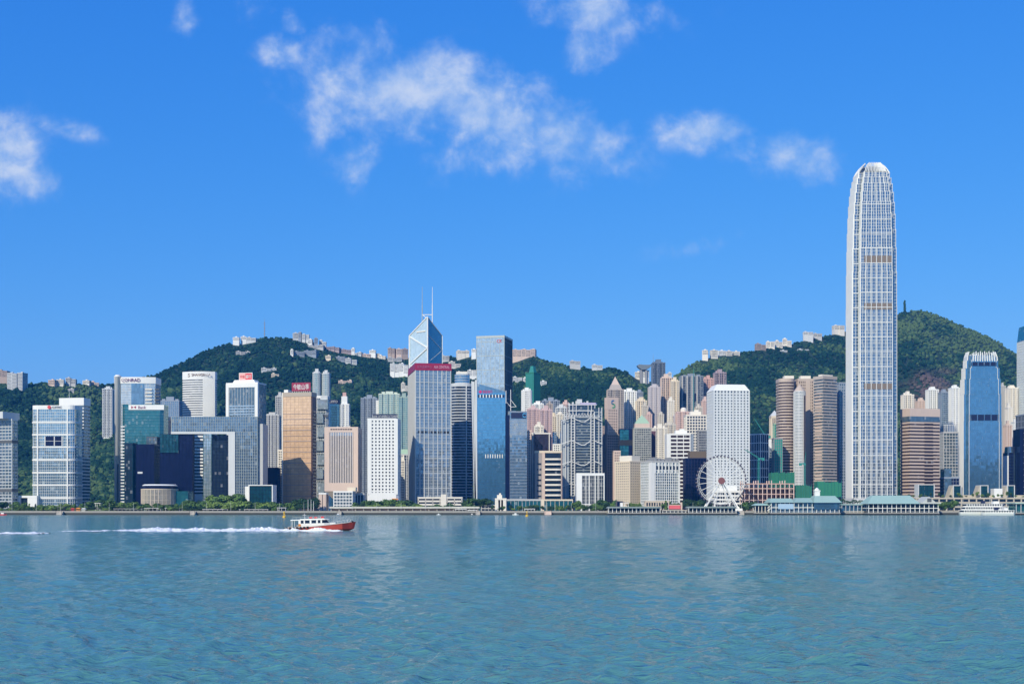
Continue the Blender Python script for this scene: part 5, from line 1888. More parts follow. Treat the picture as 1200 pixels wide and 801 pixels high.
SPEC = [
    ((1178, 1193), 455, 2080, WARMW, 'tall cream apartment tower right behind the deep blue skyscraper'),
    ((1171, 1178.5), 453, 2110, LGREY, 'grey apartment tower partly masked by the deep blue skyscraper right side'),
    ((1176, 1186), 499, 1900, PINKB, 'pinkish brown banded apartment tower under the tall cream one'),
    ((1186, 1194), 495, 1930, WHITE, 'white apartment tower with rounded top near the picture edge'),
    ((1085, 1100), 457, 2110, WHITE, 'white stepped apartment tower above the pink parapet block'),
    ((1056, 1071), 463, 2160, WARMW, 'small white apartment tower just right of the tallest skyscraper'),
    ((1073, 1085), 470, 2190, PINKB, 'short pinkish apartment tower beneath the purple slope'),
    ((1112, 1126), 455, 2060, WHITE, 'bright white ribbed apartment tower left of the deep blue skyscraper'),
]
for i, (xs, yt, D, mt, lb) in enumerate(SPEC):
    w = (xs[1] - xs[0])
    B = T('apartment_tower', lb, 'apartment tower', xs, yt, D, G_RES, mt, depth=17, plan=(lambda w, d: bays(w, d, 2, 1.7)), fl=3, band=1.25, bay=2.5, pw=1.0, roof='res')
B = T('apartment_tower', 'blue glass fronted apartment tower between two white ones', 'apartment tower', (1100, 1112), 460, 2090, G_BLUE, BLUEG, depth=17, fl=3.2, band=.9, bay=2.8, pw=.5, roof='res')
B = T('office_block', 'grey gridded office block with roof frame behind the pink parapet block', 'office block', (1100, 1123), 507, 1790, G_GREY, LGREY, depth=24, fl=4.2, band=.9, bay=4.2, pw=.6, roof=None)
m = MB()
for k in range(9):
    x = -B.w / 2 + 1 + k * (B.w - 2) / 8
    m.box(x - .35, x + .35, B.front, B.front + .8, B.top - .1, B.top + 9)
m.box(-B.w / 2, B.w / 2, B.front + .1, B.front + .7, B.top + 9.02, B.top + 9.9)
m.build('roof_frame', PALE, B.root)
B = T('office_block', 'low dark base block left of the deep blue skyscraper', 'office block', (1101, 1124), 560, 1680, G_NAVY, BLUEG, depth=22, fl=4, band=.4, bay=4, pw=.3, roof=None)
bx(B, 'blue_flank', G_BLUE, -B.w / 2, -B.w / 2 + 9, B.front - .5, 4, 0, B.h + 12)

# terraces with glass boxes
TERR = wall('sandy_terrace', (.48, .44, .36))
for i, (x0, x1, ya, yb_, lb) in enumerate([(1073, 1094, 568, 583, 'wide green glass pavilion box in front of the pink parapet block'),
                                           (1113.5, 1125.5, 569, 583, 'framed glass pavilion box left of the deep blue skyscraper base'),
                                           (1145, 1157, 569, 583, 'framed glass pavilion box in front of the deep blue skyscraper'),
                                           (1176.5, 1188, 569, 583, 'framed glass pavilion box nearest the picture edge')]):
    D = 1585.0
    B = T('roof_pavilion', lb, 'pavilion', (x0, x1), ya, D, G_TEALD, G_DARK, depth=14, fl=6, band=.25, bay=3.5, pw=.2, roof=None, parapet=0)
    m = MB()
    a, b = B.w / 2, B.d / 2
    m.box(-a - .9, -a, -b - 1.4, b, 10, B.h + .9); m.box(a, a + .9, -b - 1.4, b, 10, B.h + .9); m.box(-a, a, -b - 1.39, b, B.h + .02, B.h + .88); m.box(-a, a, -b - 1.41, b, 10.01, 11)
    m.build('white_frame', PALE, B.root)
    if i:
        m = MB()
        m.add([(-a - 8, -b, 10), (-a - 1, -b, 10), (-a - 1, b, 10), (-a - 8, b, 10), (-a - 1.2, -b, B.h), (-a - 1, -b, B.h), (-a - 1, b, B.h), (-a - 1.2, b, B.h)],
              [(3, 2, 1, 0), (4, 5, 6, 7), (0, 1, 5, 4), (1, 2, 6, 5), (2, 3, 7, 6), (3, 0, 4, 7)])
        m.build('sloped_wing', TERR, B.root)
B = T('podium_building', 'long sandy stepped podium with planted terraces under the glass boxes', 'podium building', (1062, 1215), 583.5, 1570, G_DARK, TERR, depth=46, fl=5, band=1.8, e=.7, bay=9, pw=1.5, roof=None, parapet=.8)
bx(B, 'upper_terrace', TERR, -20, B.w / 2, -4, 20, B.top - .1, B.top + 3.2)
bx(B, 'kiosk', WHITE, 26, 36, -10, 2, B.top + .0, B.top + 11)
POD_Z = B.zb + B.top + .05

# construction frame
D = 1555.0
x0, x1 = PX(872, D), PX(931, D)
root = tag(empty('unfinished_building', ((x0 + x1) / 2, D + 15, GZ)), 'pinkish open concrete frame of a building under construction', 'construction site')
m = MB()
ww = (x1 - x0) / 2
tops = [PZ(y, D) - GZ for y in (585, 578, 571.5, 566)]
for z in tops:
    m.box(-ww, ww, -15, 15, z - 1.1, z)
m.build('floor_slab', wall('pink_concrete', (.52, .36, .31)), root)
m = MB()
for k in range(12):
    x = -ww + .8 + k * (2 * ww - 1.6) / 11
    for y in (-15.2, 0, 14):
        m.box(x - .5, x + .5, y, y + 1, 0, tops[-1] + (3.5 if k % 3 == 0 else -1))
m.build('column', wall('pale_pink_concrete', (.62, .48, .43)), root)
MB().box(-ww + 2, ww - 2, 3, 5, 0, tops[2] - 1.2).build('core_wall', BROWN, root)
for (x0, x1, ya, yb_, D, mt, lb) in ((904, 931, 553, 567, 1600, NETG, 'dark green netted structure above the pinkish concrete frame'),
                                     (932, 951, 568, 580, 1560, wall('bright_green_netting', (.03, .17, .105), var=.35), 'bright green netted block behind the ferry pier roof'),
                                     (958, 986, 563.5, 578, 1570, wall('emerald_netting', (.025, .20, .12), var=.35), 'emerald netted block right of the white pier cupola')):
    w = (x1 - x0) / F * D
    root = tag(empty('netted_structure', (PX((x0 + x1) / 2, D), D + 9, GZ)), lb, 'construction site')
    h0, h1 = PZ(yb_, D) - GZ - 4, PZ(ya, D) - GZ
    m = MB()
    nseg = 7
    for k in range(nseg):
        xa, xb = -w / 2 + w * k / nseg, -w / 2 + w * (k + 1) / nseg - .15
        m.box(xa, xb, -9 - .5 * (k % 2), 9, h0, h1 - random.uniform(0, 2.0))
    m.build('netting', mt, root)
    m = MB()
    for k in range(nseg + 1):
        xa = -w / 2 + w * k / nseg
        m.box(xa - .15, xa + .15, -9.8, -9.5, 0, h1 + 1)
    m.build('scaffold_pole', NETT, root)


# cranes
def crane(x, yb_, yj, D, jib, lb, zb=None, mat=NETT):
    z0 = zb if zb is not None else GZ
    root = tag(empty('tower_crane', (PX(x, D), D, z0)), lb, 'crane')
    zt = PZ(yj, D) - z0
    m = MB()
    for sx_ in (-.7, .7):
        for sy_ in (-.7, .7):
            m.tube((sx_, sy_, 0), (sx_, sy_, zt), .22, n=5)
    z = 0
    k = 0
    while z < zt - 3:
        m.bar((-.7 if k % 2 else .7, -.7, z), (.7 if k % 2 else -.7, -.7, z + 3), .18)
        z += 3
        k += 1
    m.build('mast', mat, root)
    m = MB()
    L = jib[0]
    a = math.radians(jib[1])
    ex, ez = L * math.cos(a), L * math.sin(a)
    m.bar((0, -.6, zt), (ex, -.6, zt + ez), .35)
    m.bar((0, .6, zt), (ex, .6, zt + ez), .35)
    m.bar((0, 0, zt + 1.8), (ex, 0, zt + ez + .4), .35)
    n = 10
    for k in range(n):
        s0, s1 = k / n, (k + .5) / n
        m.bar((ex * s0, -.6, zt + ez * s0), (ex * s1, 0, zt + 1.8 + (ez - 1.4) * s1), .18)
        m.bar((ex * s1, 0, zt + 1.8 + (ez - 1.4) * s1), (ex * (s0 + 1 / n), .6, zt + ez * (s0 + 1 / n)), .18)
    m.build('jib', mat, root)
    m = MB()
    sg = -1 if ex > 0 else 1
    m.box(min(0, sg * 7), max(0, sg * 7), -.8, .8, zt - .8, zt + .9)
    m.box(min(sg * 4, sg * 7), max(sg * 4, sg * 7), -1, 1, zt - 2.5, zt - .82)
    m.build('counterweight', mat, root)
    bx_ = MB().box(-.9, 1.3, -2.2, -.72, zt - 2.2, zt).build('cab', mat, root)


crane(897, 540, 511, 1765, (27, 122), 'green luffing crane leaning over the woods left of the teal netting')
crane(889, 545, 537, 1600, (-20, -33.0), 'small dark crane with its jib across the porthole tower face')
crane(943, 560, 543, 1650, (14, 84), 'teal crane standing before the silver half round shaft')

# hillside houses and flats: x0, x1, top row, bottom row, wall, label, rows
HS = [
    ((9, 28), 437, 458, PALE, 'pale blue apartment slab on the wooded slope above the eastern woods', 12),
    ((-3, 9), 434, 442, TAUPE, 'brown stepped flats on the ridge at the picture edge', 4),
    ((57, 65), 445.5, 450, PINKB, 'pinkish flats on the eastern ridge, first of the ridge row', 3),
    ((66, 74), 445, 449, WARMW, 'cream flats on the eastern ridge beside the pinkish ones', 3),
    ((77, 88), 443, 449, LGREY, 'grey white flats in the middle of the eastern ridge row', 3),
    ((97, 105), 446, 450.5, WARMW, 'cream villa block on the eastern ridge above the plain white slab', 2),
    ((106, 115), 447.5, 451.5, PINKB, 'rosy villa block at the end of the eastern ridge row', 2),
    ((80, 87), 456, 459, LGREY, 'tiny grey roof among the eastern trees', 1),
    ((273, 280), 395.5, 402, WHITE, 'white cubic house on the left hilltop', 2),
    ((282, 288), 394.5, 401, WHITE, 'white house beside the cubic house on the left hilltop', 2),
    ((289, 300), 395.5, 400, PALE, 'low pale houses row on the left hilltop below the mast', 2),
    ((276, 292), 412, 416, LGREY, 'faint grey houses below the left hilltop', 1),
    ((343, 349), 390.5, 399, PALE, 'pale flats on the crest right of the left summit', 4),
    ((350, 353), 389.8, 397, BLUEG, 'slim blue flats on the crest right of the left summit', 4),
    ((354, 362), 392, 402, PALE, 'stepped pale flats on the descending crest', 4),
    ((361, 366), 398, 405, WHITE, 'bright white house on the descending crest', 3),
    ((368, 372), 396.5, 406, BLUEG, 'dark slim flats on the descending crest', 4),
    ((374, 382), 399, 406, PALE, 'grey flats among crest trees', 3),
    ((361, 379), 404.5, 409, LGREY, 'long retaining wall house below the crest flats', 1),
    ((378, 398), 406.5, 411, wall('mauve_wall', (.34, .28, .30)), 'long mauve terrace of houses along the ridge road', 2),
    ((399, 412), 409.5, 413, wall('mauve_wall', (.34, .28, .30)), 'shorter mauve terrace farther along the ridge road', 1),
    ((340, 343), 410, 419, WHITE, 'white end house of the blue grey terrace', 3),
    ((344, 356), 412, 418, BLUEG, 'blue grey terrace of flats on the upper slope', 3),
    ((357, 372), 411, 418, BLUEG, 'second blue grey terrace of flats on the upper slope', 3),
    ((382, 388), 417, 423, CREAM, 'small cream house alone among slope trees', 2),
    ((394, 405), 418, 424, BLUEG, 'grey blue flats below the ridge road', 3),
    ((405, 418), 420, 427, PALE, 'scattered pale flats below the ridge road', 3),
    ((412, 415.5), 408.5, 414, WHITE, 'white gabled house on the ridge road', 2),
    ((410, 424), 413, 416.5, PALE, 'pale low house under the white gabled house', 1),
    ((425, 434), 415, 419.5, PINKB, 'rose villa on the ridge left of the faceted skyscraper', 2),
    ((434, 444), 414, 419, CREAM, 'cream villa row on the ridge left of the faceted skyscraper', 2),
    ((444, 452), 416.5, 421, WARMW, 'cream white villa beside the cream villa row', 2),
    ((433, 440), 410.5, 414, WHITE, 'tiny white house topping the ridge', 1),
    ((454, 470), 419, 424.5, LGREY, 'grey cream villas above the white gridded mansion', 2),
    ((455, 463), 408, 415, TAUPE, 'brown ridge apartment block left of the faceted skyscraper', 4),
    ((464, 470), 409, 415, PINKB, 'brown pink ridge apartment block, middle of three', 4),
    ((471, 477.5), 409, 415, TAUPE, 'brown ridge apartment block touching the faceted skyscraper', 4),
    ((458, 479), 426, 442, WHITE, 'white gridded mansion block on the slope left of the crimson band', 6),
    ((470, 479), 449, 460, WARMW, 'cream house block above the pale green tower', 4),
    ((306, 323), 431.5, 434.5, PALE, 'long low pale house in the middle of the left slope', 1),
    ((318, 327), 438, 442, BEIGE, 'beige house under the long low pale house', 1),
    ((397, 413), 446, 449.5, PINKB, 'pink roofed villa in the woods right of the green twin towers', 1),
    ((517, 526), 417, 425, LGREY, 'grey flats on the slope right of the faceted skyscraper', 3),
    ((526, 539), 424, 433, WARMW, 'cream terraced flats right of the crimson band', 4),
    ((535, 549), 411, 415, WARMW, 'cream ridge flats between the two glass skyscrapers', 2),
    ((553, 558), 409.5, 415, WHITE, 'white ridge flats touching the square glass skyscraper', 2),
    ((535, 552), 436, 442, WARMW, 'cream flats above the blue roof drum', 3),
    ((548, 559), 434, 445, WHITE, 'white flats between roof drum and slanted tower', 4),
    ((601.5, 628), 409.5, 417.5, PINKB, 'long rosy ridge apartment block right of the square glass skyscraper', 5),
    ((601, 612), 442, 449, PALE, 'pale flats left of the netted tower', 3),
    ((613, 618), 443, 448, WHITE, 'white house touching the netted tower', 2),
    ((633, 640), 447, 452.5, WHITE, 'white house right of the netted tower', 2),
    ((668, 680), 423, 426.5, LGREY, 'low grey house on the ridge above the trussed bank', 1),
    ((694, 706), 427.5, 430, PALE, 'low pale house on the ridge above the pyramid topped tower', 1),
    ((744.5, 752), 436, 446, WARMW, 'cream flats under the bowl shaped lookout', 4),
    ((752.5, 760), 434, 446, WHITE, 'white flats under the bowl shaped lookout', 5),
    ((783, 787), 437, 441, PALE, 'tiny pale house in the skyline gap', 1),
    ((823.5, 830), 410.5, 415, WARMW, 'cream flats at the left end of the western ridge row', 3),
    ((833, 841), 410.5, 418, WARMW, 'first tall cream block of the western ridge row', 5),
    ((842, 850), 411, 418, WHITE, 'white tall block of the western ridge row', 5),
    ((851, 858), 411.5, 418, WARMW, 'cream tall block of the western ridge row near the gap', 5),
    ((859, 867), 412, 417, WARMW, 'last cream block of the western ridge row', 4),
    ((886, 897), 403, 411, TAUPE, 'brown block with dark windows on the upper western ridge', 4),
    ((898.5, 908), 400.5, 409, WARMW, 'cream block left on the upper western ridge', 4),
    ((909, 917), 399.5, 408, WARMW, 'cream block in the middle of the upper western ridge', 4),
    ((918, 928), 397, 406, WARMW, 'cream block highest on the upper western ridge', 4),
    ((942, 953), 389, 395.5, PALE, 'grey glass fronted house near the summit ridge', 2),
    ((954, 963), 391, 395, LGREY, 'small grey house right of the glass fronted one', 1),
    ((977, 989), 381.5, 387, WARMW, 'cream ridge flats touching the tallest skyscraper', 3),
    ((914, 922), 411, 413.5, PALE, 'pale house row on the slope under the cream blocks', 1),
    ((935, 948), 409.5, 412.5, PALE, 'low pale house on the western slope', 1),
]
for i, (xs, yt, yb_, mt, lb, rows) in enumerate(HS):
    xm = (xs[0] + xs[1]) / 2
    D = hit(xm, yb_)
    w = (xs[1] - xs[0]) / F * D
    d = min(24, max(10, w * .6))
    zt = PZ(yt, D)
    zb = min(terr1(PX(xs[0], D), D), terr1(PX(xs[1], D), D), PZ(yb_, D)) - 5
    CLEAR.append((xs[0] - .6, xs[1] + .6, D - 14, D + d + 2))
    root = tag(empty('hillside_flats' if rows > 2 else 'hillside_house', (PX(xm, D), D + d / 2, zb), random.uniform(-.25, .25)), lb, 'hillside flats' if rows > 2 else 'house')
    h = zt - zb
    nb = max(1, round(w / 11))
    m, gm_, rf = MB(), MB(), MB()
    for k in range(nb):
        xa, xb = -w / 2 + w * k / nb, -w / 2 + w * (k + 1) / nb - (0.6 if k < nb - 1 else 0)
        hk = h - random.uniform(0, .3) * (zt - PZ(yb_, D)) * (1 if k % 2 else 0)
        yo = random.uniform(-2, 2)
        pl_ = [(xa, -d / 2 + yo), (xb, -d / 2 + yo), (xb, d / 2), (xa, d / 2)]
        gm_.prism(pl_, 0, hk - .4)
        frame(m, pl_, hk - max(3.1 * rows, 6), hk, 3.2, 1.25, .3, 3.0, .9, .35)
        m.prism(offset(pl_, .28), 0, hk - max(3.1 * rows, 6) - .1)
        rf.prism([(p[0] * 1.0, p[1]) for p in offset(pl_, .45)], hk - .05, hk + 1.0)
        if k % 2 == 0:
            rf.box((xa + xb) / 2 - 2, (xa + xb) / 2 + 2, -2, 2, hk + .9, hk + 3.4)
    gm_.build('window_glazing', G_RES, root)
    m.build('facade_frame', mt, root)
    rf.build('roof', mt, root)

# bowl-shaped lookout on the saddle
D = hit(754, 440)
root = tag(empty('lookout_building', (PX(754, D), D, terr1(PX(754, D), D) - 4)), 'bowl shaped lookout building silhouetted in the skyline gap', 'lookout')
zb = root.location.z
z = lambda y: PZ(y, D) - zb
CLEAR.append((745, 763, D - 14, D + 20))
m = MB()
X = lambda p: PX(p, D) - PX(754, D)
for x in (751, 757):
    m.box(X(x) - 2.4, X(x) + 2.4, -6, 6, 0, z(433.5))
m.build('support', GREY, root)
m = MB()
prof = [(746.2, 428.5), (749, 427.2), (753, 427.6), (760, 427.8), (763, 427.2), (762, 430), (757, 433), (752, 433.4), (748, 431)]
vs = [(X(x), -9, z(y)) for x, y in prof] + [(X(x), 9, z(y)) for x, y in prof]
n = len(prof)
m.add(vs, [tuple(range(n)), tuple(range(2 * n - 1, n - 1, -1))] + [((i + 1) % n, i, n + i, n + (i + 1) % n) for i in range(n)])
m.build('bowl', wall('grey_blue_metal', (.16, .20, .24)), root)

# masts on the hills
D = float(np.interp(310, RX, RD))
root = tag(empty('radio_mast', (PX(310, D), D, terr1(PX(310, D), D) - 2)), 'thin radio mast on the left hill summit', 'radio mast')
h = PZ(374, D) - root.location.z
m = MB()
m.tube((0, 0, 0), (0, 0, h * .55), 1.0, .8)
m.tube((0, 0, h * .55), (0, 0, h), .7, .3)
m.build('pole', GREY, root)
m = MB()
for s in (.25, .4, .55, .7, .8):
    m.box(-2, 2, -1, 1, h * s, h * s + 1.2)
m.build('antenna', GREY, root)
D = 3300
root = tag(empty('radio_mast', (PX(813, 2300), 2300, GZ)), 'thin green pole rising in front of the dark curved apartment tower', 'radio mast')
MB().tube((0, 0, 0), (0, 0, PZ(432, 2235) - GZ), .9, .4).build('pole', NETT, root)
root.location = (PX(813, 2232), 2232, GZ)
# ============================ waterfront ============================
CONC_S = wall('seawall_concrete', (.30, .29, .27), streak=.35)
root = tag(empty('seawall', (0, SHORE, 0)), 'long low concrete seawall along the whole far shore', 'seawall')
m = MB()
m.box(-1400, 1400, 0, 8, 2.2, GZ + .5)
m.build('coping', CONC_S, root)
m = MB()
m.box(-1400, 1400, .8, 8, -3, 2.19)
m.build('wet_base', wall('wet_dark_concrete', (.05, .055, .05)), root)
m_path = wall('promenade_paving', (.40, .38, .34))
pm = MB()
pm.add([(-1400, SHORE + 8, GZ + .06), (1400, SHORE + 8, GZ + .06), (1400, SHORE + 34, GZ + .06), (-1400, SHORE + 34, GZ + .06)], [(0, 1, 2, 3)])
tag(pm.build('promenade', m_path), kind='structure')
m_lawn, t_, b_, g_ = new_mat('lawn')
ge_ = g_.n('ShaderNodeNewGeometry')
nn_ = g_.noise(ge_.outputs['Position'], 0.08, 4.0, 0.6)
t_.links.new(g_.mix(nn_, (.10, .19, .035, 1), (.17, .24, .06, 1)), b_.inputs['Base Color'])
b_.inputs['Roughness'].default_value = .9
lm = MB()
lm.add([(PX(-60, 1500), SHORE + 34, GZ + .08), (PX(350, 1500), SHORE + 34, GZ + .08), (PX(350, 1545), 1545, GZ + 2.6), (PX(-60, 1545), 1545, GZ + 2.6)], [(0, 1, 2, 3)])
lo = lm.build('lawn', m_lawn)
tag(lo, kind='structure')


def canopy(x0, x1, yroof, D, mat, lb, n=6, deep=8, thick=.6, name='park_shelter', cat='shelter'):
    w = (x1 - x0) / F * D
    root = tag(empty(name, (PX((x0 + x1) / 2, D), D, GZ)), lb, cat)
    h = PZ(yroof, D) - GZ
    MB().box(-w / 2, w / 2, -deep / 2, deep / 2, h - thick, h).build('roof', mat, root)
    m = MB()
    for k in range(n):
        x = -w / 2 + .8 + k * (w - 1.6) / max(1, n - 1)
        for y in (-deep / 2 + .8, deep / 2 - .8):
            m.box(x - .2, x + .2, y - .2, y + .2, 0, h - thick)
    m.build('post', mat, root)
    MB().box(-w / 2 + 1, w / 2 - 1, deep / 2 - 1.6, deep / 2 - 1.3, 0, h * .55).build('back_wall', DGREY, root)
    return root


canopy(134, 168, 595.4, 1500, GREY, 'long dark roofed shelter left of the drum building', 8)
canopy(170, 190, 594.8, 1499, LGREY, 'grey roofed shelter before the drum building', 5)
canopy(194, 212, 594.6, 1500, LGREY, 'grey roofed shelter at the right of the drum building', 5)
canopy(238, 268, 596, 1498, LGREY, 'low pale shelter under the big round trees', 6)
canopy(281, 315, 596.2, 1497, LGREY, 'low grey shelter before the framed glass pavilion', 7)
canopy(325, 336, 594.3, 1495, PALE, 'small pale shelter before the gold tower', 3)
canopy(112, 119, 589, 1520, WHITE, 'white angular shelter before the hotel column', 2)
canopy(68, 77, 593.5, 1500, DGREY, 'dark small kiosk shelter with red front near the white banded tower', 3)
for (xa, xb, y0, y1, mt, lb) in ((83, 88, 595, 599, RED, 'red market stall near the white banded tower'), (89, 95, 594.6, 599, ORANGE, 'orange market stall beside the red one'),
                                 (95.5, 101, 595, 599, WHITE, 'white market stall right of the orange one')):
    D = 1492
    w = (xb - xa) / F * D
    root = tag(empty('market_stall', (PX((xa + xb) / 2, D), D, GZ)), lb, 'stall')
    h = PZ(y0, D) - GZ
    m = MB()
    for sx_ in (-1, 1):
        for sy_ in (-1, 1):
            m.box(sx_ * w * .45 - .1, sx_ * w * .45 + .1, sy_ * 1.8 - .1, sy_ * 1.8 + .1, 0, h * .7)
    m.build('post', DGREY, root)
    MB().prism(rect(w, 4.4), h * .7, h, rect(w * .5, 1.6)).build('tent_roof', mt, root)
    MB().box(-w * .42, w * .42, -1.7, -1.4, 0, h * .32).build('counter', mt, root)

# raised walkway
D = 1482
xa, xb = 386, 562
w = (xb - xa) / F * D
root = tag(empty('elevated_walkway', (PX((xa + xb) / 2, D), D, GZ)), 'long pale raised walkway on columns along the seawall', 'walkway')
h = PZ(594.2, D) - GZ
m = MB()
m.box(-w / 2, w / 2, -3, 3, h - 1.0, h - .2)
m.box(-w / 2, w / 2, -3.1, -2.8, h - .19, h + .9)
m.build('deck', wall('pale_walkway', (.55, .56, .52)), root)
m = MB()
for k in range(19):
    x = -w / 2 + 2 + k * (w - 4) / 18
    m.box(x - .5, x + .5, -1.2, 1.2, 0, h - 1.0)
m.build('column', CONC, root)
MB().box(-w / 2 + 1, w / 2 - 1, 2.2, 2.6, 0, h - 1.2).build('back_wall', TAUPE, root)
for (x0, x1, yt, lb) in ((533, 547, 596.0, 'white tent roof at the end of the raised walkway'), (548, 559, 597.0, 'lower white tent roof after the raised walkway'),
                         (614, 627, 595.6, 'white slanted canopy near the yellow buoy')):
    canopy(x0, x1, yt, 1478, WHITE, lb, 4, 6)

# civic low block
B = T('civic_block', 'low cream three storey block with ribbon windows before the crimson banded tower', 'civic building', (490, 542), 583, 1545, G_DARK, WARMW, depth=18, fl=4.0, band=1.9, e=.4, bay=9, pw=.7, roof=None, parapet=1)
bx(B, 'stair_tower', WARMW, 1, 7.5, B.front - 1.2, 6, 0, B.top + 3.2)
B = T('pump_house', 'small cream windowless building by the shore near the slate tower', 'pump house', (580.5, 593), 585, 1520, G_DARK, WARMW, depth=12, fl=30, band=1, bay=6, pw=5.6, ep=.4, roof='box')
B = T('glass_hall', 'long low glass hall with tilted grey roof before the slate tower', 'hall', (594, 634), 586, 1540, G_TEAL, LGREY, depth=16, fl=20, band=.4, bay=4.6, pw=.4, roof=None, parapet=1.6)
B = T('glass_hall', 'long low glass hall with cream frame before the curved club building', 'hall', (634.5, 671), 586, 1535, G_TEAL, CREAM, depth=16, fl=20, band=.5, bay=5, pw=.4, roof=None, parapet=1.4)
bx(B, 'end_pier', CREAM, -B.w / 2 - .5, -B.w / 2 + 3, B.front - .7, 8, 0, B.h + .5)
B = T('glass_hall', 'low grey and white terrace hall left of the cream windowless building', 'hall', (564, 581), 592, 1530, G_DARK, LGREY, depth=12, fl=4, band=1, bay=4, pw=.5, roof=None, parapet=.8)


def pier(x0, x1, yroof, D, lb, roofmat, wallmat, floors=1, deep=26, gl=None, bayw=4.5, skirt=True):
    w = (x1 - x0) / F * D
    root = tag(empty('ferry_pier', (PX((x0 + x1) / 2, D), D + deep / 2, 0)), lb, 'pier')
    z0 = 2.6
    h = PZ(yroof, D)
    MB().box(-w / 2, w / 2, -deep / 2, deep / 2, z0 - 1.2, z0).build('deck', CONC_S, root)
    m = MB()
    n = max(3, round(w / 6))
    for k in range(n + 1):
        for y in (-deep / 2 + .6, 0, deep / 2 - 1):
            xx = -w / 2 + .6 + k * (w - 1.2) / n
            m.tube((xx, y, -4), (xx, y, z0 - 1.2), .45, n=6)
    m.build('pile', wall('dark_pile', (.05, .05, .045)), root)
    m = MB()
    n = max(3, round(w / bayw))
    fh = (h - z0 - .8) / floors
    for k in range(n + 1):
        xx = -w / 2 + 1.2 + k * (w - 2.4) / n
        for y in (-deep / 2 + 1, deep / 2 - 1.4):
            m.box(xx - .3, xx + .3, y - .3, y + .3, z0, h - .8)
    for f_ in range(1, floors):
        m.box(-w / 2 + .6, w / 2 - .6, -deep / 2 + .72, deep / 2 - .5, z0 + fh * f_ - .35, z0 + fh * f_ + .35)
    m.box(-w / 2 + .7, w / 2 - .7, -deep / 2 + .8, -deep / 2 + .95, z0 + .9, z0 + 1.15)
    m.build('colonnade', wallmat, root)
    MB().box(-w / 2 + 1.5, w / 2 - 1.5, -deep / 2 + 4, deep / 2 - 2, z0 + .05, h - 1).build('inner_hall', gl or G_DARK, root)
    return root, w, h, z0


# round-roofed piers of the middle
def bowl_pier(x0, x1, yr, lb, D=1452):
    root, w, h, z0 = pier(x0, x1, yr, D, lb, None, WHITE, 1, 24)
    MB().prism(rounded(w + 2, 27, 6), h - 1.4, h + .4, rounded(w - 2, 23, 5)).build('roof', wall('grey_green_roof', (.20, .25, .23)), root)
    return root


bowl_pier(712, 775, 593.6, 'grey green roofed open pier with white posts left of the red stall')
bowl_pier(806, 864, 593.4, 'grey green roofed open pier in front of the ferris wheel')
root, w, h, z0 = pier(775.5, 805, 597, 1456, 'low white landing stage between two grey green roofed piers', None, WHITE, 1, 20)
MB().box(-w / 2, w / 2, -10, 10, h - .8, h).build('roof', wall('sand_roof', (.5, .45, .38)), root)
D = 1480
w = 13 / F * D
root = tag(empty('market_stall', (PX(790.5, D), D, GZ)), 'red pavilion stall beside the ferris wheel pier', 'stall')
MB().box(-w / 2, w / 2, -3, 3, 2.6, 6.8).build('red_front', wall('rosy_red_panel', (.62, .12, .14)), root)
MB().box(-w / 2 - .3, w / 2 + .3, -3.3, 3.3, 6.82, 7.5).build('roof', PINKB, root)
MB().box(-w / 2 + .2, w / 2 - .2, -2.6, 2.8, 0, 2.58).build('base', DGREY, root)
MB().box(w / 2 + .4, w / 2 + 2.2, -2, 2, 0, 10).build('side_post', PINKB, root)
B = T('kiosk', 'dark box kiosk with bright white door panel left of the cream hotel', 'kiosk', (722, 730), 587, 1500, G_NAVY, DGREY, depth=7, fl=20, band=.5, bay=8, pw=.6, roof=None, parapet=.4)
bx(B, 'white_panel', WHITE, .6, 3.6, B.front - .5, B.front, .2, B.h - 1.5)
canopy(731, 737, 588.5, 1500, WHITE, 'bright white booth right of the dark kiosk', 2, 5)

# western ferry piers
D = 1446
root, w, h, z0 = pier(903, 985, 587.6, D, 'ferry pier with teal roofs, blue glass and white cupola', TEALR, WHITE, 2, 34, G_BLUE, 5.2)
X = lambda p: PX(p, D) - PX(944, D)
zr = lambda y: PZ(y, D)
m = MB()
m.prism([(-w / 2 - 1, -18), (X(930), -18), (X(930), 17), (-w / 2 - 1, 17)], h - .8, zr(583.5), [(-w / 2 + 2, -9), (X(929), -9), (X(929), 8), (-w / 2 + 2, 8)])
m.prism([(X(930) + .1, -19), (X(953), -19), (X(953), 17), (X(930) + .1, 17)], h - .7, zr(583), [(X(936), -6), (X(952), -6), (X(952), 5), (X(936), 5)])
m.prism([(X(953) + .1, -19.5), (w / 2 + 1, -19.5), (w / 2 + 1, 17), (X(953) + .1, 17)], h - .9, zr(580.5), [(X(957), -8), (X(981), -8), (X(981), 6), (X(957), 6)])
m.build('teal_roof', TEALR, root)
m = MB()
m.box(X(958.6), X(964.4), -3, 3, zr(582), zr(575)); m.prism([(X(958) , -3.4), (X(965), -3.4), (X(965), 3.4), (X(958), 3.4)], zr(575) + .02, zr(574))
m.lathe([(2.8, zr(574)), (2.4, zr(572.5)), (1.2, zr(571.5)), (.2, zr(570.6))], 14, (X(961.5), 0))
m.build('cupola', WHITE, root)
MB().box(X(954), X(984), -16.9, -16, zr(596.5), zr(588.5)).build('blue_glass_wall', G_IFC, root)
MB().box(X(912), X(930), -16.6, -15.8, zr(596), zr(590)).build('blue_glass_wall', wall('pale_blue_panel', (.35, .50, .68)), root)
m = MB()
m.bar((X(900), -12, zr(598)), (X(910), -12, zr(592)), 1.6, .5)
m.bar((X(900), -12, zr(595)), (X(906), -12, zr(590)), .4)
m.build('gangway', WHITE, root)
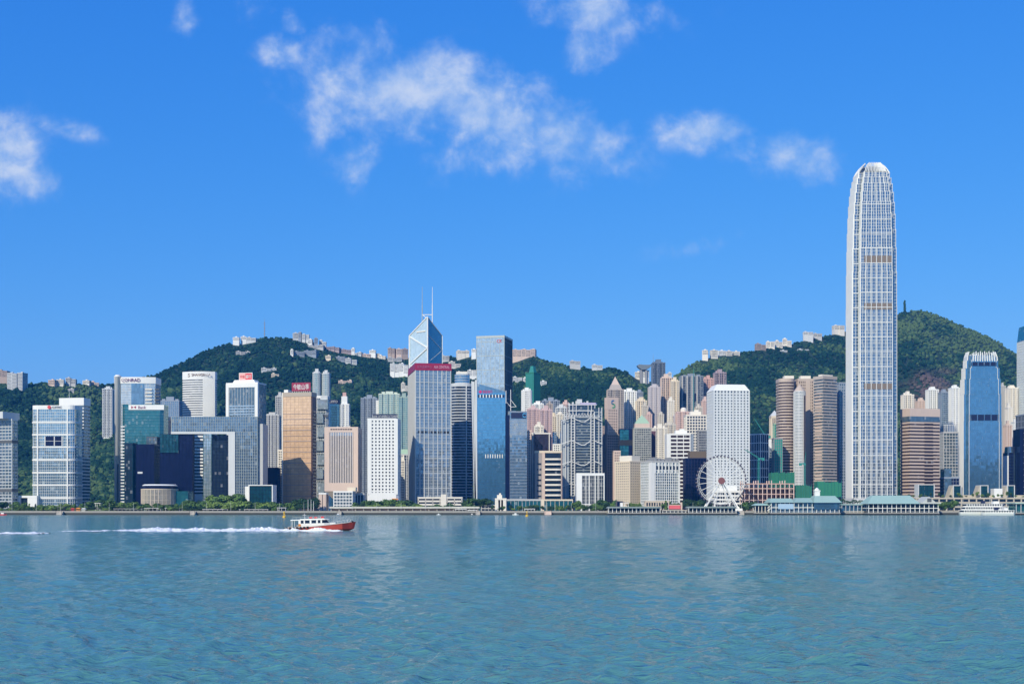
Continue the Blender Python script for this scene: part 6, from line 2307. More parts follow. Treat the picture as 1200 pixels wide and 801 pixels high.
root, w, h, z0 = pier(884, 902, 591, 1462, 'small white framed pier house left of the teal roofed ferry pier', None, WARMW, 1, 16)
MB().prism(rect(w + 2, 18), h - .8, h + 1.5, rect(w - 6, 10)).build('teal_roof', TEALR, root)
D = 1446
root, w, h, z0 = pier(1017, 1101, 589, D, 'white colonnaded ferry pier with long teal hipped roof', TEALR, WHITE, 2, 34, G_DARK, 5.4)
X = lambda p: PX(p, D) - PX(1059, D)
m = MB()
m.prism([(-w / 2 - 1, -19), (X(1078), -19), (X(1078), 17), (-w / 2 - 1, 17)], h - .8, zr(580), [(X(1026), -5), (X(1070), -5), (X(1070), 5), (X(1026), 5)])
m.build('teal_roof', TEALR, root)
m = MB()
m.prism([(X(1078) + .1, -19), (w / 2 + 1, -19), (w / 2 + 1, 17), (X(1078) + .1, 17)], h - .8, h + .8)
m.add([(X(1081), -18.6, h + .82), (X(1096), -18.6, h + .82), (X(1088.5), -18.6, zr(581.5)), (X(1081), 10, h + .82), (X(1096), 10, h + .82), (X(1088.5), 10, zr(581.5))],
      [(0, 1, 2), (5, 4, 3), (0, 3, 4, 1), (1, 4, 5, 2), (2, 5, 3, 0)])
m.build('gable', wall('pale_grey_roof', (.50, .53, .52)), root)
m = MB()
m.box(X(1086), X(1091), -18.9, -18.7, h + 1.2, zr(583.5))
m.build('gable_window', DGREY, root)
root, w, h, z0 = pier(985.5, 1016, 590.5, 1466, 'low blue windowed link pier behind the palms', None, PALE, 1, 12, G_IFC)
MB().box(-w / 2, w / 2, -6.5, 6, h - .8, h + .2).build('teal_roof', TEALR, root)
root, w, h, z0 = pier(1190, 1226, 589, 1444, 'green glass pier building cut by the picture edge', None, PALE, 1, 26, G_TEAL, 6)
MB().box(-w / 2 - .5, w / 2 + .5, -13.5, 13, h - .8, h + .6).build('roof', wall('pale_green_roof', (.38, .50, .45)), root)


# white ferry moored
def ferry(x0, x1, D, decks, lb, zscale=1.0):
    w = (x1 - x0) / F * D
    root = tag(empty('ferry', (PX((x0 + x1) / 2, D), D, 0)), lb, 'ferry')
    a, b = w / 2, 6.5
    plan = [(-a * .9, -b), (a * .86, -b), (a, -b * .3), (a, b * .3), (a * .86, b), (-a * .9, b), (-a, b * .4), (-a, -b * .4)]
    MB().prism(scale_plan(plan, .96, .8), -.8, 2.2, plan).build('hull', WHITE, root)
    z = 2.2
    for k in range(decks):
        s = 1 - .1 * k
        hh = 3.4 * zscale
        cx = -a * .03 * k
        pk = [(x * s + cx, y * (1 - .06 * k)) for x, y in plan]
        MB().prism(offset(pk, -1.2), z + .02, z + hh - .3).build('cabin_glazing', G_DARK, root)
        m = MB()
        m.prism(offset(pk, -.9), z + .01, z + 1.0)
        m.prism(pk, z + hh - .5, z + hh)
        n = max(4, int(w * s / 3))
        for i in range(n + 1):
            x = -a * s * .86 + cx + i * (a * s * 1.7) / n
            m.box(x - .45, x + .45, -b * (1 - .06 * k) + .85, -b * (1 - .06 * k) + 1.3, z + .9, z + hh - .4)
        m.build('deck', WHITE, root)
        z += hh
    bx(Bld2(root), 'funnel', NAVYP, -4, 0, -1.6, 1.6, z, z + 3.2)
    MB().box(a * .3, a * .52, -3.4, 3.4, z + .01, z + 2.6).build('wheelhouse', WHITE, root)
    MB().tube((a * .2, 0, z), (a * .2, 0, z + 7), .15).build('mast', WHITE, root)
    return root


class Bld2:
    def __init__(self, r):
        self.root = r


ferry(1124, 1184, 1436, 3, 'large white ferry with three decks moored before the terraces')
ferry(1150, 1189, 1418, 1, 'low sleek white ferry moored in front of the three deck ferry', .9)


# small boats
def small_boat(x, D, L, mat, lb, cabin=WHITE):
    root = tag(empty('small_boat', (PX(x, D), D, 0)), lb, 'boat')
    plan = [(-L / 2, -L * .16), (L * .25, -L * .16), (L / 2, 0), (L * .25, L * .16), (-L / 2, L * .16)]
    MB().prism(scale_plan(plan, .85, .7), -.3, L * .14, plan).build('hull', mat, root)
    MB().prism(rect(L * .36, L * .2), L * .141, L * .3, rect(L * .3, L * .18)).build('cabin', cabin, root)
    MB().tube((0, 0, L * .3), (0, 0, L * .52), .1).build('mast', GREY, root)


small_boat(604, 1430, 7, WHITE, 'tiny white motor boat near the cream windowless building')
small_boat(553, 1440, 5, DGREY, 'tiny dark boat under the raised walkway end')
small_boat(396, 1438, 5, BLUEG, 'tiny grey boat behind the red launch bow')
small_boat(514, 1440, 5, PALE, 'tiny pale boat under the middle of the raised walkway')
small_boat(3, 1380, 9, RED, 'small red hulled boat at the picture edge by the seawall')


def buoy(x, y, D, lb):
    root = tag(empty('buoy', (PX(x, D), D, 0)), lb, 'buoy')
    MB().lathe([(1.0, -.4), (1.25, .2), (1.2, 1.0), (.6, 1.3)], 14).build('float', YELL, root)
    m = MB()
    for k in range(4):
        a_ = k * math.pi / 2
        m.bar((.8 * math.cos(a_), .8 * math.sin(a_), 1.2), (.3 * math.cos(a_), .3 * math.sin(a_), 3.6), .16)
    m.build('cage', YELL, root)
    MB().lathe([(.55, 3.5), (.6, 4.4), (.1, 4.7)], 10).build('top_mark', YELL, root)


buoy(333, 606, 1010, 'yellow buoy floating behind the red launch stern')
buoy(617.5, 602, 1180, 'yellow buoy floating off the low glass halls')

# ferris wheel
D = 1500.0
cx, cz = PX(845, D), PZ(563, D) - GZ
R = 27.5 / F * D
root = tag(empty('ferris_wheel', (cx, D, GZ)), 'big white ferris wheel with red brown hub on the waterfront', 'ferris wheel')
m = MB()
nseg = 42
for k in range(nseg):
    a0, a1 = 2 * math.pi * k / nseg, 2 * math.pi * (k + 1) / nseg
    for (r_, y_) in ((R, -1.5), (R, 1.5), (R * .93, 0)):
        m.bar((r_ * math.cos(a0), y_, cz + r_ * math.sin(a0)), (r_ * math.cos(a1), y_, cz + r_ * math.sin(a1)), .3)
    m.bar((R * math.cos(a0), -1.5, cz + R * math.sin(a0)), (R * .93 * math.cos((a0 + a1) / 2), 0, cz + R * .93 * math.sin((a0 + a1) / 2)), .22)
    m.bar((R * math.cos(a1), 1.5, cz + R * math.sin(a1)), (R * .93 * math.cos((a0 + a1) / 2), 0, cz + R * .93 * math.sin((a0 + a1) / 2)), .22)
m.build('rim', WHITE, root)
for k in range(21):
    a0 = 2 * math.pi * k / 21
    MB().bar((2 * math.cos(a0), -1.0, cz + 2 * math.sin(a0)), (R * .95 * math.cos(a0), -1.0, cz + R * .95 * math.sin(a0)), .5).build('spoke', WHITE, root)
MB().tube((0, -3.4, cz), (0, 3.4, cz), 1.6, n=16).build('axle', WHITE, root)
MB().tube((0, -3.9, cz), (0, -3.5, cz), 3.9, n=24).build('hub_disc', wall('hub_red_brown', (.20, .08, .08)), root)
pod = MB().lathe([(.5, -1.6), (1.15, -1.0), (1.25, 0), (1.1, .9), (.4, 1.3)], 10)
pm_ = wall('dark_gondola', (.10, .09, .11), rough=.3)
g0 = None
for k in range(42):
    a0 = 2 * math.pi * (k + .5) / 42
    if g0 is None:
        g0 = pod.build('gondola', pm_, root, True)
        o = g0
    else:
        o = g0.copy()
        COL.objects.link(o)
        o.parent = root
    o.location = ((R + 1.2) * math.cos(a0), 0, cz + (R + 1.2) * math.sin(a0))
for (sx_, sy_) in ((-1, -1), (1, -1), (-1, 1), (1, 1)):
    MB().bar((sx_ * 2, sy_ * 3, cz - 1), (sx_ * R * .78, sy_ * 7, 0), 1.25).build('support_leg', WHITE, root)
    MB().bar((sx_ * 1, sy_ * 3, cz - 2), (sx_ * R * .40, sy_ * 6, 0), .7).build('support_leg', WHITE, root)
m = MB()
m.box(-R * .86, R * .86, -8, 8, 0, 3.2)
m.build('boarding_platform', WHITE, root)

# lamp posts and flag poles along the promenade
first = None
LP = list(np.arange(14, 1190, 28.5))
for i, x in enumerate(LP):
    D = 1476.5
    if first is None:
        first = empty('street_lamp', (0, 0, 0))
        MB().tube((0, 0, 0), (0, 0, 9.5), .16, .1, 6).build('pole', PALE, first)
        MB().box(-.2, .2, -1.5, .3, 9.4, 9.6).build('lamp_head', PALE, first)
        r_ = first
    else:
        r_ = first.copy()
        COL.objects.link(r_)
        for c in children(first):
            q = c.copy(); COL.objects.link(q); q.parent = r_
    r_.location = (PX(x, D), D, GZ + .06)
    tag(r_, 'thin pale lamp post in the even row along the seawall promenade', 'street lamp', 'lamp posts along the promenade')
for i, (x, yt) in enumerate(((361, 588), (364.5, 588), (367.5, 590))):
    D = 1490
    r_ = tag(empty('flag_pole', (PX(x, D), D, GZ)), '%s of three white flag poles before the dark tree by the pink block' % ['tallest left', 'middle', 'shorter right'][i], 'flag pole')
    MB().tube((0, 0, 0), (0, 0, PZ(yt, D) - GZ + 3), .3, .2, 8).build('pole', WHITE, r_)
    MB().lathe([(.6, 0), (.6, .5), (.3, .6)], 10).build('base', CONC, r_)

# landing steps and pontoons that break the line of the seawall
for (x, wd, mt, lb) in ((642, 9, PINKB, 'pale pink landing steps jutting from the seawall below the right glass hall'), (398, 5, CONC, 'grey landing steps behind the bow of the red launch'),
                        (560, 6, CONC, 'grey landing steps at the end of the raised walkway'), (868, 8, CONC, 'concrete landing right of the ferris wheel pier'),
                        (70, 7, CONC, 'concrete landing below the white banded tower with a hole'), (226, 6, CONC, 'concrete landing below the open arch')):
    D = SHORE - 4
    w = wd / F * D
    root = tag(empty('landing_steps', (PX(x, D), D, 0)), lb, 'landing steps')
    m = MB()
    for k in range(6):
        m.box(-w / 2, w / 2, -3 + k * .8, 3.9, .2 + k * .62, .82 + k * .62 - .01)
    m.build('steps', mt, root)
    m = MB()
    for sx_ in (-1, 1):
        m.tube((sx_ * w * .48, -3.2, -2), (sx_ * w * .48, -3.2, 5.6), .22, n=7)
    m.build('mooring_post', wall('dark_pile', (.05, .05, .045)), root)
# ============================ trees ============================
def leaf_mat(name, a, b, c):
    m, t, bs, g = new_mat(name)
    geo = g.n('ShaderNodeNewGeometry')
    oi = g.n('ShaderNodeObjectInfo')
    base = g.mix(oi.outputs['Random'], (*a, 1), (*b, 1))
    k = g.noise(geo.outputs['Position'], 0.45, 3.0, 0.7)
    col = g.mix(g.smooth(k, .4, .75), base, (*c, 1))
    t.links.new(col, bs.inputs['Base Color'])
    bs.inputs['Roughness'].default_value = 0.75
    bs.inputs['Specular IOR Level'].default_value = 0.25
    return m


LEAF = leaf_mat('tree_leaves', (.045, .11, .028), (.085, .165, .036), (.15, .23, .05))
LEAFL = leaf_mat('light_leaves', (.11, .20, .036), (.17, .26, .05), (.22, .30, .07))
LEAFD = leaf_mat('dark_leaves', (.018, .055, .022), (.030, .075, .026), (.055, .11, .035))
BARK = wall('bark', (.13, .10, .075), rough=.95)


def leaf_cloud(blobs, n, size, seed):
    r = np.random.default_rng(seed)
    tot = sum(b[3] ** 2 for b in blobs)
    V, Fc = [], []
    for (bx_, by_, bz_, br) in blobs:
        k = int(n * br * br / tot)
        d = r.normal(size=(k, 3))
        d /= np.linalg.norm(d, axis=1)[:, None]
        rad = br * (0.55 + 0.5 * r.random(k)) * (1 + .2 * np.sin(d[:, 0] * 5 + seed) * np.cos(d[:, 2] * 4))
        c = d * rad[:, None] * np.array([1, 1, .82]) + np.array([bx_, by_, bz_])
        nn = d + r.normal(size=(k, 3)) * .55
        nn /= np.linalg.norm(nn, axis=1)[:, None]
        up = r.normal(size=(k, 3))
        t1 = np.cross(nn, up); t1 /= np.linalg.norm(t1, axis=1)[:, None]
        t2 = np.cross(nn, t1)
        s = size * (.6 + .8 * r.random(k))[:, None]
        q = np.stack([c - t1 * s, c - t2 * s * .7, c + t1 * s, c + t2 * s * .7], 1)
        o = len(V) * 1
        V.extend(q.reshape(-1, 3).tolist())
        Fc.extend([(o + 4 * i, o + 4 * i + 1, o + 4 * i + 2, o + 4 * i + 3) for i in range(k)])
    return V, Fc


def tree_proto(kind, seed, mat):
    r = random.Random(seed)
    root = empty('tree', (0, 0, 0))
    H = 10.0
    m = MB()
    if kind == 'round':
        m.tube((0, 0, -.3), (r.uniform(-.2, .2), 0, 3.4), .28, .2, 7)
        blobs = []
        for k in range(7):
            a = k * 2.4 + r.random()
            rr = r.uniform(1.0, 2.4)
            z = r.uniform(4.2, 7.8)
            br = r.uniform(1.4, 2.3)
            blobs.append((rr * math.cos(a), rr * math.sin(a), z, br))
            m.tube((0, 0, 3.2), (rr * math.cos(a) * .8, rr * math.sin(a) * .8, z - .4), .13, .05, 5)
        blobs.append((0, 0, 8.1, 1.7))
        n = 620
    elif kind == 'tall':
        m.tube((0, 0, -.3), (0, 0, 7.5), .24, .08, 7)
        blobs = [(r.uniform(-.5, .5), r.uniform(-.5, .5), 2.6 + k * 1.25, 1.75 - .14 * k + r.uniform(-.2, .2)) for k in range(6)]
        for b in blobs:
            m.tube((0, 0, b[2] - .8), (b[0] * 1.6, b[1] * 1.6, b[2]), .08, .03, 5)
        n = 560
    else:   # bush-like, multi stem
        blobs = []
        for k in range(6):
            a = k * 1.05 + r.random()
            rr = r.uniform(.8, 2.6)
            blobs.append((rr * math.cos(a), rr * math.sin(a), r.uniform(2.2, 5.5), r.uniform(1.7, 2.6)))
            m.tube((.2 * math.cos(a), .2 * math.sin(a), -.2), (rr * math.cos(a) * .8, rr * math.sin(a) * .8, blobs[-1][2] - .2), .12, .05, 5)
        H = 7.5
        n = 600
    m.build('trunk', BARK, root)
    V, Fc = leaf_cloud(blobs, n, .62, seed)
    c = MB()
    c.v, c.f = V, Fc
    c.build('crown', mat, root)
    root['h'] = H
    del root['h']
    return root, H


PROTO = {}
for kind in ('round', 'tall', 'bush'):
    for nm, mt in (('m', LEAF), ('l', LEAFL), ('d', LEAFD)):
        for s in range(2):
            PROTO[(kind, nm, s)] = [None, kind, mt, hash((len(PROTO), 3)) % 1000 + len(PROTO) * 17]

ZONES = [  # what stands behind each stretch of the promenade, for the labels
    (-40, 34, 'the low blue block at the picture edge'), (34, 106, 'the white banded tower with a hole'), (106, 142, 'the wooded gap before the white hotel'),
    (142, 214, 'the drum building'), (214, 250, 'the open arch'), (250, 290, 'the right leg of the arch building'), (290, 328, 'the framed glass pavilion'),
    (328, 373, 'the gold tower'), (373, 430, 'the inverted beige tower'), (430, 478, 'the white perforated tower'), (478, 545, 'the cream civic block'),
    (545, 598, 'the slanted blue tower'), (598, 640, 'the left glass hall'), (640, 676, 'the right glass hall'), (676, 709, 'the white framed civic block'),
    (709, 735, 'the pink granite bank tower'), (735, 800, 'the white gridded office block'), (800, 830, 'the navy block beside the wheel'), (830, 885, 'the ferris wheel base'),
    (885, 985, 'the teal roofed ferry pier'), (985, 1017, 'the link pier'), (1017, 1075, 'the colonnaded pier'), (1075, 1125, 'the gap right of the colonnaded pier'),
    (1125, 1165, 'the deep blue skyscraper base'), (1165, 1260, 'the sandy terrace end')]
TREES = []


def plant(x, ytop, D, kind, shade, zb=None, wscale=1.0):
    TREES.append((x, ytop, D, kind, shade, GZ if zb is None else zb, wscale))


r = random.Random(5)


def row(x0, x1, n, ya, yb_, D0, D1, kinds, shades, ws=1.0, zb=None):
    for k in range(n):
        x = x0 + (x1 - x0) * (k + .5) / n + r.uniform(-.35, .35) * (x1 - x0) / n
        plant(x, r.uniform(ya, yb_), r.uniform(D0, D1), r.choice(kinds), r.choice(shades), zb, ws * r.uniform(.85, 1.2))


row(-6, 26, 6, 586, 591, 1510, 1540, ('round', 'bush'), 'mdd')
row(26, 104, 17, 588.5, 592.5, 1500, 1520, ('tall', 'round', 'bush'), 'mlld', 1.1)
row(46, 98, 8, 589, 593, 1515, 1538, ('round', 'bush'), 'ml', 1.3)
row(100, 142, 9, 583, 590, 1510, 1550, ('round', 'bush'), 'mmd', 1.1)
row(140, 162, 5, 586.5, 589, 1505, 1520, ('round',), 'ml')
row(162, 214, 10, 588, 591, 1505, 1520, ('round', 'bush'), 'mmd')
row(216, 246, 6, 582, 587, 1515, 1540, ('round',), 'mmd', 1.2)
row(216, 246, 4, 588, 590, 1505, 1512, ('bush',), 'ml', 1.2)
row(246, 290, 8, 576.5, 582, 1515, 1535, ('round',), 'ml', 1.25)
row(246, 292, 8, 583, 588, 1500, 1512, ('round', 'bush'), 'mll', 1.25)
row(293, 329, 9, 586, 588.5, 1505, 1520, ('round', 'bush'), 'mll', 1.25)
row(329, 345, 4, 587, 590, 1505, 1520, ('round', 'bush'), 'md')
row(344, 374, 7, 581.5, 586, 1510, 1530, ('round',), 'mdd', 1.2)
row(344, 372, 4, 588, 591, 1500, 1508, ('bush',), 'd', 1.2)
row(413, 431, 3, 586, 590, 1515, 1535, ('round', 'bush'), 'mdd')
row(428, 482, 11, 582, 588, 1530, 1560, ('round', 'bush'), 'mmd', 1.1)
row(430, 470, 7, 587, 590, 1510, 1525, ('bush', 'round'), 'ml', 1.2)
row(505, 545, 5, 590, 592.5, 1500, 1512, ('bush', 'round'), 'md')
row(543, 572, 7, 581, 587, 1520, 1550, ('round',), 'mdd', 1.2)
row(572, 610, 5, 590, 593, 1500, 1512, ('bush', 'round'), 'md')
row(612, 672, 13, 590, 593.5, 1498, 1512, ('bush', 'round', 'tall'), 'mmd')
row(671, 681, 2, 585, 588, 1515, 1530, ('round',), 'm')
row(680, 708, 6, 590, 592.5, 1500, 1512, ('bush', 'round'), 'mmd')
row(700, 724, 6, 583.5, 588, 1520, 1540, ('round', 'bush'), 'mmd', 1.1)
row(738, 754, 3, 588, 590, 1500, 1512, ('round', 'bush'), 'ml')
row(774, 802, 6, 585, 590, 1500, 1520, ('round', 'tall'), 'md')
row(802, 832, 7, 581, 587, 1520, 1545, ('round', 'bush'), 'mdd', 1.1)
row(866, 884, 4, 586, 590, 1500, 1515, ('round', 'bush'), 'mdd', 1.1)
row(1088, 1118, 7, 584.5, 589, 1470, 1485, ('round', 'bush'), 'mmd', 1.15)
row(1060, 1125, 9, 576, 580, 1572, 1584, ('bush', 'round'), 'mld', .8, POD_Z)
row(1125, 1212, 15, 575, 581, 1571, 1582, ('bush', 'round'), 'mlld', .8, POD_Z)

row(-6, 132, 24, 591.5, 594.5, 1496, 1503, ('bush', 'round'), 'mlld', 1.35)
row(140, 345, 32, 590.5, 594, 1496, 1503, ('bush', 'round'), 'mmld', 1.35)
row(415, 560, 14, 588, 591.5, 1500, 1520, ('bush', 'round'), 'mld', 1.2)
row(595, 712, 12, 591, 594, 1497, 1503, ('bush', 'round'), 'mld', 1.3)
seen = {}
TREES.sort(key=lambda t: t[0])
ORD = ['first', 'second', 'third', 'fourth', 'fifth', 'sixth', 'seventh', 'eighth', 'ninth', 'tenth', 'eleventh', 'twelfth', 'thirteenth', 'fourteenth', 'fifteenth',
       'sixteenth', 'seventeenth', 'eighteenth', 'nineteenth', 'twentieth', 'twenty first', 'twenty second', 'twenty third', 'twenty fourth', 'twenty fifth', 'twenty sixth', 'twenty seventh', 'twenty eighth', 'twenty ninth', 'thirtieth']
for i, (x, yt, D, kind, shade, zb, ws) in enumerate(TREES):
    key = (kind, shade, i % 2)
    P = PROTO[key]
    if P[0] is None:
        root, H = tree_proto(P[1], P[3], P[2])
        P[0] = (root, H)
    else:
        root = P[0][0].copy()
        COL.objects.link(root)
        for c in children(P[0][0]):
            q = c.copy(); COL.objects.link(q); q.parent = root
        H = P[0][1]
    h = max(2.5, PZ(yt, D) - zb)
    s = h / H
    ws_ = s * ws if kind != 'tall' else s * ws * .8
    ws_ = max(ws_, .5)
    root.location = (PX(x, D), D, zb)
    root.scale = (ws_, ws_, s)
    root.rotation_euler = (0, 0, r.uniform(0, 6.28))
    zone = next(z for z in ZONES if z[0] <= x < z[1])[2]
    shp = {'round': 'round', 'tall': 'slim upright', 'bush': 'spreading'}[kind]
    tone = {'m': 'mid green', 'l': 'yellow green', 'd': 'dark green'}[shade]
    k2 = (zone, shp, tone)
    seen.setdefault(k2, []).append(root)
for (zone, shp, tone), L in seen.items():
    for j, o in enumerate(L):
        lb = ('only ' if len(L) == 1 else ORD[j] + ' ') + f'{tone} {shp} tree before {zone}'
        tag(o, lb, 'tree', 'trees along the waterfront')

# palms beside the link pier
PALM = None
for j, x in enumerate((987, 992, 996.5, 1001, 1005, 1009, 1013.5)):
    D = 1484
    if PALM is None:
        root = empty('palm_tree', (0, 0, 0))
        m = MB(); m.tube((0, 0, 0), (.15, 0, 8), .22, .15, 7); m.build('trunk', BARK, root)
        m = MB()
        for k in range(15):
            a = k * 2 * math.pi / 15
            pts = [(s * 2.9 * math.cos(a), s * 2.9 * math.sin(a), 8 + 1.3 * math.sin(s * 2.6) - 1.3 * s * s * (1 + .5 * (k % 2))) for s in (0, .3, .6, .85, 1)]
            for p, q in zip(pts, pts[1:]):
                m.bar(p, q, .5, .08)
        m.build('crown', LEAFD, root)
        PALM = root
    else:
        root = PALM.copy(); COL.objects.link(root)
        for c in children(PALM):
            q = c.copy(); COL.objects.link(q); q.parent = root
    root.location = (PX(x, D), D, GZ)
    root.scale = (1.25, 1.25, r.uniform(1.2, 1.6))
    root.rotation_euler = (0, 0, r.uniform(0, 6))
    tag(root, ORD[j] + ' palm from the left in front of the low blue windowed link pier', 'palm tree', 'palms by the link pier')

# lone tree on the western summit
D = float(np.interp(1060, RX, RD)) - 5
root, H = tree_proto('tall', 77, LEAFD)
root.name = 'summit_tree'
root.location = (PX(1060, D), D, terr1(PX(1060, D), D) - 1)
s = (PZ(352, D) - root.location.z) / 9.6
root.scale = (s * .55, s * .55, s)
tag(root, 'lone tall tree standing on the western summit beside the tallest skyscraper', 'tree')


# ============================ forest on the hills ============================
def ico_variants(nv):
    out = []
    for k in range(nv):
        bm = bmesh.new()
        bmesh.ops.create_icosphere(bm, subdivisions=2, radius=1.0)
        rr = np.random.default_rng(100 + k)
        vs = np.array([v.co[:] for v in bm.verts])
        off = rr.random(3) * 10
        n1 = np.array([mnoise.noise(Vector(v * 1.9 + off)) for v in vs])
        n2 = np.array([mnoise.noise(Vector(v * 4.5 + off)) for v in vs])
        vs = vs * (1 + .42 * n1 + .36 * n2)[:, None] * np.array([1, 1, .82])
        fs = np.array([[v.index for v in f.verts] for f in bm.faces])
        keep = (vs[fs].mean(1)[:, 2] > -.45)
        fs = fs[keep]
        out.append((vs, fs))
        bm.free()
    return out


def build_forest():
    R = np.random.default_rng(3)
    n = 66000
    px = R.uniform(-120, 1330, n)
    yr = np.interp(px, RX, RD)
    t = R.random(n) ** .8
    # a dense fringe right on the crest
    nc_ = 2600
    t[:nc_] = R.uniform(.955, 1.0, nc_)
    Y = FOOT + 40 + t * (yr - FOOT - 40)
    X = (px - 600) / F * Y
    Z = terr(X, Y)
    keep = np.ones(n, bool)
    for (a, b, y0, y1) in CLEAR:
        w = px + 0
        keep &= ~((w > a - 1.2) & (w < b + 1.2) & (Y > y0) & (Y < y1))
    X, Y, Z, px, t = X[keep], Y[keep], Z[keep], px[keep], t[keep]
    n = len(X)
    size = 3.8 * (0.65 + .8 * R.random(n) ** 1.5) * (1 + .3 * fbm2(X / 120, Y / 120, 44, 2))
    size *= np.where(t > .95, .72, 1.0)
    var = ico_variants(10)
    # tone per crown: patches + individual
    tone = .52 + 1.1 * fbm2(X / 90, Y / 90, 51, 4) + .75 * fbm2(X / 320, Y / 320, 58, 2) + R.normal(0, .24, n)
    ph = HY - (Z - CZ) / Y * F
    mauve = np.exp(-(((px - 1088) / 40) ** 2 + ((ph - 458) / 15) ** 2)) * (1 + 1.2 * fbm2(X / 60, Y / 60, 77, 3))
    mauve = np.clip(mauve * 1.2 - .35, 0, .75)
    extra = np.exp(-(((px - 1082) / 10) ** 2 + ((ph - 441) / 5) ** 2)) + np.exp(-(((px - 1108) / 12) ** 2 + ((ph - 437) / 4) ** 2))
    mauve = np.clip(mauve + .5 * extra, 0, .8)
    VV, FF, C1, C2 = [], [], [], []
    off = 0
    vi = R.integers(0, len(var), n)
    for k, (vs, fs) in enumerate(var):
        idx = np.where(vi == k)[0]
        m = len(idx)
        a = R.random(m) * 6.283
        ca, sa = np.cos(a), np.sin(a)
        s = size[idx]
        x = (vs[None, :, 0] * ca[:, None] - vs[None, :, 1] * sa[:, None]) * s[:, None] + X[idx][:, None]
        y = (vs[None, :, 0] * sa[:, None] + vs[None, :, 1] * ca[:, None]) * s[:, None] + Y[idx][:, None]
        z = vs[None, :, 2] * (s * R.uniform(.85, 1.35, m))[:, None] + (Z[idx] + s * .55)[:, None]
        VV.append(np.stack([x, y, z], -1).reshape(-1, 3))
        ff = fs[None] + (np.arange(m) * len(vs))[:, None, None] + off
        FF.append(ff.reshape(-1, 3))
        C1.append(np.repeat(tone[idx], len(vs)))
        C2.append(np.repeat(mauve[idx], len(vs)))
        off += m * len(vs)
    V = np.concatenate(VV).astype(np.float32)
    Fa = np.concatenate(FF).astype(np.int32)
    me = bpy.data.meshes.new('forest')
    me.vertices.add(len(V))
    me.vertices.foreach_set('co', V.reshape(-1))
    me.loops.add(len(Fa) * 3)
    me.polygons.add(len(Fa))
    me.loops.foreach_set('vertex_index', Fa.reshape(-1))
    me.polygons.foreach_set('loop_start', np.arange(0, len(Fa) * 3, 3, dtype=np.int32))
    me.polygons.foreach_set('use_smooth', np.zeros(len(Fa), bool))
    me.update(calc_edges=True)
    for nm, arr in (('tone', np.concatenate(C1)), ('dry', np.concatenate(C2))):
        at = me.attributes.new(nm, 'FLOAT', 'POINT')
        at.data.foreach_set('value', arr.astype(np.float32))
    m, tr, b, g = new_mat('forest_leaves')
    a1 = g.n('ShaderNodeAttribute', attribute_name='tone')
    a2 = g.n('ShaderNodeAttribute', attribute_name='dry')
    geo = g.n('ShaderNodeNewGeometry')
    rp = g.n('ShaderNodeValToRGB')
    el = rp.color_ramp.elements
    el[0].position, el[0].color = 0.0, (.006, .030, .016, 1)
    el[1].position, el[1].color = 1.0, (.085, .135, .045, 1)
    e = el.new(.45); e.color = (.011, .044, .022, 1)
    e = el.new(.72); e.color = (.032, .076, .030, 1)
    nz = g.noise(geo.outputs['Position'], .55, 2.0, .6)
    tr.links.new(g.math('ADD', a1.outputs['Fac'], g.math('MULTIPLY', g.math('SUBTRACT', nz, .5), .45)), rp.inputs[0])
    mv = g.mix(nz, (.12, .065, .075, 1), (.22, .16, .12, 1))
    tr.links.new(g.mix(a2.outputs['Fac'], rp.outputs[0], mv), b.inputs['Base Color'])
    b.inputs['Roughness'].default_value = .9
    b.inputs['Specular IOR Level'].default_value = .15
    me.materials.append(m)
    o = bpy.data.objects.new('forest', me)
    COL.objects.link(o)
    tag(o, kind='stuff')


build_forest()
# ============================ the red launch ============================
BD = 398.0
root = tag(empty('launch', (PX(374.3, BD), BD, 0.05)), 'red hulled launch with white cabin speeding right and trailing white foam', 'boat')
root.rotation_euler = (0, math.radians(-1.6), math.radians(4))
HRED = wall('red_hull_paint', (.50, .075, .05), rough=.4, spec=.5)
HDK = wall('dark_red_bow', (.20, .03, .03), rough=.4)
BWH = wall('boat_white', (.80, .81, .81), rough=.4, streak=.05)


def hull_section(x):
    s = (x + 10.1) / 20.2
    beam = 2.55 * (1 - max(0, (s - .55) / .45) ** 2.2) * (.92 + .08 * min(1, s * 4))
    top = 1.15 + 1.25 * max(0, s - .12) ** 1.5 / .83
    keel = -.75 + (1.1 * max(0, (s - .86) / .14) ** 1.5)
    chine = .1 + .5 * max(0, s - .5)
    return beam, top, keel, chine


def loft(xs, lo, hi):
    """port-to-starboard skin between two heights given as fractions of the section"""
    vs, fs = [], []
    for x in xs:
        b, t, k, c = hull_section(x)
        pts = [(0, k), (b * .78, c), (b, t)]
        prof = [(-b, t), (-b * .8, c), (0, k), (b * .8, c), (b, t)]
        vs += [(x + (0.9 * (z + .75) / 3 if x > 9 else 0), y, z) for y, z in prof]
    n = 5
    for i in range(len(xs) - 1):
        for j in range(n - 1):
            a = i * n + j
            fs.append((a, a + 1, a + n + 1, a + n))
    fs.append((0, 4, 3, 2, 1)[::-1])
    return vs, fs


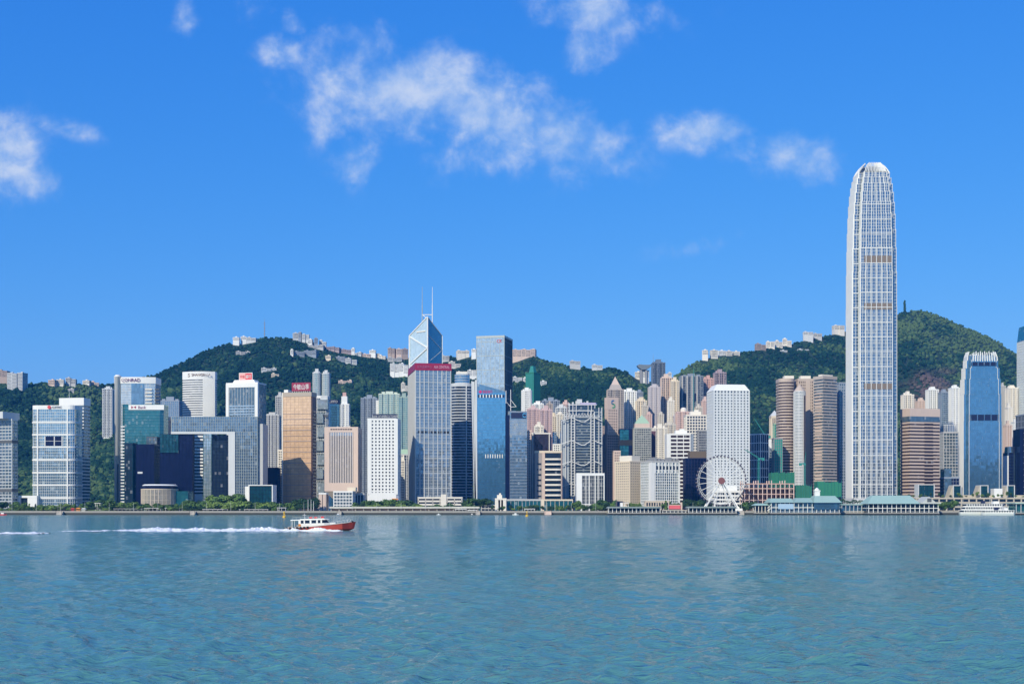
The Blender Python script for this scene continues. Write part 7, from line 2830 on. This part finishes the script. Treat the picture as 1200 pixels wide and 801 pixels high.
xs = [-10.1, -8, -6, -4, -2, 0, 2, 4, 5.5, 7]
m = MB()
v, f = loft(xs, 0, 1)
m.add(v, f)
hull = m.build('hull', HRED, root)
xs2 = [7, 8, 8.8, 9.4, 9.8, 10.1]
m = MB()
v, f = loft(xs2, 0, 1)
m.add(v, f[:-1])
m.build('bow', HDK, root)
m = MB()
allx = xs + xs2[1:]
dv = []
for x in allx:
    b, t, k, c = hull_section(x)
    dv += [(x, -b, t - .12), (x, b, t - .12)]
m.add(dv, [(2 * i, 2 * i + 2, 2 * i + 3, 2 * i + 1) for i in range(len(allx) - 1)])
m.build('deck', wall('boat_deck_grey', (.30, .31, .31)), root)
m = MB()
for sg in (-1, 1):
    for x0, x1 in zip(allx, allx[1:]):
        b0, t0, _, _ = hull_section(x0); b1, t1, _, _ = hull_section(x1)
        m.bar((x0, sg * b0, t0), (x1, sg * b1, t1), .22, .2)
m.build('rubbing_strake', wall('white_strake', (.55, .50, .48)), root)
for i in range(7):
    x = -9.6 + i * 1.05
    b, t, _, _ = hull_section(x)
    MB().tube((x, -b - .22, t + .15), (x, -b - .22, t - .62), .30, .30, 12).build('fender', BLACK, root)
m = MB()
m.tube((-10.2, -2.3, .9), (-10.2, 2.3, .9), .3, n=10)
m.build('stern_fender', BLACK, root)
MB().tube((9.9, -.35, 2.45), (10.35, .35, 2.0), .36, n=12).build('bow_fender', BLACK, root)
# cabin
zc = 1.35
plan0 = [(-6.0, -1.95), (1.6, -1.95), (3.2, -1.2), (3.2, 1.2), (1.6, 1.95), (-6.0, 1.95)]
plan1 = [(-5.8, -1.8), (1.2, -1.8), (2.4, -1.1), (2.4, 1.1), (1.2, 1.8), (-5.8, 1.8)]
MB().prism(plan0, zc - .3, zc + .95, plan0).build('cabin', BWH, root)
wm = MB()
wm.prism([(x * .98, y * .97) for x, y in plan0], zc + .951, zc + 1.9, [(x * .98, y * .97) for x, y in plan1])
wm.build('window_band', G_DARK, root)
m = MB()
for x0, x1 in ((-6.05, -5.35), (-4.5, -4.1), (-2.7, -2.15), (-.75, -.25), (.55, 1.0)):
    for sg in (-1, 1):
        y0, y1 = sorted((sg * 1.6, sg * 1.965))
        m.box(x0, x1, y0, y1, zc + .94, zc + 1.92)
m.build('window_pillar', BWH, root)
m = MB()
m.prism([(-8.4, -2.05), (1.9, -2.05), (3.0, -1.3), (3.0, 1.3), (1.9, 2.05), (-8.4, 2.05)], zc + 1.9, zc + 2.2)
m.box(-5.6, 1.6, -1.9, 1.9, zc + 2.18, zc + 2.36)
m.build('cabin_roof', BWH, root)
m = MB()
for (x, y) in ((-8.2, -1.9), (-8.2, 1.9), (-7.2, -1.9)):
    m.tube((x, y, 1.0), (x, y, zc + 1.9), .06, n=6)
m.build('awning_post', BWH, root)
m = MB()
m.prism([(3.2, -1.1), (5.2, -.9), (5.2, .9), (3.2, 1.1)], 1.55, 2.35, [(3.2, -1.0), (4.8, -.8), (4.8, .8), (3.2, 1.0)])
m.build('fore_hatch', BWH, root)
m = MB()
for k in range(7):
    x = 3.8 + k * .95
    b, t, _, _ = hull_section(x)
    for sg in (-1, 1):
        m.tube((x, sg * b * .93, t - .1), (x, sg * b * .93, t + .75), .03, n=5)
for k in range(6):
    x0, x1 = 3.8 + k * .95, 4.75 + k * .95
    b0, t0, _, _ = hull_section(x0); b1, t1, _, _ = hull_section(x1)
    for sg in (-1, 1):
        m.bar((x0, sg * b0 * .93, t0 + .75), (x1, sg * b1 * .93, t1 + .75), .05)
m.build('bow_rail', PALE, root)
m = MB()
for k in range(8):
    x = -7.8 + k * 1.2
    m.tube((x, -1.9, zc + 2.2), (x, -1.9, zc + 2.85), .03, n=5)
m.bar((-7.8, -1.9, zc + 2.85), (.6, -1.9, zc + 2.85), .05)
m.bar((-7.8, 1.9, zc + 2.85), (.6, 1.9, zc + 2.85), .05)
m.build('roof_rail', PALE, root)
m = MB()
m.tube((-4.2, 0, zc + 2.3), (-4.4, 0, zc + 4.0), .09, .06, 8)
m.bar((-4.9, 0, zc + 3.5), (-3.8, 0, zc + 3.5), .12)
m.build('mast', PALE, root)
MB().prism([(-.3, -.9), (.3, -.9), (.3, .9), (-.3, .9)], zc + 2.37, zc + 2.6).build('radar_base', GREY, root)
m = MB()
for (x, c) in ((-2.4, 0), (-.9, 0), (1.1, 0)):
    m.tube((x - .45, -1.0, zc + 2.65), (x + .45, -1.0, zc + 2.65), .28, n=12)
m.build('life_raft', RED, root)
m = MB()
m.box(-6.9, -6.2, -1.2, 1.2, 1.0, 1.9)
m.box(-9.2, -8.2, -1.3, 1.3, .95, 1.55)
m.build('deck_gear', GREY, root)
for x in (-5.7,):
    MB().tube((x, -2.02, zc + .5), (x, -2.1, zc + .5), .38, n=14).build('life_ring', ORANGE, root)
m = MB()
m.tube((8.6, 0, 2.3), (8.6, 0, 3.3), .05, n=6)
m.build('jack_staff', PALE, root)

# ---- the foam it throws up: bow wave, stern wave and trailing wash --------
m_foam, t_, b_, g_ = new_mat('white_foam')
ge_ = g_.n('ShaderNodeNewGeometry')
nn_ = g_.noise(ge_.outputs['Position'], 1.6, 4.0, .65)
t_.links.new(g_.mix(nn_, (.74, .76, .72, 1), (.90, .89, .84, 1)), b_.inputs['Base Color'])
b_.inputs['Roughness'].default_value = .8


def foam(name, x0, x1, Dc, hfun, wfun, nx, ny, seed, cut=.06):
    """heap of broken white water; only where it stands above the waves"""
    X0, X1 = PX(x0, Dc), PX(x1, Dc)
    gx_, gy_ = np.meshgrid(np.linspace(0, 1, nx), np.linspace(-1, 1, ny), indexing='ij')
    XX = X0 + (X1 - X0) * gx_
    wid = wfun(gx_)
    YY = Dc + gy_ * wid
    ns = .55 + 1.1 * fbm2(XX / 1.1, YY / 1.6, seed, 5)
    big = .55 + 1.1 * fbm2(XX / 6.5, YY / 9.0, seed + 1, 3)
    env = np.clip(1 - gy_ ** 2, 0, 1) ** .5
    Zz = hfun(gx_) * env * np.clip(ns + .3, .15, 2) * np.clip(big + .2, .3, 2) - .08
    ok = (Zz > cut)
    vid = -np.ones(Zz.shape, int)
    V, Fc = [], []
    for i in range(nx - 1):
        for j in range(ny - 1):
            if ok[i, j] or ok[i + 1, j] or ok[i, j + 1] or ok[i + 1, j + 1]:
                q = []
                for (a, b) in ((i, j), (i + 1, j), (i + 1, j + 1), (i, j + 1)):
                    if vid[a, b] < 0:
                        vid[a, b] = len(V)
                        V.append((XX[a, b], YY[a, b], max(Zz[a, b], -.25)))
                    q.append(vid[a, b])
                Fc.append(tuple(q))
    m = MB()
    m.v, m.f = V, Fc
    o = m.build(name, m_foam)
    tag(o, kind='stuff')
    return o


foam('wake_foam', 118, 350, BD + .5, lambda s: .32 + .75 * s ** 1.4 + .38 * np.exp(-((s - .33) / .14) ** 2), lambda s: 13.0 - 7.5 * s, 420, 56, 61)
foam('bow_foam', 336, 402, BD - 3.2, lambda s: 1.05 - .55 * s, lambda s: 1.9 - .9 * s, 150, 26, 62, .03)
foam('bow_foam', 338, 399, BD + 4.4, lambda s: .9 - .5 * s, lambda s: 1.8 - .8 * s, 120, 20, 66, .03)
foam('wake_foam', -20, 54, 352, lambda s: .45 + .08 * np.sin(s * 9), lambda s: 7.0 + 0 * s, 200, 40, 63, .1)
foam('wake_foam', 60, 128, 385, lambda s: .22 + .12 * s, lambda s: 9.0 + 0 * s, 160, 40, 64, .2)
